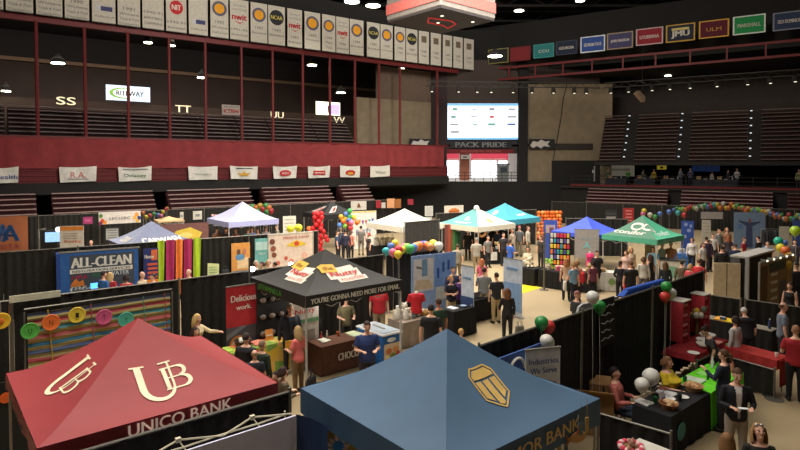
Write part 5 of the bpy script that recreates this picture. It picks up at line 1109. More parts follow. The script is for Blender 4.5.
p = at(509, 312, .75); put('bag', 'grey shoulder bag at the long haired woman side', V3(p.x + .32, p.y - .1, 0), (120, 118, 112), R(20), 1.0)
pp('balding man in tan shirt low beside the right pole of the aisle', 461, 329, 1.3, 120, top=(196, 180, 170), hair='short', hc=(206, 160, 100), near=True)
# greige table with white goods
c5 = at(403, 323.5, .75); c5 = c5 + U * .85 + V * .36
tb, cl, top = table('table beneath the greige cloth with red ring', c5, 1.65, .7, (150, 134, 120), 'greige tablecloth with a red ring logo by the black shirted man', .75, seed=7); b = MB(); b.tube([V3(.2 + .2 * math.cos(a), -.40, .4 + .2 * math.sin(a)) for a in [2 * PI * i / 20 for i in range(21)]], .02, 5); b.build('ring_logo', cm(176, 70, 70), cl); face_text(cl, 'K', white_ink, (.2, -.405, .4), .16, .2, bold=3)
for kd, t, u, v, c, s in [('jug', 'white jug at the left end of the greige table', -.85, .2, (216, 208, 190), 1.1), ('plush', 'white plush toy on the greige table', -.45, .4, (222, 214, 200), 1.3), ('jug', 'second white jug beside the plush toy', -.62, -.3, (206, 198, 184), .9), ('plush', 'cream plush toy near the middle of the greige table', -.1, .1, (206, 196, 176), 1.1), ('basket', 'straw basket of rolls on the greige table', .35, -.2, (190, 150, 90), 1.2), ('cup', 'grey cup in front of the plush toy', -.35, -.5, (110, 116, 120), 1.2)]: put(kd, t, top(u, v), c, GA, s, (206, 190, 160) if kd == 'basket' else None)
p = at(424, 319, .75) + V * .35; o = thing('torso_form', 'red polo shirt on a white torso form beside blue display', 'mannequin', (p.x, p.y, 0), R(10)); MB().lathe([(.16, 0), (.16, .02), (.025, .04), (.02, .95)]).build('stand', steel, o)
S = body_set('stand', 0, 'short', 'long', 1.0); link('shirt', S['top'], mat('form_red', (190, 36, 46), .7), o, (0, 0, .02), slots=True); MB().tube([V3(0, .01, 1.4), V3(0, 0, 1.5), V3(0, 0, 1.52)], [.06, .055, .05], 12).build('neck', cm(222, 214, 200), o)
# ================================================================== black canopy booth
KT = ctr((325, 249), 3.15)
kt, ks, kv = tent('black pop up canopy with white lettering and red logos', KT, 2.95, 2.36, 3.15, .28, (44, 43, 40))
for k, ox in ((0, .05), (3, .1)):
    fn = ks(k, .012); f2 = ks(k, .024); g = lambda pl, f=fn, ox=ox: None
    b = MB(); sh = lambda pts, ox=ox: [(x + ox, y) for x, y in pts]
    for pl in ([(-.5, .5), (.48, .5), (.48, .78), (-.5, .78)], [(-.3, .36), (.56, .36), (.56, .52), (-.3, .52)], [(-.2, .74), (.4, .74), (.36, .9), (-.16, .9)]): patch(b, sh(pl), lambda q, fn=fn: fn(q))
    b.build('logo_plate', mat('logo_white', (226, 214, 200), .6), kt)
    b = MB(); patch(b, sh([(-.62, .74), (-.12, .74), (-.12, 1.0), (-.62, 1.0)]), lambda q, f2=f2: f2(q)); b.build('logo_tab', mat('logo_yellow', (222, 178, 70), .6), kt)
    f3 = ks(k, .034); letters(MB(), 'Nutty', V3(ox, .64, 0), X, Yv, .82, .2, fn=f3, bold=3).build('lettering', mat('logo_red', (192, 60, 56), .6), kt); letters(MB(), 'ROASTERS', V3(ox + .13, .44, 0), X, Yv, .7, .1, fn=f3).build('lettering', mat('logo_red', (192, 60, 56), .6), kt); letters(MB(), 'the', V3(ox - .37, .87, 0), X, Yv, .3, .12, fn=f3, bold=2).build('lettering', mat('logo_brown', (150, 96, 40)), kt)
vf, xd = kv(0); letters(MB(), "YOU'RE GONNA NEED MORE FOR EMAIL.", vf(0, 2.22), xd, Z, 2.7, .13, bold=3).build('lettering', mat('print_white', (226, 222, 208), .6), kt)
vf, xd = kv(3); letters(MB(), '#TEAMNILLA', vf(-.25, 2.22), xd, Z, 1.25, .15, bold=3).build('lettering', mat('print_green', (84, 150, 60), .6), kt)
c6 = at(321, 348, .75) + U * .85 + V * .35; tb, cl, top = table('table beneath the brown cloth under black canopy', c6, 1.65, .68, (98, 66, 52), 'brown tablecloth lettered HOT CHOCOLATE under the black canopy', .75, seed=9)
face_text(cl, 'CHOCOLATE', white_ink, (.16, -.42, .42), 1.05, .19, bold=3); face_text(cl, 'HOT', white_ink, (.2, -.41, .63), .24, .09, bold=2)
for kd, t, u, v, c, s in [('papers', 'white papers at the left of the brown table', -.6, .2, (206, 206, 190), 1.1), ('bottle', 'white bottle on the brown table', -.35, .7, (214, 206, 190), .8), ('bottle', 'red bottle on the brown table', -.55, .75, (180, 60, 56), .8), ('papers', 'pale green leaflets at the right of the brown table', .55, .1, (196, 206, 170), 1.5), ('cup', 'orange cup on the brown table', .05, .6, (206, 110, 60), 1.0)]: put(kd, t, top(u, v), c, GA, s)
p = at(383, 336.5, .86); o = thing('chest_freezer', 'ice cream chest freezer with glass lid and blue picture end', 'freezer', V3(p.x, p.y, 0) + U * .34 + V * .62, GA)
MB().box((0, 0, .42), (.66, 1.2, .84), 0, 1, .03).build('cabinet', mat('freezer_blue', (44, 104, 176), .5), o); MB().box((0, 0, .86), (.7, 1.24, .06), 0, 1, .02).build('rim', mat('freezer_white', (216, 216, 214), .4), o); MB().box((0, -.02, .9), (.56, 1.06, .03), 0, 1, .01).build('glass_lid', mat('freezer_glass', (190, 206, 216), .12), o); MB().box((0, .0, .925), (.06, .5, .02)).build('handle', steel, o)
mark(o, 'picture_panel', cm(206, 190, 160), [(-.3, .12), (.3, .12), (.3, .62), (-.3, .62)], -.615)
for x, z, c in ((-.14, .42, (206, 120, 70)), (.1, .44, (216, 150, 90)), (.0, .28, (120, 140, 60)), (.2, .3, (180, 80, 60)), (-.2, .24, (230, 210, 160))): mark(o, 'printed_food', cm(*c), oval(x, z, .2, .16), -.622)
mark(o, 'printed_scoop', cm(222, 226, 230), oval(-.05, .72, .3, .12), -.622)
for a in [('man in navy plaid shirt standing in front of the chest freezer', 367, 321.5, 1.78, 14, dict(pose='phone', top=(42, 58, 104), bot=(50, 50, 58), hc=(60, 44, 36), near=True, heavy=1.08)), ('man in red polo and khaki trousers behind the chest freezer', 379, 287, 1.8, 10, dict(top=(190, 44, 52), bot=(170, 150, 120), hc=(60, 44, 34), heavy=1.12, d=17.4)),
          ('man in camouflage shirt and navy cap under the black canopy', 346, 303.5, 1.62, 20, dict(pose='sit' if False else 'hold', top=(112, 104, 76), bot=(60, 56, 50), hair='cap', hc=(40, 46, 72), d=16.3, near=True)), ('person in maroon shirt at the back of the black canopy', 309, 316, 1.5, 30, dict(top=(104, 34, 40), hc=(40, 30, 28), d=15.6, near=True)),
          ('white haired man in dark suit under the left of black canopy', 290, 304.5, 1.8, 24, dict(sleeve='jacket', top=(44, 46, 56), shirt=(70, 80, 100), bot=(40, 40, 46), hc=(206, 196, 180), near=True, heavy=1.08)), ('young woman with long blonde hair and pink top holding yellow folder', 298, 326.5, 1.6, -125, dict(pose='hold', fem=1, top=(226, 116, 112), bot=(124, 96, 66), hair='long', hc=(186, 156, 110), near=True))]:
    oS = pp(a[0], a[1], a[2], a[3], a[4], **a[5])
hp = hand(oS, 0, .1); single('folder', MB().box((0, 0, 0), (.26, .02, .2), R(-20)), cm(206, 170, 60), 'yellow folder held by the young woman in pink', 'folder', hp + V3(-.04, -.02, .05), R(50))
p = at(302, 368, .6); put('bag', 'black handbag hanging beside the young woman in pink', V3(oS[0].location.x + .3, oS[0].location.y - .02, 0) + Z * .0, (38, 36, 40), R(70), 1.2)
o = thing('office_chair', 'black round backed chair behind the brown table', 'chair', at(330, 345, .5) + V * .75 + Z * -.5, R(170)); MB().ball((0, .18, .95), (.25, .06, .33), 16, 10).build('backrest', black, o, smooth=True); MB().box((0, 0, .5), (.48, .46, .08), 0, 1, .03).build('seat', black, o); MB().tube([V3(0, 0, .05), V3(0, 0, .47)], .03, 8).build('column', dark, o)
for k in range(5): a = 2 * PI * k / 5; MB().tube([V3(0, 0, .08), V3(.28 * math.cos(a), .28 * math.sin(a), .04)], .02, 6).build('leg', dark, o)
o = rollup('white banner stand with red headline under the black canopy', loc2(at(330, 303, 2.0) + V * 1.2), .85, 2.0, GA, mat('rollup_white', (206, 200, 190), .6)); mark(o, 'printed_panel', cm(190, 80, 76), rect(.1, 1.78, .5, .16)); words(o, 'Nutty', cm(190, 60, 56), 0, 1.55, .6, .16, bold=2); mark(o, 'printed_panel', cm(96, 140, 96), rect(0, 1.3, .8, .1)); mark(o, 'printed_panel', cm(150, 140, 130), rect(0, .8, .6, .5))
p = at(297, 300, 1.95) + V * 1.15; o = print_board('cap_wall', 'black panel of grey caps at the back of the black canopy', 'display', (p.x, p.y, 1.1), 1.1, 2.0, GA, mat('panel_black', (30, 30, 30)))
for r_ in range(4):
    for c_ in range(4): g = MB().ball((-.4 + .27 * c_, -.06, .35 + .45 * r_), (.09, .06, .07), 9, 6).build('cap', cm(118, 108, 102) if (r_ + c_) % 3 else cm(150, 134, 126), o, smooth=True)
# left of it: colour table, food banner, women
o = rollup('tall red topped banner stand reading Delicious work with food photo', loc2(at(243.5, 285, 2.25)), .94, 2.25, GA, mat('rollup_red', (172, 44, 50), .6)); serif = white_ink
words(o, 'Delicious', serif, 0, 1.92, .7, .17, bold=2); words(o, 'work.', serif, 0, 1.68, .42, .13, bold=2)
mark(o, 'photo_panel', cm(78, 74, 78), rect(0, .62, .97, 1.12)); mark(o, 'photo_shape', cm(110, 108, 112), [(-.48, 1.0), (-.1, 1.18), (.1, 1.18), (-.48, .85)], -.016); mark(o, 'photo_shape', cm(52, 56, 72), [(.1, .6), (.48, .4), (.48, .9)], -.016); mark(o, 'photo_pastry', cm(190, 122, 56), oval(-.16, .7, .52, .5), -.02); mark(o, 'photo_pastry', cm(226, 200, 160), oval(-.24, .7, .26, .26), -.028); mark(o, 'photo_pastry', cm(140, 84, 40), oval(-.12, .66, .1, .1), -.034)
o = rollup('narrow greige banner stand between red banner stand and black canopy', loc2(at(268, 290, 2.0) + V * .1), .6, 2.0, GA - R(60), mat('rollup_greige', (150, 136, 122), .7)); mark(o, 'printed_panel', cm(120, 104, 98), rect(0, 1.3, .4, .5)); mark(o, 'printed_panel', cm(170, 90, 80), rect(0, 1.7, .3, .08), -.016)
def patchwork(nm):
    m = bpy.data.materials.new(nm); m.use_nodes = True; nt = m.node_tree; b = nt.nodes['Principled BSDF']; tc = nt.nodes.new('ShaderNodeTexCoord'); vo = nt.nodes.new('ShaderNodeTexVoronoi'); vo.inputs['Scale'].default_value = 4.5; sp = nt.nodes.new('ShaderNodeSeparateColor'); rp = nt.nodes.new('ShaderNodeValToRGB'); rp.color_ramp.interpolation = 'CONSTANT'; cs = [(226, 186, 60), (160, 190, 80), (226, 120, 60), (224, 206, 110), (214, 100, 90), (130, 170, 80), (236, 190, 90)]; e = rp.color_ramp.elements
    while len(e) < len(cs): e.new(.5)
    for i, c in enumerate(cs): e[i].position = i / len(cs); e[i].color = (*lin(c), 1)
    nt.links.new(tc.outputs['Object'], vo.inputs['Vector']); nt.links.new(vo.outputs['Color'], sp.inputs[0]); nt.links.new(sp.outputs[0], rp.inputs['Fac']); nt.links.new(rp.outputs['Color'], b.inputs['Base Color']); b.inputs['Roughness'].default_value = .8; return m
c7 = at(220, 356, .75) + U * .95 + V * .27; tb, cl, top = table('table beneath the orange, yellow and green cloth', c7, 1.85, .52, (200, 180, 60), 'patchy orange, yellow and green tablecloth below the red banner stand', .75, seed=10, m=patchwork('fruit_print_cloth'))
for kd, t, u, v, c, s in [('basket', 'dark basket on the colourful tablecloth', -.2, .4, (70, 56, 50), 1.3), ('papers', 'pink leaflets on the colourful tablecloth', .2, .1, (226, 140, 120), 1.4), ('papers', 'lime leaflets at the left end of the colourful tablecloth', -.75, 0, (180, 206, 90), 1.3), ('card', 'small orange card on the colourful tablecloth', .6, .3, (230, 150, 70), 1.0)]: put(kd, t, top(u, v), c, GA, s)
for a in [('man in black suit with his back to us at the colourful table', 246, 333.5, 1.68, 165, dict(sleeve='long', top=(36, 36, 42), bot=(34, 34, 38), hc=(52, 44, 40), near=True, heavy=1.12)), ('person with light brown hair and green black jacket at colourful table', 262, 341, 1.55, 150, dict(sleeve='long', top=(40, 52, 42), bot=(40, 40, 44), hc=(128, 104, 82), near=True)),
          ('short person with thin fair hair in front of the black suited man', 254.5, 350.5, 1.45, -165, dict(top=(40, 44, 54), hair='fringe', hc=(150, 120, 96), near=True)), ('woman in olive top with red headscarf near the red canopy corner', 283, 367.5, 1.5, 120, dict(pose='hold', fem=1, sleeve='long', top=(96, 84, 66), hair='bob', hc=(60, 40, 36), near=True)),
          ('blonde woman in cream top pointing to the right', 197, 314.5, 1.68, 78, dict(pose='point', fem=1, sleeve='long', top=(206, 188, 150), bot=(150, 130, 90), hair='long', hc=(196, 164, 104), near=True)), ('dark haired woman in red top beside the pointing blonde woman', 195, 327.5, 1.62, 66, dict(fem=1, top=(180, 40, 46), hair='long', hc=(56, 36, 32), near=True)),
          ('woman in red at the right hem of the red canopy', 276, 372, 1.36, -30, dict(fem=1, top=(180, 50, 44), hair='short', hc=(44, 32, 30), near=True))]:
    pp(a[0], a[1], a[2], a[3], a[4], **a[5])
# ================================================================== second row: restoration banner, posters
n3 = V3(-(B3 - A3).normalized().y, (B3 - A3).normalized().x, 0); a3 = math.atan2((B3 - A3).y, (B3 - A3).x)
def onD3(px, py, off=.12):
    b0 = A3 - n3 * off; dd = ray(px, py); t = (b0 - V3(0, 0, CAMH)).dot(n3) / dd.dot(n3); return V3(0, 0, CAMH) + dd * t
def board3(name, label, cat, x0, x1, y0, y1, base, off=.12, floor=False, **k):
    a = onD3(x0, (y0 + y1) / 2, off); b = onD3(x1, (y0 + y1) / 2, off); xm = (x0 + x1) / 2; t = onD3(xm, y0, off).z; g = 0.03 if floor else onD3(xm, y1, off).z
    w = math.hypot(b.x - a.x, b.y - a.y); c = (a + b) / 2; h = t - g
    return print_board(name, label, cat, (c.x, c.y, (t + g) / 2), w, h, a3, base, **k), w, h
o, w, h = board3('trade_display', 'blue ALL-CLEAN restoration display wall in the second row', 'display', 60, 138.5, 251, 295, mat('restoration_blue', (46, 92, 158), .6), .5, floor=True)
y0 = h - 1.5
mark(o, 'photo_panel', cm(66, 74, 84), rect(.08, y0 + .82, w * .82, 1.15)); words(o, 'ALL-CLEAN', cm(232, 230, 220), .05, y0 + 1.13, w * .76, .36, bold=3); mark(o, 'white_bar', cm(226, 224, 214), rect(.05, y0 + .83, w * .8, .15), -.016); words(o, 'RESTORATION SERVICES', cm(60, 70, 90), .05, y0 + .83, w * .74, .09, -.03, bold=2)
words(o, 'FIRE', cm(190, 50, 80), -w * .26, y0 + .62, .5, .12, -.02, bold=2); words(o, 'MOLD', cm(60, 140, 80), -w * .02, y0 + .64, .4, .12, -.02, bold=2); words(o, 'WATER', cm(206, 214, 224), w * .24, y0 + .66, .66, .15, -.02, bold=2)
mark(o, 'printed_flame', cm(206, 120, 50), [(-w * .38, y0 + .3), (-w * .2, y0 + .3), (-w * .22, y0 + .52), (-w * .27, y0 + .45), (-w * .31, y0 + .58), (-w * .36, y0 + .42)], -.018); words(o, '(866)', cm(226, 226, 220), -w * .2, y0 + .2, .9, .2, -.024, bold=3)
MB().box((-w / 2 - .06, .25, h / 2), (.1, .6, h - .02)).build('return_panel', mat('restoration_blue_dark', (40, 70, 140), .6), o); MB().box((0, .02, h + .03), (w + .1, .08, .05)).build('top_rail', steel, o)
o, w, h = board3('banner_stand', 'navy and orange poster stand between blue display and bright fabric strips', 'banner stand', 143.5, 158.5, 248.5, 280, mat('poster_navy', (44, 54, 110), .6), .35, floor=True)
mark(o, 'printed_panel', cm(226, 134, 50), rect(0, h - 1.55, w * .98, .75)); mark(o, 'printed_panel', cm(214, 110, 66), rect(w * .22, h - .25, w * .4, .4)); words(o, 'Home', white_ink, -w * .12, h - .3, w * .6, .14, -.02, bold=2)
for k in range(4): mark(o, 'printed_line', cm(200, 90, 70), rect(.05, h - .6 - .16 * k, w * .66, .09), -.016)
for k in range(2): mark(o, 'printed_line', cm(150, 60, 40), rect(.0, h - 1.35 - .16 * k, w * .66, .06), -.016)
for k, (x0, x1, c, t) in enumerate([(157.5, 165, (176, 206, 50), 'lime green strip, left one'), (166, 175.5, (172, 48, 98), 'magenta strip, left one'), (176, 183.5, (240, 130, 60), 'orange strip between two magenta ones'), (184, 193, (172, 48, 98), 'magenta strip, right one'), (193.5, 201.5, (176, 206, 50), 'lime green strip, right one')]):
    p = onD3((x0 + x1) / 2, 262, .14); a = onD3(x0, 262, .14); b = onD3(x1, 262, .14); w = (b - a).length
    tag(MB().sheet(lambda u, v: V3((u - .5) * w * (.82 + .12 * v) - .05 * (1 - v) , -.03 * math.sin(u * 7 + v * 2 + k), .3 + 2.16 * v), 8, 6).build('fabric_strip', cm(*c, .8), None, V3(p.x, p.y, 0), a3, True), 'bright %s hanging on the second drape wall' % t, 'fabric', 'bright fabric strips on the drape')
for a in [('dark haired person in blue shirt before the ALL-CLEAN display', 103.5, 271.5, 1.74, 150, dict(top=(50, 100, 160), hc=(44, 34, 30))), ('woman with long blonde hair seen from behind before ALL-CLEAN display', 110, 272.5, 1.68, 178, dict(fem=1, top=(170, 50, 56), hair='long', hc=(190, 160, 112))), ('dark haired woman in red top before the ALL-CLEAN display', 126, 275, 1.62, -150, dict(fem=1, top=(186, 46, 52), hair='bob', hc=(50, 36, 34), sleeve='long')),
          ('bald man in beige shirt beside the navy and orange poster', 142, 272, 1.72, 80, dict(top=(186, 172, 140), hair='bald')), ('white haired man in dark shirt before the magenta strip', 188.5, 269.5, 1.72, -20, dict(top=(34, 36, 42), hair='fringe', hc=(214, 206, 196), sleeve='long')), ('person with grey top and camera beside the orange poster', 153, 274, 1.62, -60, dict(pose='hold', top=(130, 132, 130), hc=(60, 50, 44)))]:
    pp(a[0], a[1], a[2], a[3], a[4], **a[5])
cR = at(100, 296, .8); tb, cl, top = table('folding table under black cloth before the ALL-CLEAN display', cR + V * .1, 1.6, .6, (28, 28, 30), 'black tablecloth before the ALL-CLEAN display', 1.0, rz=a3); put('laptop', 'laptop with glowing blue display before the ALL-CLEAN display', top(-.1, 0), (60, 60, 66), a3 + R(10), 1.2)
o, w, h = board3('poster', 'orange and white poster with printed faces on the drape', 'poster', 231.5, 250, 243, 274, mat('poster_orange', (228, 160, 84), .6), .12)
mark(o, 'printed_panel', cm(236, 206, 160), rect(w * .1, h * .35, w * .6, h * .35)); mark(o, 'printed_panel', cm(100, 150, 190), oval(-w * .05, h * .55, w * .5, h * .2), -.014); mark(o, 'printed_face', cm(190, 130, 100), oval(w * .2, h * .72, w * .2, h * .2), -.016); mark(o, 'printed_face', cm(110, 80, 70), oval(-w * .12, h * .72, w * .2, h * .18), -.016); mark(o, 'printed_panel', cm(76, 120, 150), rect(0, h * .06, w * .9, h * .1), -.016)
o, w, h = board3('poster', 'teal poster with pale upper half beside the orange one', 'poster', 255, 268.5, 238.5, 272, mat('poster_teal', (112, 176, 172), .6), .12); mark(o, 'printed_panel', cm(180, 212, 206), rect(0, h * .78, w * .9, h * .24)); words(o, 'Spa', white_ink, 0, h * .55, w * .5, h * .08, bold=2); mark(o, 'printed_panel', cm(150, 150, 120), rect(0, h * .12, w * .9, h * .18))
o, w, h = board3('trade_display', 'large cream display board with red lettering and yellow emblem', 'display', 268.5, 313, 233.5, 268, mat('display_cream', (224, 206, 190), .6), .14, frame=cm(196, 186, 170))
words(o, 'FRESH & TASTY', cm(206, 110, 100), w * .12, h * .88, w * .6, h * .07, bold=2); mark(o, 'emblem', cm(226, 196, 60), [(-w * .12, h * .66), (0, h * .74), (w * .12, h * .8), (w * .24, h * .74), (w * .36, h * .66), (w * .12, h * .6)], -.012); mark(o, 'emblem', cm(206, 80, 60), oval(w * .12, h * .7, w * .12, h * .14), -.018)
for x, z, c, r_ in ((-.42, .8, (120, 70, 60), .1), (-.4, .6, (150, 90, 70), .1), (-.38, .42, (130, 76, 60), .09), (-.3, .18, (206, 110, 90), .08), (.0, .2, (220, 140, 120), .09), (.3, .34, (226, 180, 160), .12), (.2, .14, (230, 190, 150), .1), (-.12, .3, (200, 90, 80), .07)): mark(o, 'printed_food', cm(*c), oval(w * x, h * z, w * r_ * 1.2, h * r_ * 1.6), -.014)
cP = onD3(232, 277, 1.2); tb, cl, top = table('folding table under white topped cloth below the orange poster', (cP.x, cP.y), 2.0, .6, (30, 30, 32), 'black and white tablecloth below the orange poster', .95, rz=a3); MB().box((0, 0, .965), (2.02, .62, .014)).build('top_runner', cm(206, 206, 200), cl)
q = top(-.7, .2, .03); o = thing('leaflet_board', 'small pale yellow leaflet board leaning on the poster table', 'board', q, a3 + R(-10)); MB().slab((-.22, 0, 0), X, V3(0, .2, .97), [(0, 0), (.42, .0), (.44, .55), (.02, .6)], .02).build('panel', cm(206, 210, 150), o)
for k in range(4): MB().slab((-.16, -.012, .12 + .1 * k), X, V3(0, .2, .97), [(0, 0), (.3, 0), (.3, .03), (0, .03)], .003).build('printed_line', cm(120, 150, 110), o)
put('bag', 'dark bag beside the leaning leaflet board', top(-.25, .1, .03), (44, 46, 50), a3, .9); put('box', 'blue carton on the poster table', top(.15, .2, .03), (120, 156, 176), a3, .8)
for px, py, t in ((252.5, 269, 'left of the black canopy peak'), (291, 264.5, 'against the cream display board')):
    p = at(px, py, 2.5); o = thing('clip_lamp', 'bright white clip lamp on the drape top %s' % t, 'lamp', p, R(20)); MB().lathe([(.07, -.03), (.075, 0), (.05, .02)]).build('diffuser', mat('clip_glow', (244, 248, 255), .4, emit=10), o).rotation_euler = (R(70), 0, 0); MB().tube([V3(0, .05, 0), V3(0, .12, -.05), V3(0, .12, -.25)], .015, 6).build('clip', dark, o)
for a in [('grey haired person in white shirt below the teal poster', 256, 261, 1.66, 100, dict(top=(206, 200, 190), hc=(180, 160, 140))), ('woman in dark red below the teal poster', 262, 262, 1.62, -40, dict(fem=1, top=(120, 60, 60), hair='bob', hc=(70, 50, 44))), ('person in black bending before the cream display board', 275, 262.5, 1.62, -100, dict(top=(40, 38, 38), hc=(44, 36, 34), heavy=1.15)), ('fair haired person in beige beside the teal poster', 268, 260.5, 1.66, 40, dict(top=(176, 156, 130), hair='bob', hc=(176, 140, 100)))]:
    pp(a[0], a[1], a[2], a[3], a[4], **a[5])
single('drape_upright', MB().tube([V3(0, 0, 0), V3(0, 0, 2.9)], .03, 6).lathe([(.2, 0), (.2, .012), (.03, .03)]), pole_m, 'pale pole rising behind the red topped banner stand', 'pole', at(247.5, 272, 2.5) + Z * -2.5 - V * .12)
# ================================================================== third row
def yb(name, label, cat, x0, x1, y0, y1, d, base, floor=False, ang=R(33), **k):
    p = atY((x0 + x1) / 2, y0, d); g = .03 if floor else atY((x0 + x1) / 2, y1, d).z; w = (x1 - x0) * d / FL / (math.cos(ang) + math.sin(ang) * abs(p.x) / d * (1 if p.x > 0 else -1) * -1)
    return print_board(name, label, cat, (p.x, p.y, (p.z + g) / 2), w, p.z - g, ang, base, **k), w, p.z - g
o, w, h = yb('backdrop', 'orange brown backdrop with a blue letter A at far left', 'backdrop', -12, 28, 216.5, 252, 25.5, mat('backdrop_rust', (150, 88, 56), .7, scale=1, noise=.3), True); words(o, 'A', cm(44, 76, 120), w * .05, h - .75, .62, .72, bold=3); words(o, 'VA', cm(44, 76, 120), -w * .25, h - .7, .7, .72, bold=3); words(o, 'VISTA', cm(140, 60, 56), -.05, h - 1.35, .9, .2, bold=2)
o, w, h = yb('banner_stand', 'white poster board with orange border in the third row', 'banner stand', 59.5, 83.5, 226, 250, 24, mat('poster_white', (222, 212, 196), .6), True, R(12)); mark(o, 'printed_band', cm(226, 140, 60), rect(0, h - .1, w, .17)); words(o, 'Realty', cm(214, 110, 50), .05, h - .66, w * .7, .14, bold=2)
for k in range(3): mark(o, 'printed_line', cm(190, 170, 150), rect(-.05, h - .32 - .1 * k, w * .6, .04))
o, w, h = yb('framed_sign', 'small white framed notice left of the slate canopy', 'sign', 105.5, 119, 228, 240, 26.5, mat('notice_white', (206, 204, 196), .6), False, R(20), frame=cm(60, 60, 60))
for k in range(4): mark(o, 'printed_line', cm(120, 120, 120), rect(0, h * (.2 + .2 * k), w * .7, .03))
for x in (-.3, .3): MB().box((w * x, .04, -o.location.z / 2 + .0), (.03, .03, o.location.z)).build('leg', dark, o)
o, w, h = yb('wall_banner', 'long white banner with coloured flowers at both ends', 'banner', 99, 141, 211.5, 223.5, 31.5, mat('banner_white', (214, 206, 198), .6), False, R(33)); words(o, 'LECLERC', grey_ink, 0, h * .45, w * .5, h * .22, bold=2)
for x, z, c in ((-.45, .7, (90, 130, 60)), (-.42, .3, (206, 80, 50)), (-.46, .1, (120, 50, 90)), (-.36, .15, (226, 150, 60)), (.4, .7, (226, 150, 50)), (.46, .4, (60, 60, 120)), (.42, .2, (226, 180, 70)), (.35, .45, (230, 170, 80))): mark(o, 'printed_flower', cm(*c), oval(w * x, h * z, w * .09, h * .34), -.014)
o, w, h = yb('small_sign', 'small magenta sign on the perimeter drape at left', 'sign', 83, 92.5, 217, 224, 30.6, cm(160, 60, 110), False, R(33)); mark(o, 'printed_panel', cm(190, 90, 130), rect(0, h / 2, w * .6, h * .4))
o = thing('video_monitor', 'glowing blue monitor on a stand in the third row', 'monitor', V3(atY(57, 226, 28.6).x, 28.6, 0), R(20)); MB().box((0, 0, 1.75), (1.1, .06, .55)).build('housing', black, o); MB().box((0, -.035, 1.75), (1.04, .01, .49)).build('display', mat('monitor_glow_blue', (130, 170, 226), .4, emit=1.2), o); MB().tube([V3(0, .03, 0), V3(0, .03, 1.5)], .04, 8).build('stand', dark, o); MB().ball((.05, -.02, 2.12), .12, 10, 8).build('spotlight', mat('spot_blue', (226, 230, 255), .4, emit=6), o)
o = thing('frame_booth', 'black box booth with grey angled frame in the third row', 'booth', V3(atY(47, 225, 29).x, 29, 0), R(25)); MB().box((.2, .3, 1.0), (1.0, .6, 2.0)).build('panel', black, o); MB().tube([V3(-.36, -.03, 0), V3(-.36, -.03, 2.1), V3(-.05, -.03, 2.1)], .05, 6).build('frame', cm(120, 118, 110), o)
pp('man with reddish face standing behind the second drape wall', 91, 240.5, 1.74, 10, top=(44, 44, 48), hair='bald'); put('box', 'white carton at far left on the second drape row', at(5, 251, 1.05), (200, 204, 196), R(20), 1.6); drape('black counter skirt carrying the white carton at far left', at(-6, 251.5, 1.04) + V3(-.5, .2, 0), at(20, 249, 1.04), 1.03, seed=31, amp=.02)
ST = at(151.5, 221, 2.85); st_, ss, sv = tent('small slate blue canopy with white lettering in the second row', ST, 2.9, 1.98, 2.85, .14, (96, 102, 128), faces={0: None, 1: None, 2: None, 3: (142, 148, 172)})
fs0 = ss(0); letters(MB(), 'CARWASH', V3(.1, .38, 0), X, Yv, 1.6, .34, fn=fs0, bold=3).build('lettering', white, st_); letters(MB(), 'CLEAN', V3(0, .38, 0), X, Yv, 1.0, .34, fn=ss(3), bold=3).build('lettering', white, st_)
o, w, h = yb('backdrop', 'brown backdrop with a yellow green swirl behind slate canopy', 'backdrop', 162, 209, 223.5, 252, 29, mat('backdrop_plum', (112, 76, 72), .7), True); mark(o, 'printed_swirl', cm(206, 180, 70), [(-w * .3, h - 1.3), (w * .2, h - 1.2), (w * .36, h - .5), (w * .1, h - .2), (-w * .2, h - .35), (-w * .36, h - .75)]); mark(o, 'printed_swirl', cm(226, 206, 120), oval(0, h - .6, w * .3, .3), -.014)
ET = at(169, 216.2, 2.5); tent('small beige canopy peak beyond the slate canopy', ET, 1.35, 2.3, 2.5, .08, (196, 166, 124), rz=R(33))
for px, y0_, y1_, x1, t in ((180, 212, 220, 183.5, 'narrow'), (193, 211, 219.5, 202, 'wide')): o, w, h = yb('small_sign', '%s white notice on the perimeter drape left of lavender canopy' % t, 'sign', px, x1, y0_, y1_, 34, cm(190, 186, 172)); mark(o, 'printed_panel', grey_ink, rect(0, h * .5, w * .5, h * .3))
rr = random.Random(21)
for k in range(9):
    ci = [1, 2, 0, 9, 4, 8, 2, 0, 11][k]; px = [143, 146, 150, 154, 158, 161, 163, 166, 167][k]; py = [213, 217, 215.5, 214, 215, 216, 212, 209, 208.5][k]
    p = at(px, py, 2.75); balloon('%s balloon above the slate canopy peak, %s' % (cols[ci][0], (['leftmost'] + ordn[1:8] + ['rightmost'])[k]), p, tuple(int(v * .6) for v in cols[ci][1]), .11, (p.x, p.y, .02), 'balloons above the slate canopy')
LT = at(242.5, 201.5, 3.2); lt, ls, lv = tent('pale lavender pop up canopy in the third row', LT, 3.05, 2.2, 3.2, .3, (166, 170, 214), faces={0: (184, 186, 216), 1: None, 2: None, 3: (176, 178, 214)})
DT = at(330.5, 201, 3.0); dt, ds, dv = tent('small black canopy with red and white swooshes far back', DT, 2.6, 2.25, 3.0, .3, (36, 36, 38), rz=R(36))
for k in (0, 3):
    b = MB(); patch(b, [(-.7, .25), (-.1, .85), (.25, .9), (-.2, .35)], ds(k)); b.build('white_swoosh', white, dt); b = MB(); patch(b, [(-.45, .35), (-.05, .78), (.12, .8), (-.2, .42)], ds(k, .03)); b.build('red_swoosh', cm(190, 60, 56), dt)
WT = at(404.5, 208.5, 2.9); tent('plain cream pop up canopy left of the charcoal drapes', WT, 3.05, 2.1, 2.9, .3, (226, 222, 206))
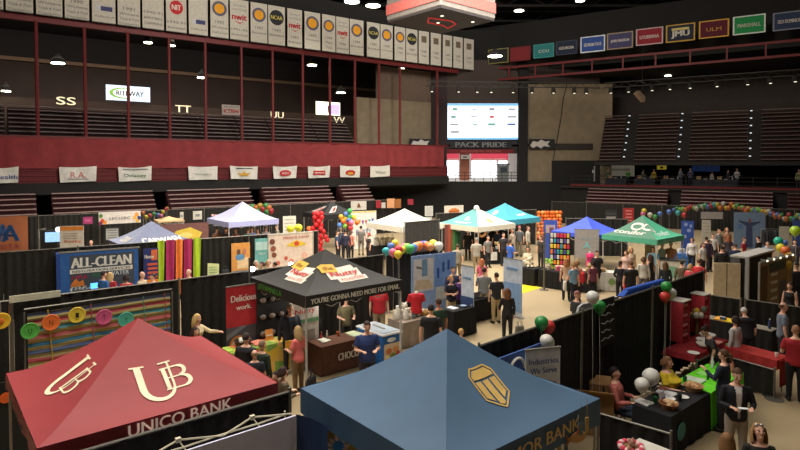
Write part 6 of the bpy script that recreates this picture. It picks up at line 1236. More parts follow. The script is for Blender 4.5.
drape('charcoal drape panels right of the cream canopy', at(404, 222.5, 2.5), at(439.5, 219.5, 2.5), 2.5, mat('charcoal_cloth', (58, 57, 55), .9), seed=41)
TT = at(476.5, 207.5, 2.95); tt, ts, tv = tent('teal and white pop up canopy with small cap on its peak', TT, 3.05, 2.08, 2.95, .28, (222, 216, 198), cap=True, faces={0: (222, 216, 198), 1: None, 2: None, 3: (96, 152, 152)})
words_ = letters(MB(), 'Rx', V3(.1, .75, 0), X, Yv, .3, .3, fn=ts(3), bold=3).build('lettering', white, tt); b = MB(); patch(b, oval(0, .55, .45, .4, 12), ts(0)); b.build('emblem', cm(150, 150, 110), tt); letters(MB(), 'PHARMACY', V3(.05, .35, 0), X, Yv, 1.2, .22, fn=ts(3), bold=2).build('lettering', cm(190, 206, 200), tt)
AT = at(505, 203, 3.0); a_, as_, av = tent('aqua blue pop up canopy right of the teal and white one', AT, 3.05, 2.15, 3.0, .3, (70, 160, 184)); letters(MB(), 'aqua', V3(.3, .5, 0), X, Yv, .8, .26, fn=as_(0), bold=2).build('lettering', cm(206, 226, 230), a_); b = MB(); patch(b, oval(-.1, .75, .4, .4, 12), as_(3)); b.build('emblem', cm(180, 216, 222), a_)
CT = atY(587, 216.5, 30.5); tent('royal blue pop up canopy beside the grey banner', CT, 2.65, CT.z - .78, CT.z, .2, (70, 92, 214), rz=GA)
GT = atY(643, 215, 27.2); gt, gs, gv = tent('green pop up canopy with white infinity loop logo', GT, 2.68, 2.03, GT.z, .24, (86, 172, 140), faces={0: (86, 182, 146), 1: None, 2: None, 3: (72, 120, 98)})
b = MB()
for cx in (-.28, .28): strip(b, [(cx + .3 + .26 * math.cos(a), .78 + .16 * math.sin(a)) for a in [2 * PI * i / 20 for i in range(21)]], .09, gs(3))
b.build('loop_logo', white, gt); letters(MB(), 'conifer', V3(-.15, .42, 0), X, Yv, 1.5, .26, fn=gs(3), bold=3).build('lettering', white, gt); letters(MB(), 'conifer', V3(-.1, .38, 0), X, Yv, 1.3, .3, fn=gs(0), bold=2).build('lettering', cm(214, 236, 226), gt)
vf, xd = gv(0); letters(MB(), 'SERVICES', vf(-.2, 1.91), xd, Z, 1.2, .12, bold=2).build('lettering', cm(190, 222, 208), gt)
# far clutter ------------------------------------------------------------
rr = random.Random(33)
p = at(318, 246, .1); o = thing('balloon_column', 'tall red balloon column figure left of the black far canopy', 'balloon', at(318, 212, 2.5) - Z * 2.5, 0); rb = cm(206, 44, 50, .35); bp = o.location
n_ = 0
for k in range(11):
    for j in range(3):
        a = k * .9 + j * 2.09; rad = .17 + (.14 if k in (5, 6) else 0) + (.06 if k > 8 else 0); MB().ball((rad * math.cos(a), rad * math.sin(a), .2 + .22 * k), .16, 10, 7).build('balloon', rb, o, smooth=True)
for sx, z in ((-.55, 1.5), (-.42, 1.35), (.45, 1.0), (.55, .8)): MB().ball((sx, 0, z), .15, 10, 7).build('balloon', cm(226, 120, 60, .35) if z == 1.5 else rb, o, smooth=True)
for k in range(14):
    a = k * 2.4; r_ = .09 + .035 * k; ci = [4, 2, 0, 9, 1, 8, 4, 3, 2, 11, 0, 9, 4, 1][k]; p = at(347.5, 220, 2.2) + V3(math.cos(a) * r_, .1 * math.sin(k), math.sin(a) * r_ * 1.15)
    balloon('%s balloon in the round bunch beside the pennant banner, %s' % (cols[ci][0], ['at its centre', 'just off centre', 'near the middle', 'left of centre', 'lower middle', 'upper middle', 'right of centre', 'low left', 'top left', 'right rim', 'lower right rim', 'left rim', 'upper right rim', 'bottom rim'][k]), p, cols[ci][1], .15, (347.5 * 0 + p.x * .5 + .5 * atY(347.5, 220, 36).x, p.y, .02), 'round bunch of coloured balloons')
o, w, h = yb('backdrop', 'white backdrop with coloured pennants beside the balloon bunch', 'backdrop', 351, 376.5, 211, 246, 36, mat('backdrop_white', (214, 210, 200), .7), True, R(25))
for k, c in enumerate([(60, 130, 170), (226, 130, 60), (120, 70, 150), (206, 70, 80), (60, 150, 130), (60, 90, 170)]): x = -w * .3 + w * .13 * k; z = h - .62 + .12 * abs(k - 2.5) / 2.5; mark(o, 'printed_pennant', cm(*c), [(x - .09, z), (x, z - .28), (x + .09, z)])
words(o, 'PARTY', cm(70, 120, 170), 0, h - 1.3, w * .6, .26, bold=2); mark(o, 'border', cm(206, 190, 110), rect(0, h - .05, w, .08))
for a_i in [(351, 366.5, 201, 210, 42.5, (200, 196, 186), 'white sign with brown emblem on the perimeter drape', 'b'), (376, 381, 200.5, 208, 43, (150, 40, 48), 'narrow dark red sign on the perimeter drape', ''), (381.5, 385.5, 202.5, 208, 43, (190, 184, 176), 'tiny white sign beside the dark red one', ''), (387, 394.5, 198.5, 208, 43.5, (206, 150, 110), 'peach coloured sign on the perimeter drape', ''), (395, 401, 199, 208, 44, (150, 96, 50), 'brown sign at the end of the perimeter drape', ''),
            (283, 296, 216, 234, 34, (206, 204, 190), 'white notice board right of the lavender canopy', 'l'), (425, 433, 206, 216, 40, (200, 200, 192), 'white upright notice above the charcoal drapes', 'l'), (425, 432, 217, 220, 39, (186, 188, 182), 'small white card below the upright notice', ''), (444.5, 463.5, 205.5, 218, 40, (214, 206, 190), 'white sign with orange burger shaped emblem', 'o'),
            (605.5, 617, 210, 223, 44, (46, 46, 48), 'dark sign with white lettering left of the green canopy', 't'), (623.5, 634, 208, 224, 42, (156, 44, 46), 'red banner with pale lettering above the green canopy', 'r'), (681.5, 694, 221, 246, 32, (56, 84, 160), 'blue banner with pale shapes right of the green canopy', 's'), (701, 723, 212, 218.9, 40, (150, 144, 140), 'grey header banner above the crowd', ''), (702, 711, 220, 236, 38, (180, 176, 164), 'white board among the crowd at right', 'l'), (543.5, 557.5, 220, 236, 31, (62, 84, 156), 'blue framed sign beside the orange balloon wall', 'p'), (645, 655.5, 242.5, 254, 27.5, (196, 176, 136), 'tan notice board under the green canopy', 'l'), (779.5, 789.5, 226.5, 241, 31, (170, 166, 152), 'pale upright board behind the clothes rail', ''), (793, 806, 220, 236, 33, (60, 80, 140), 'dark blue banner at the far right edge', '')]:
    x0, x1, y0_, y1_, d_, c, lab, kd = a_i
    fl = y1_ > 219 and d_ < 43; o, w, h = yb('sign_board', lab, 'sign', x0, x1, y0_, y1_, d_, cm(*c), fl, R(25) if x0 < 500 else R(-8)); zt_ = h
    hh_ = (y1_ - y0_) * d_ / FL; zc_ = h - hh_ / 2
    if kd == 'b': mark(o, 'emblem', cm(120, 76, 50), [(-.15, zc_ - .16), (.15, zc_ - .16), (.1, zc_ + .05), (0, zc_ + .2), (-.1, zc_ + .05)])
    if kd == 'l':
        for k in range(4): mark(o, 'printed_line', cm(150, 146, 136), rect(0, zc_ + hh_ * (.3 - .2 * k), w * .7, .04))
    if kd == 'o': mark(o, 'emblem', cm(206, 120, 50), [(-w * .28, zc_ - .1), (w * .28, zc_ - .1), (w * .26, zc_ + .12), (w * .1, zc_ + .24), (-w * .1, zc_ + .24), (-w * .26, zc_ + .12)]); mark(o, 'printed_line', cm(120, 60, 40), rect(0, zc_ - .25, w * .8, .07)); mark(o, 'printed_line', cm(150, 80, 40), rect(0, zc_ + .02, w * .56, .06), -.014)
    if kd == 't': words(o, 'BANNER', cm(170, 168, 164), 0, zc_ - .1, w * .8, .22, bold=2); mark(o, 'printed_panel', cm(70, 70, 74), rect(0, zc_ + .2, w * .9, .1))
    if kd == 'r':
        for k in range(4): mark(o, 'printed_line', cm(200, 130, 124), rect(0, zc_ + hh_ * (.32 - .2 * k), w * .6, .08))
    if kd == 's':
        for x, z, q_ in ((-.15, .9, .3), (.1, .3, .34), (-.2, -.3, .26), (.25, .75, .2)): mark(o, 'printed_shape', cm(150, 166, 206), oval(w * x, zc_ + z * hh_ * .4, w * q_, .2))
    if kd == 'p': mark(o, 'printed_panel', cm(170, 150, 150), rect(0, zc_ - .05, w * .66, hh_ * .5)); mark(o, 'printed_panel', cm(110, 70, 80), rect(.05, zc_ - .1, w * .3, hh_ * .3), -.014)
# orange balloon wall
o, w, h = yb('balloon_wall', 'wall of orange balloons behind the blue framed sign', 'balloon wall', 537, 561, 211, 236, 40, cm(150, 80, 40), True, R(5))
rr = random.Random(4)
for k in range(60):
    i, j = k % 8, k // 8; MB().ball((-w / 2 + w * (i + .5) / 8 + rr.uniform(-.04, .04), -.12, h - .1 - .24 * j), .135, 8, 6).build('balloon', cm(*rr.choice([(230, 120, 50), (236, 140, 60), (220, 100, 40), (240, 160, 90)]), .35), o, smooth=True)
# garland along the right hand perimeter drape
pts = [(674, 210), (690, 208), (705, 207.5), (722, 206), (737, 206.5), (747, 208.5), (758, 210), (770, 214), (782, 216.5), (795, 217.5), (806, 217)]
rr = random.Random(9); N = 56
for k in range(N):
    t = k / (N - 1) * (len(pts) - 1); i = min(int(t), len(pts) - 2); f = t - i; px = pts[i][0] + (pts[i + 1][0] - pts[i][0]) * f; py = pts[i][1] + (pts[i + 1][1] - pts[i][1]) * f + rr.uniform(-2.2, 2.2); ci = rr.choice([0, 1, 1, 2, 9, 4, 10, 8, 2, 3, 9, 0, 7])
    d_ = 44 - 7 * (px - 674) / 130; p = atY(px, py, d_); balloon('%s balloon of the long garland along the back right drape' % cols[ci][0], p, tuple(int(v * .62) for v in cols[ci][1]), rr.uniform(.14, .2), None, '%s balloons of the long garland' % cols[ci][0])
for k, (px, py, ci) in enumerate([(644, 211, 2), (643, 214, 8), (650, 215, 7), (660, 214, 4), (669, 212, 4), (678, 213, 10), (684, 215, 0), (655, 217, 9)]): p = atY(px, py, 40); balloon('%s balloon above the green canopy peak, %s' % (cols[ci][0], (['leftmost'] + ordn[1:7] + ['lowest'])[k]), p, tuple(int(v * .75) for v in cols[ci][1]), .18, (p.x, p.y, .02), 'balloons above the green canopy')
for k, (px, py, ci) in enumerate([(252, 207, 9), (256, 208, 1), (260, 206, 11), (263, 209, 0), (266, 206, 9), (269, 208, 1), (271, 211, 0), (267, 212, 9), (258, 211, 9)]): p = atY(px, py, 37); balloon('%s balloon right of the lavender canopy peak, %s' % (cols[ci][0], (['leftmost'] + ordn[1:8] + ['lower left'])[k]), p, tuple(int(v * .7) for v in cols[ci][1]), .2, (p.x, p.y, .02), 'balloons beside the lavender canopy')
for k, (px, py) in enumerate([(290.5, 229), (298.5, 228)]): p = atY(px, py, 27); balloon('bright yellow balloon above the cream display board, %s' % ['left', 'right'][k], p, (222, 222, 50), .19, (p.x, p.y, .02))
for px, py, t in ((216, 214, 'pink and white flower pot left of the lavender canopy'), (223, 212, 'small orange flower pot left of the lavender canopy peak')): p = atY(px, py + 2, 36); put('flowers', t, V3(p.x, p.y, 1.5), (226, 170, 170) if 'pink' in t else (206, 130, 70), 0, 2.2, (206, 200, 190)); 
tb, cl, top = table('tall display table behind the lavender canopy', (atY(219, 214, 36).x, 36), 1.6, .6, (40, 38, 38), 'black cloth on the tall table behind lavender canopy', 1.49, rz=R(33))
# merchandise rack and grey banner under the royal blue canopy
p = at(560, 233, 2.1); o = thing('merchandise_rack', 'grid rack of brightly coloured goods under the royal blue canopy', 'rack', V3(p.x, p.y, 0), R(-20)); MB().box((0, .06, 1.05), (.95, .04, 2.1)).build('grid_panel', dark, o); rr = random.Random(2)
for k in range(40): i, j = k % 6, k // 6; MB().box((-.38 + .152 * i, -.02, 1.98 - .26 * j), (.11, .08, .19), 0, 1, .01).build('packet', cm(*rr.choice([(206, 60, 90), (60, 150, 170), (220, 190, 70), (110, 170, 80), (226, 120, 60), (90, 80, 150), (200, 196, 190)])), o)
o, w, h = yb('hanging_banner', 'grey cloth banner with faint aqua emblem under royal blue canopy', 'banner', 575, 599, 230, 258, 28.2, mat('banner_grey', (158, 152, 148), .8), False, R(-15)); mark(o, 'emblem', cm(130, 176, 180), [(-w * .2, h * .3), (0, h * .62), (w * .2, h * .3), (0, h * .4)]); words(o, 'active', cm(130, 170, 176), 0, h * .7, w * .5, h * .1); MB().box((0, .03, h + .02), (w + .1, .05, .05)).build('top_rail', steel, o)
for x in (-.5, .5): MB().box((w * x, .05, -o.location.z / 2 + h / 2), (.04, .04, o.location.z + h)).build('post', steel, o)
for (x0, y0_, x1, y1_, t) in [(520, 266.5, 542, 270, 'left of the pale pole'), (546, 270, 571, 273.5, 'right of the pale pole'), (572, 273.6, 600, 276, 'behind the woman with the red bag')]:
    A = at(x0, y0_, .75); B = at(x1, y1_, .75); rz = math.atan2((B - A).y, (B - A).x); tb, cl, top = table('folding table under black skirt, %s' % t, (A + B) / 2 + V3(-.1, .3, 0), (B - A).length, .6, (28, 28, 29), 'black skirted tablecloth %s' % t, .75, rz=rz)
    if 'left' in t: put('plush', 'cream plush toy on the table left of the pale pole', top(.2, 0), (214, 204, 180), 0, 1.4); put('box', 'white carton on the table left of the pale pole', top(-.5, 0), (206, 200, 186), 0, 1.4)
    if 'right' in t: put('flowers', 'yellow and green flower pot right of the pale pole', top(-.4, 0), (150, 190, 70), 0, 1.5, (190, 180, 160)); put('box', 'pink carton right of the pale pole', top(.4, .1), (220, 110, 130), 0, 1.2)
    if 'behind' in t: put('plush', 'tan plush toy behind the woman with the red bag', top(.6, 0), (190, 160, 120), 0, 1.4); put('basket', 'white basket behind the woman with the red bag', top(.1, 0), (214, 206, 190), 0, 1.3)
single('drape_upright', MB().tube([V3(0, 0, 0), V3(0, 0, 2.5)], .035, 6).lathe([(.2, 0), (.2, .012), (.03, .03)]), pole_m, 'pale upright pole between the black skirted tables', 'pole', at(543.5, 289.5, 0) + V3(0, -.1, 0))
single('floor_mat', MB().add([at(516, 283.5, .012), at(541.5, 287.5, .012), at(519, 294.5, .012), at(510, 293, .012)], [[3, 2, 1, 0]]).add([at(516, 283.5, .003), at(541.5, 287.5, .003), at(519, 294.5, .003), at(510, 293, .003)], [[0, 1, 2, 3]]), mat('mat_yellow', (232, 206, 30), .7), 'bright yellow floor mat beside the pale banner stand', 'mat')
p = at(590, 250, 1.6); o = thing('torso_form', 'hot pink shirt on a torso form under royal blue canopy', 'mannequin', (p.x, p.y, 0), R(10)); MB().lathe([(.16, 0), (.16, .02), (.025, .04), (.02, .95)]).build('stand', steel, o); S = body_set('stand', 1, 'none', 'long', 1.0); link('shirt', S['top'], mat('form_pink', (226, 60, 120), .7), o, (0, 0, .02), slots=True); MB().tube([V3(0, .01, 1.4), V3(0, 0, 1.52)], .05, 12).build('neck', cm(222, 214, 200), o)
# tables on the right middle
c = at(606, 273, .78); tb, cl, top = table('folding table beneath the white cloth with round green logo', c + V3(.1, .3, 0), 1.1, .6, (206, 204, 196), 'white tablecloth with a round logo left of the green canopy', .78, rz=R(-12)); g = MB().lathe([(.14, -.004), (.14, .004)], seg=20).build('round_logo', cm(120, 150, 90), cl, (.2, -.36, .42)); g.rotation_euler = (PI / 2, 0, 0); put('basket', 'straw basket on the white round logo table', top(-.3, 0), (190, 160, 110), 0, 1.1, (206, 190, 150))
p = at(673, 259, 1.15); o = thing('display_counter', 'white display counter with dark strip beside the green canopy leg', 'counter', V3(p.x, p.y, 0), R(-28)); MB().box((0, 0, .56), (1.0, .5, 1.1), 0, 1, .03).build('cabinet', cm(206, 204, 190), o); MB().box((0, 0, 1.13), (1.1, .6, .05), 0, 1, .01).build('countertop', cm(60, 60, 62), o); mark(o, 'printed_panel', cm(120, 170, 140), rect(.0, .6, .5, .5), -.256)
c = at(684, 254, .78); tb, cl, top = table('folding table under the blue cloth right of the green canopy', c + V3(0, .3, 0), 1.0, .7, (60, 116, 190), 'blue tablecloth right of the green canopy', .78, rz=R(-10)); put('box', 'small pale carton on the blue tablecloth', top(0, 0), (206, 200, 186), 0, 1.2)
o = thing('clothes_rail', 'metal clothes rail hung with dark garments at the far right', 'rail', V3(at(775, 229, 1.7).x, at(775, 229, 1.7).y, 0), R(-15)); MB().tube([V3(-.7, 0, 0), V3(-.7, 0, 1.7), V3(.7, 0, 1.7), V3(.7, 0, 0)], .02, 6).build('frame', steel, o)
for k in range(9): MB().box((-.6 + .15 * k, 0, 1.2), (.06, .42, .85), R(10), .6, .02).build('garment', cm(*[(40, 40, 44), (60, 60, 66), (34, 34, 36)][k % 3]), o)
o, w, h = yb('backdrop', 'large pale blue backdrop printed with a figure spreading its arms', 'backdrop', 734, 765.5, 212.5, 250, 36, mat('backdrop_pale_blue', (104, 124, 148), .7), True, R(-12)); mark(o, 'printed_figure', cm(56, 66, 96), [(-.22, h - 2.2), (.2, h - 2.2), (.16, h - .85), (.62, h - .62), (.6, h - .54), (.08, h - .62), (-.08, h - .62), (-.62, h - .5), (-.64, h - .58), (-.18, h - .85)], -.01); mark(o, 'printed_head', cm(120, 80, 76), oval(0, h - .52, .2, .24), -.012); mark(o, 'printed_panel', cm(80, 110, 150), rect(-.55, h - .9, .3, .3), -.006)
# people of the far and right booths
crowd = [
 ('woman in light blue top carrying a red bag across the aisle', 573.5, 261.5, 1.64, -150, dict(pose='walk', fem=1, top=(120, 156, 182), bot=(40, 42, 54), hair='bob', hc=(156, 120, 84), skin='l')),
 ('woman with long ginger hair at the blue canopy booth', 566.5, 258.5, 1.66, 170, dict(fem=1, top=(206, 170, 140), hair='long', hc=(170, 110, 64))), ('woman with tan hair behind the woman carrying a red bag', 577, 261, 1.6, 150, dict(fem=1, sleeve='long', top=(190, 150, 120), hair='bob', hc=(150, 110, 70))), ('small dark haired woman in plum at the blue canopy booth', 593, 261, 1.58, -160, dict(fem=1, top=(110, 60, 80), hair='bob', hc=(50, 36, 36))), ('person in black behind the pink shirt form', 597, 251, 1.7, 0, dict(top=(40, 40, 44))),
 ('man in blue shirt standing at the counter left of yellow mat', 510.5, 240, 1.72, 120, dict(pose='hold', top=(60, 100, 190), hc=(60, 44, 36))), ('man in grey shirt with grey hair in the aisle', 476.5, 238, 1.76, 175, dict(pose='hold', top=(164, 158, 146), bot=(150, 130, 104), hc=(150, 140, 130))), ('man in tan grey shirt walking away left of the grey haired man', 457.5, 244, 1.7, 170, dict(pose='walk', top=(140, 134, 118), bot=(120, 110, 92), hc=(80, 60, 46))), ('dark dressed man under the aqua canopy', 503.5, 233, 1.74, 20, dict(top=(50, 48, 50), hc=(60, 44, 36))), ('man in red cap and grey shirt under the aqua canopy edge', 519.5, 226, 1.78, -30, dict(top=(90, 92, 94), bot=(130, 120, 100), hair='cap', hc=(190, 90, 90))), ('tall man in pale shirt right of the aqua canopy', 528, 226.5, 1.76, 60, dict(sleeve='long', top=(186, 180, 160), bot=(130, 120, 96), hc=(110, 80, 60))),
 ('woman in white blouse beneath the aqua canopy', 512, 229, 1.66, 40, dict(fem=1, sleeve='long', top=(206, 190, 170), hair='bob', hc=(150, 100, 70))), ('dark haired person behind the blue framed sign', 541, 236, 1.66, -60, dict(top=(60, 56, 52), hc=(40, 32, 30))), ('woman in cream top at the table left of pale pole', 528, 247, 1.62, -20, dict(fem=1, top=(206, 196, 170), hair='bob', hc=(54, 40, 36))), ('person in black beneath the teal and white canopy', 468, 230, 1.7, 10, dict(top=(36, 36, 40), hc=(40, 30, 28))), ('person in grey at the teal and white canopy table', 488, 236, 1.66, 30, dict(top=(120, 116, 112), hc=(90, 70, 54))), ('person in dark blue at back of the teal and white canopy', 497, 229, 1.68, -20, dict(top=(50, 60, 90), hc=(50, 40, 34))),
 ('heavy person in black seen from behind in front of green canopy', 631, 261.5, 1.72, 175, dict(top=(32, 31, 34), bot=(36, 36, 40), hc=(96, 66, 44), heavy=1.2)), ('woman in black with a red purse left of the heavy person', 620.5, 261, 1.62, 140, dict(pose='bag', fem=1, sleeve='long', top=(40, 40, 46), bot=(40, 40, 48), hair='pony', hc=(56, 42, 36))), ('woman in white blouse and grey trousers below the green canopy', 643.5, 257, 1.66, 160, dict(fem=1, sleeve='long', top=(200, 196, 184), bot=(96, 98, 104), hair='bob', hc=(96, 70, 50))), ('woman in black dress beside the woman in white blouse', 650.5, 254.5, 1.68, -150, dict(fem=1, sleeve='none', top=(38, 36, 38), bottom='dress', hair='long', hc=(70, 48, 38))), ('fair haired woman in floral top under the green canopy', 631, 247.5, 1.66, 10, dict(fem=1, top=(200, 176, 150), hair='long', hc=(190, 150, 96))), ('person in pink and white at the left under the green canopy', 626, 251, 1.6, -40, dict(fem=1, top=(206, 170, 160), hair='bob', hc=(90, 66, 50))),
 ('person with long brown hair in dark top left of the white counter', 665.5, 262, 1.62, 170, dict(fem=1, sleeve='long', top=(44, 50, 56), hair='long', hc=(90, 64, 46))), ('dark haired person in olive behind the black drape', 682, 261, 1.56, 150, dict(sleeve='long', top=(110, 96, 76), hc=(44, 34, 30))), ('blonde woman in pinkish red behind the black drape', 690.5, 264, 1.56, 120, dict(fem=1, top=(206, 80, 90), hair='bob', hc=(190, 150, 100))), ('person in bright red shirt behind the black drape end', 699, 259.5, 1.66, 140, dict(top=(206, 56, 62), hc=(90, 60, 46))), ('person in light blue under the right leg of green canopy', 653.5, 247, 1.64, -20, dict(top=(130, 180, 206), hc=(90, 70, 54))), ('person in tan beside the green canopy right leg', 671, 242.5, 1.7, -40, dict(top=(200, 140, 100), hc=(120, 80, 56))), ('person in white beside the tan dressed one', 662, 243, 1.68, 30, dict(top=(196, 206, 206), hc=(70, 54, 46))), ('woman in white coat beside the blue banner', 692, 238, 1.66, -30, dict(fem=1, sleeve='long', top=(206, 200, 196), hair='bob', hc=(80, 56, 44))),
 ('man in dark jacket among the crowd below the grey header', 706.5, 237, 1.76, 160, dict(sleeve='long', top=(56, 46, 66), bot=(40, 40, 46))), ('person in pale purple top at left of the right hand crowd', 709.5, 240, 1.6, 10, dict(fem=1, top=(150, 120, 170), hair='bob', hc=(60, 44, 40))), ('person in white top below the white board', 703, 243, 1.6, 30, dict(top=(200, 196, 190), hc=(100, 76, 60))), ('tall person in black in the middle of the right hand crowd', 722, 246, 1.8, 170, dict(sleeve='long', top=(34, 33, 36), hc=(40, 32, 30), heavy=1.1)), ('fair haired person in brown among the right hand crowd', 727, 228, 1.72, -10, dict(fem=1, sleeve='long', top=(150, 110, 80), hair='long', hc=(170, 126, 80))), ('person in grey hoodie among the right hand crowd', 719, 229.5, 1.7, 20, dict(sleeve='long', top=(120, 124, 122), hc=(140, 110, 80))), ('woman with auburn hair and dark top among the right hand crowd', 728.5, 236, 1.64, 150, dict(fem=1, top=(60, 54, 60), hair='long', hc=(140, 80, 54))), ('person in navy with a white badge among the right hand crowd', 735.5, 244, 1.66, 160, dict(sleeve='long', top=(44, 52, 78), hc=(70, 54, 44))), ('person in red scarf before the pale blue backdrop', 744, 238, 1.6, 40, dict(top=(150, 46, 50), hc=(120, 84, 64))), ('person in charcoal before the pale blue backdrop', 758.5, 236.5, 1.7, -150, dict(sleeve='long', top=(44, 44, 46), hc=(40, 34, 32))), ('person in light blue shirt beside the pale blue backdrop', 767.5, 241.5, 1.64, -20, dict(top=(130, 156, 186), hc=(80, 60, 46))), ('person in white shirt at left of the right hand crowd', 713, 234, 1.66, -20, dict(top=(196, 190, 182), hc=(60, 46, 40))), ('person in grey right of the pale upright board', 795, 240, 1.7, -40, dict(top=(70, 68, 72), hc=(50, 40, 36))),
 ('fair haired person in white and navy left of the balloon bunch', 341, 227.5, 1.74, 160, dict(top=(56, 62, 84), hc=(206, 186, 160))), ('man in navy with back turned below the balloon bunch', 345.5, 230, 1.72, 178, dict(sleeve='long', top=(44, 46, 66), hc=(50, 38, 34))), ('woman in white and coral near the balloon bunch', 351, 230.5, 1.64, 150, dict(fem=1, top=(206, 130, 110), hair='bob', hc=(90, 60, 46))), ('man in grey shirt before the pennant backdrop', 361, 226, 1.74, 170, dict(top=(130, 126, 122), bot=(150, 140, 120), hc=(44, 34, 32))), ('person with red hair near the cream canopy', 368.5, 233, 1.62, -60, dict(fem=1, top=(60, 56, 60), hair='bob', hc=(170, 60, 50))), ('person in denim left of the balloon bunch', 337, 231, 1.68, 100, dict(top=(60, 76, 104), hc=(70, 54, 44))),
 ('person in teal under the lavender canopy', 248, 229, 1.66, 160, dict(top=(90, 150, 150), hc=(150, 110, 70))), ('person in blue and white beneath the lavender canopy', 252, 228, 1.7, 20, dict(top=(110, 130, 180), hc=(60, 46, 40))), ('woman in dark red beneath the lavender canopy', 258, 229, 1.62, -20, dict(fem=1, top=(150, 70, 84), hair='bob', hc=(50, 38, 36))), ('person in grey right beneath the lavender canopy', 266, 227, 1.7, 30, dict(top=(150, 140, 144), hc=(80, 64, 54))), ('person in olive under the right corner of lavender canopy', 277, 225.5, 1.7, -50, dict(top=(110, 110, 90), hc=(70, 54, 44))), ('person in brown under the left corner of lavender canopy', 217, 228, 1.7, 30, dict(top=(120, 84, 60), hc=(50, 38, 34))), ('person in salmon beneath the lavender canopy leg', 236, 229, 1.64, -20, dict(fem=1, top=(190, 130, 120), hair='bob', hc=(90, 60, 46))), ('dark dressed person under left half of the lavender canopy', 226, 228.5, 1.68, 60, dict(top=(50, 52, 56), hc=(50, 40, 36)))]
for a in crowd:
    oS = pp(a[0], a[1], a[2], a[3], a[4], **a[5])
    if 'red bag' in a[0] and 'light blue' in a[0]: q = oS[0].location; put('bag', 'red shoulder bag at the side of the woman in light blue', V3(q.x + .38, q.y + .05, .82), (206, 46, 56), R(60), 1.1); put('bag', 'white paper bag held by the woman in light blue', V3(q.x - .36, q.y - .1, .55), (206, 200, 190), R(80), 1.0)
    if 'red purse' in a[0]: q = oS[0].location; put('bag', 'red purse of the woman left of the heavy person', V3(q.x + .12, q.y - .36, .58), (200, 50, 66), R(10), .9)
# white tote bags piled on a black table
c = at(383, 246, .78); tb, cl, top = table('folding table carrying a heap of white bags', c + V3(0, .3, 0), 1.3, .7, (28, 28, 29), 'black tablecloth below the heap of white bags', .78, rz=R(20))
for k in range(7): put('bag', 'white cloth bag on the black table right of the pennants, %s' % ['left front', 'middle front', 'right front', 'left back', 'middle back', 'right back', 'far right'][k], top([-.7, -.1, .5, -.55, .0, .45, .85][k], [-.3, -.35, -.3, .4, .45, .4, .1][k]), (210, 206, 192), R(20 + 9 * k), 1.0 if k < 3 else 1.25)
# hanging merchandise and wreath below the teal and white canopy
for k, (px, c, t) in enumerate([(447, (110, 60, 50), 'brown'), (450, (150, 70, 50), 'rust'), (454, (60, 110, 60), 'green'), (458, (40, 80, 50), 'dark green')]): p = at(px, 240, 1.2); tag(curt('hanging_cloth', (-.14, 0, 0), (.14, 0, 0), .35, 2.05, cm(*c), .03, .2, None, 2, seed=k), '%s cloth hanging under the left of teal and white canopy' % t, 'cloth'); [x for x in COL.objects if x.name.startswith('hanging_cloth')][-1].location = (p.x, p.y, 0)
p = at(482, 232.5, 1.75); o = thing('wreath', 'round tan wreath hanging on the teal and white canopy leg', 'wreath', p, R(20)); MB().tube([V3(.2 * math.cos(a), 0, .2 * math.sin(a)) for a in [2 * PI * i / 18 for i in range(19)]], .07, 8).build('ring', cm(196, 140, 90), o); MB().tube([V3(0, 0, .2), V3(0, 0, .45)], .006, 4).build('hook', dark, o)
c = at(494, 249, .78); tb, cl, top = table('folding table beneath black cloth and white placard near teal canopy', c, 1.7, .6, (30, 30, 30), 'black tablecloth with white placard near the teal and white canopy', .78, rz=R(10)); MB().box((-.2, -.36, .45), (.5, .012, .45)).build('placard', cm(220, 218, 210), cl)
for k, (kd, u, c_) in enumerate([('basket', -.6, (180, 140, 100)), ('flowers', .2, (206, 180, 130)), ('box', .7, (200, 170, 130))]): put(kd, ['straw basket', 'cream flower pot', 'tan carton'][k] + ' on the black cloth with white placard', top(u, 0), c_, 0, 1.2)
single('wall_clutter_sign', MB().box((0, 0, 0), (.5, .04, .5), 0, 1, .02), cm(150, 46, 60), 'small red square sign on the black masking wall left of the doorway', 'sign', atY(410.5, 202, 50), 0)
# ================================================================== right concourse
for x0, x1, y0_, y1_, c, s, lab in [(604.5, 634.5, 160, 176, (140, 132, 116), 'OPPORTUNITY', 'pale banner with lettering on the right concourse'), (657, 666.5, 162.5, 169.5, (196, 176, 60), '', 'small yellow sign on the right concourse'), (692, 720, 160.5, 171.5, (34, 52, 92), 'JOBS', 'dark blue banner with white letters on the right concourse')]:
    A = on(x0, 166, R0, NR, 5.5); B = on(x1, 166, R0, NR, 5.5); w = (B - A).length; zt_ = min(5.2, on((x0 + x1) / 2, y0_, R0, NR, 5.5).z); zb2 = max(3.25, on((x0 + x1) / 2, y1_, R0, NR, 5.5).z); cc = (A + B) / 2
    o = print_board('concourse_banner', lab, 'banner', (cc.x, cc.y, (zt_ + zb2) / 2), w, zt_ - zb2, AR, cm(*c, emit=.25)); h = zt_ - zb2
    if s: words(o, s, cm(90, 86, 80) if s[0] == 'O' else white_ink, 0, h * .6, w * .7, h * .2, bold=2)
    else: mark(o, 'printed_panel', cm(60, 60, 40), rect(0, h / 2, w * .3, h * .5))
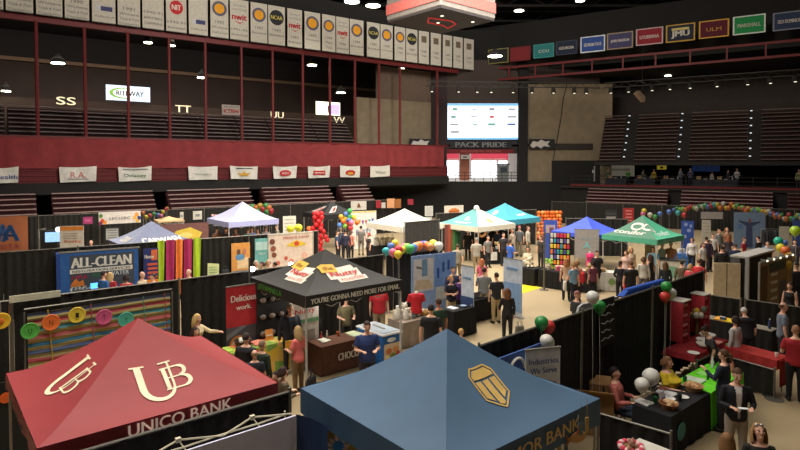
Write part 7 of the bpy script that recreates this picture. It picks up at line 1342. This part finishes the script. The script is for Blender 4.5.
for k, (px, c, t, h_) in enumerate([(608, (110, 130, 100), 'pale green shirt at left', 1.65), (628, (80, 160, 80), 'bright green top', 1.65), (643, (130, 126, 120), 'grey top', 1.6), (654, (196, 170, 60), 'yellow top', 1.65), (680.5, (150, 156, 170), 'pale blue shirt', 1.75), (690.5, (90, 100, 130), 'slate shirt', 1.75), (712, (190, 186, 180), 'white top, shorter one', 1.45), (737, (206, 204, 200), 'white shirt, right of the blue banner', 1.75), (728, (60, 60, 66), 'dark top', 1.6), (799, (150, 160, 110), 'olive top at the right edge', 1.7)]):
    q = on(px, 166, R0, NR, 3.2); person('person on the right concourse behind the railing in %s' % t, (q.x, q.y), [30, -40, 100, 0][k % 4], h_, ['stand', 'hold', 'hold'][k % 3], k % 2, c, sleeve='long', hair=['short', 'bob'][k % 2], hc=(70, 54, 44), z=3.2)
for k, px in enumerate([616, 645, 672, 705, 726]):
    q = on(px, 172, R0, NR, 1.9); o = thing('folding_table', 'folding table with dark cloth on the right concourse, %s from the left' % ordn[k], 'table', V3(q.x, q.y, 3.2), AR, 'tables on the right concourse'); MB().box((0, 0, .74), (1.8, .7, .04)).build('tabletop', cm(110, 104, 96), o); cloth_mesh(1.82, .72, .77, .68).build('cloth_cover', cm(44, 46, 52), o)
    for j in range(3): put(['box', 'papers', 'bottle'][j], '%s on the %s concourse table' % (['tan carton', 'white papers', 'pale bottle'][j], ['leftmost', 'second', 'third', 'fourth', 'rightmost'][k]), V3(q.x, q.y, 3.98) + DR * (-.5 + .5 * j), [(176, 140, 100), (206, 204, 200), (170, 190, 196)][j], AR, 1.4)
o = thing('balustrade_case', 'orange display case at the left end of right concourse', 'case', V3(on(562, 176, R0, NR, 3).x, on(562, 176, R0, NR, 3).y, 3.2), AR); MB().box((0, 0, .5), (1.2, .6, 1.0), 0, 1, .03).build('cabinet', cm(150, 84, 60), o); MB().box((0, 0, 1.02), (1.26, .66, .05)).build('countertop', dark, o)
for px, c, t in ((568, (70, 110, 140), 'blue'), (591, (150, 150, 146), 'grey')):
    q = on(px, 168, R0, NR, 2.5); o = rollup('tall %s banner stand at the left end of right concourse' % t, (q.x, q.y), .8, 1.9, R(-10), cm(*c)); o.location.z = 3.2; mark(o, 'printed_panel', cm(190, 190, 186), rect(0, 1.4, .5, .3))
# ------------------------------------------------------------------ camera, light, world
cd = bpy.data.cameras.new('camera'); cam = bpy.data.objects.new('camera', cd); COL.objects.link(cam)
cam.location = (0, 0, CAMH); cam.rotation_euler = (PI / 2 - PITCH, 0, 0); cd.sensor_width = 36; cd.lens = FL / 800 * 36; cd.clip_end = 300; cd.shift_y = -(225 - PPY) / 800; SC.camera = cam
def area(x, y, z, sx, sy, e, c=(1, .93, .82), rot=(0, 0, 0), spread=R(125)):
    l = bpy.data.lights.new('area_light', 'AREA'); l.shape = 'RECTANGLE'; l.size = sx; l.size_y = sy; l.energy = e; l.color = c; l.spread = spread
    o = bpy.data.objects.new('area_light', l); COL.objects.link(o); o.location = (x, y, z); o.rotation_euler = rot
LIGHTS = [(-5, 10, 15, 9, 8, 1250), (-2, 25, 16, 12, 8, 2100), (5, 30, 16, 10, 10, 1700), (-12, 29, 15, 8, 8, 1150), (14, 40, 17, 12, 8, 1300), (-1, 43, 17, 12, 6, 1300), (4, 8, 14, 6, 6, 190), (13, 19, 15, 6, 8, 120)]
for l in LIGHTS: area(*l)
q = Lp(8, 5.5, 16.0); area(q.x, q.y, q.z, 30, 4, 1500, (1, .86, .74), (R(38), 0, AL), R(180))
def aim(p, t, sx, sy, e, c=(1, .94, .86)):
    d = Vector(t) - Vector(p); r = d.to_track_quat('-Z', 'Y').to_euler(); area(p[0], p[1], p[2], sx, sy, e, c, r, R(100))
aim((10, 14, 19), (-12, 46, 11), 14, 6, 2900); aim((-4, 16, 19), (30, 52, 9.5), 12, 5, 1500, (1, .9, .8)); aim((4, 32, 19), (9, 58, 8), 10, 4, 600)  # added fill lights, no fixtures, brightening both stands and the back wall
area(KT.x, KT.y, 2.28, .8, .8, 34, (1, .93, .82), (0, 0, GA), R(180))  # added light without a fixture, brightens the booth under the black canopy
q = Lp(30, 6, 13.0); area(q.x, q.y, q.z, 8, 4, 90, (1, .9, .76), (0, 0, AL), R(170))
q = Rp(12, 2, 13.4); area(q.x, q.y, q.z, 22, 3, 200, (1, .86, .76), (0, 0, AR), R(170))  # added light brightening the wall behind the right upper seats
q = Rp(10, 3, 5.1); area(q.x, q.y, q.z, 22, 2, 40, (1, .92, .84), (0, 0, AR), R(160))  # added light brightening the people on the right concourse
area((hx0 + hx1) / 2, YB + 6, zc + 3.4, 10, 8, 260, (1, .98, .95))
wd = bpy.data.worlds.new('world'); SC.world = wd; wd.use_nodes = True
bg = wd.node_tree.nodes['Background']; bg.inputs[0].default_value = (*lin((150, 142, 134)), 1); bg.inputs[1].default_value = .2
SC.view_settings.view_transform = 'Standard'; SC.view_settings.look = 'None'; SC.view_settings.exposure = .15
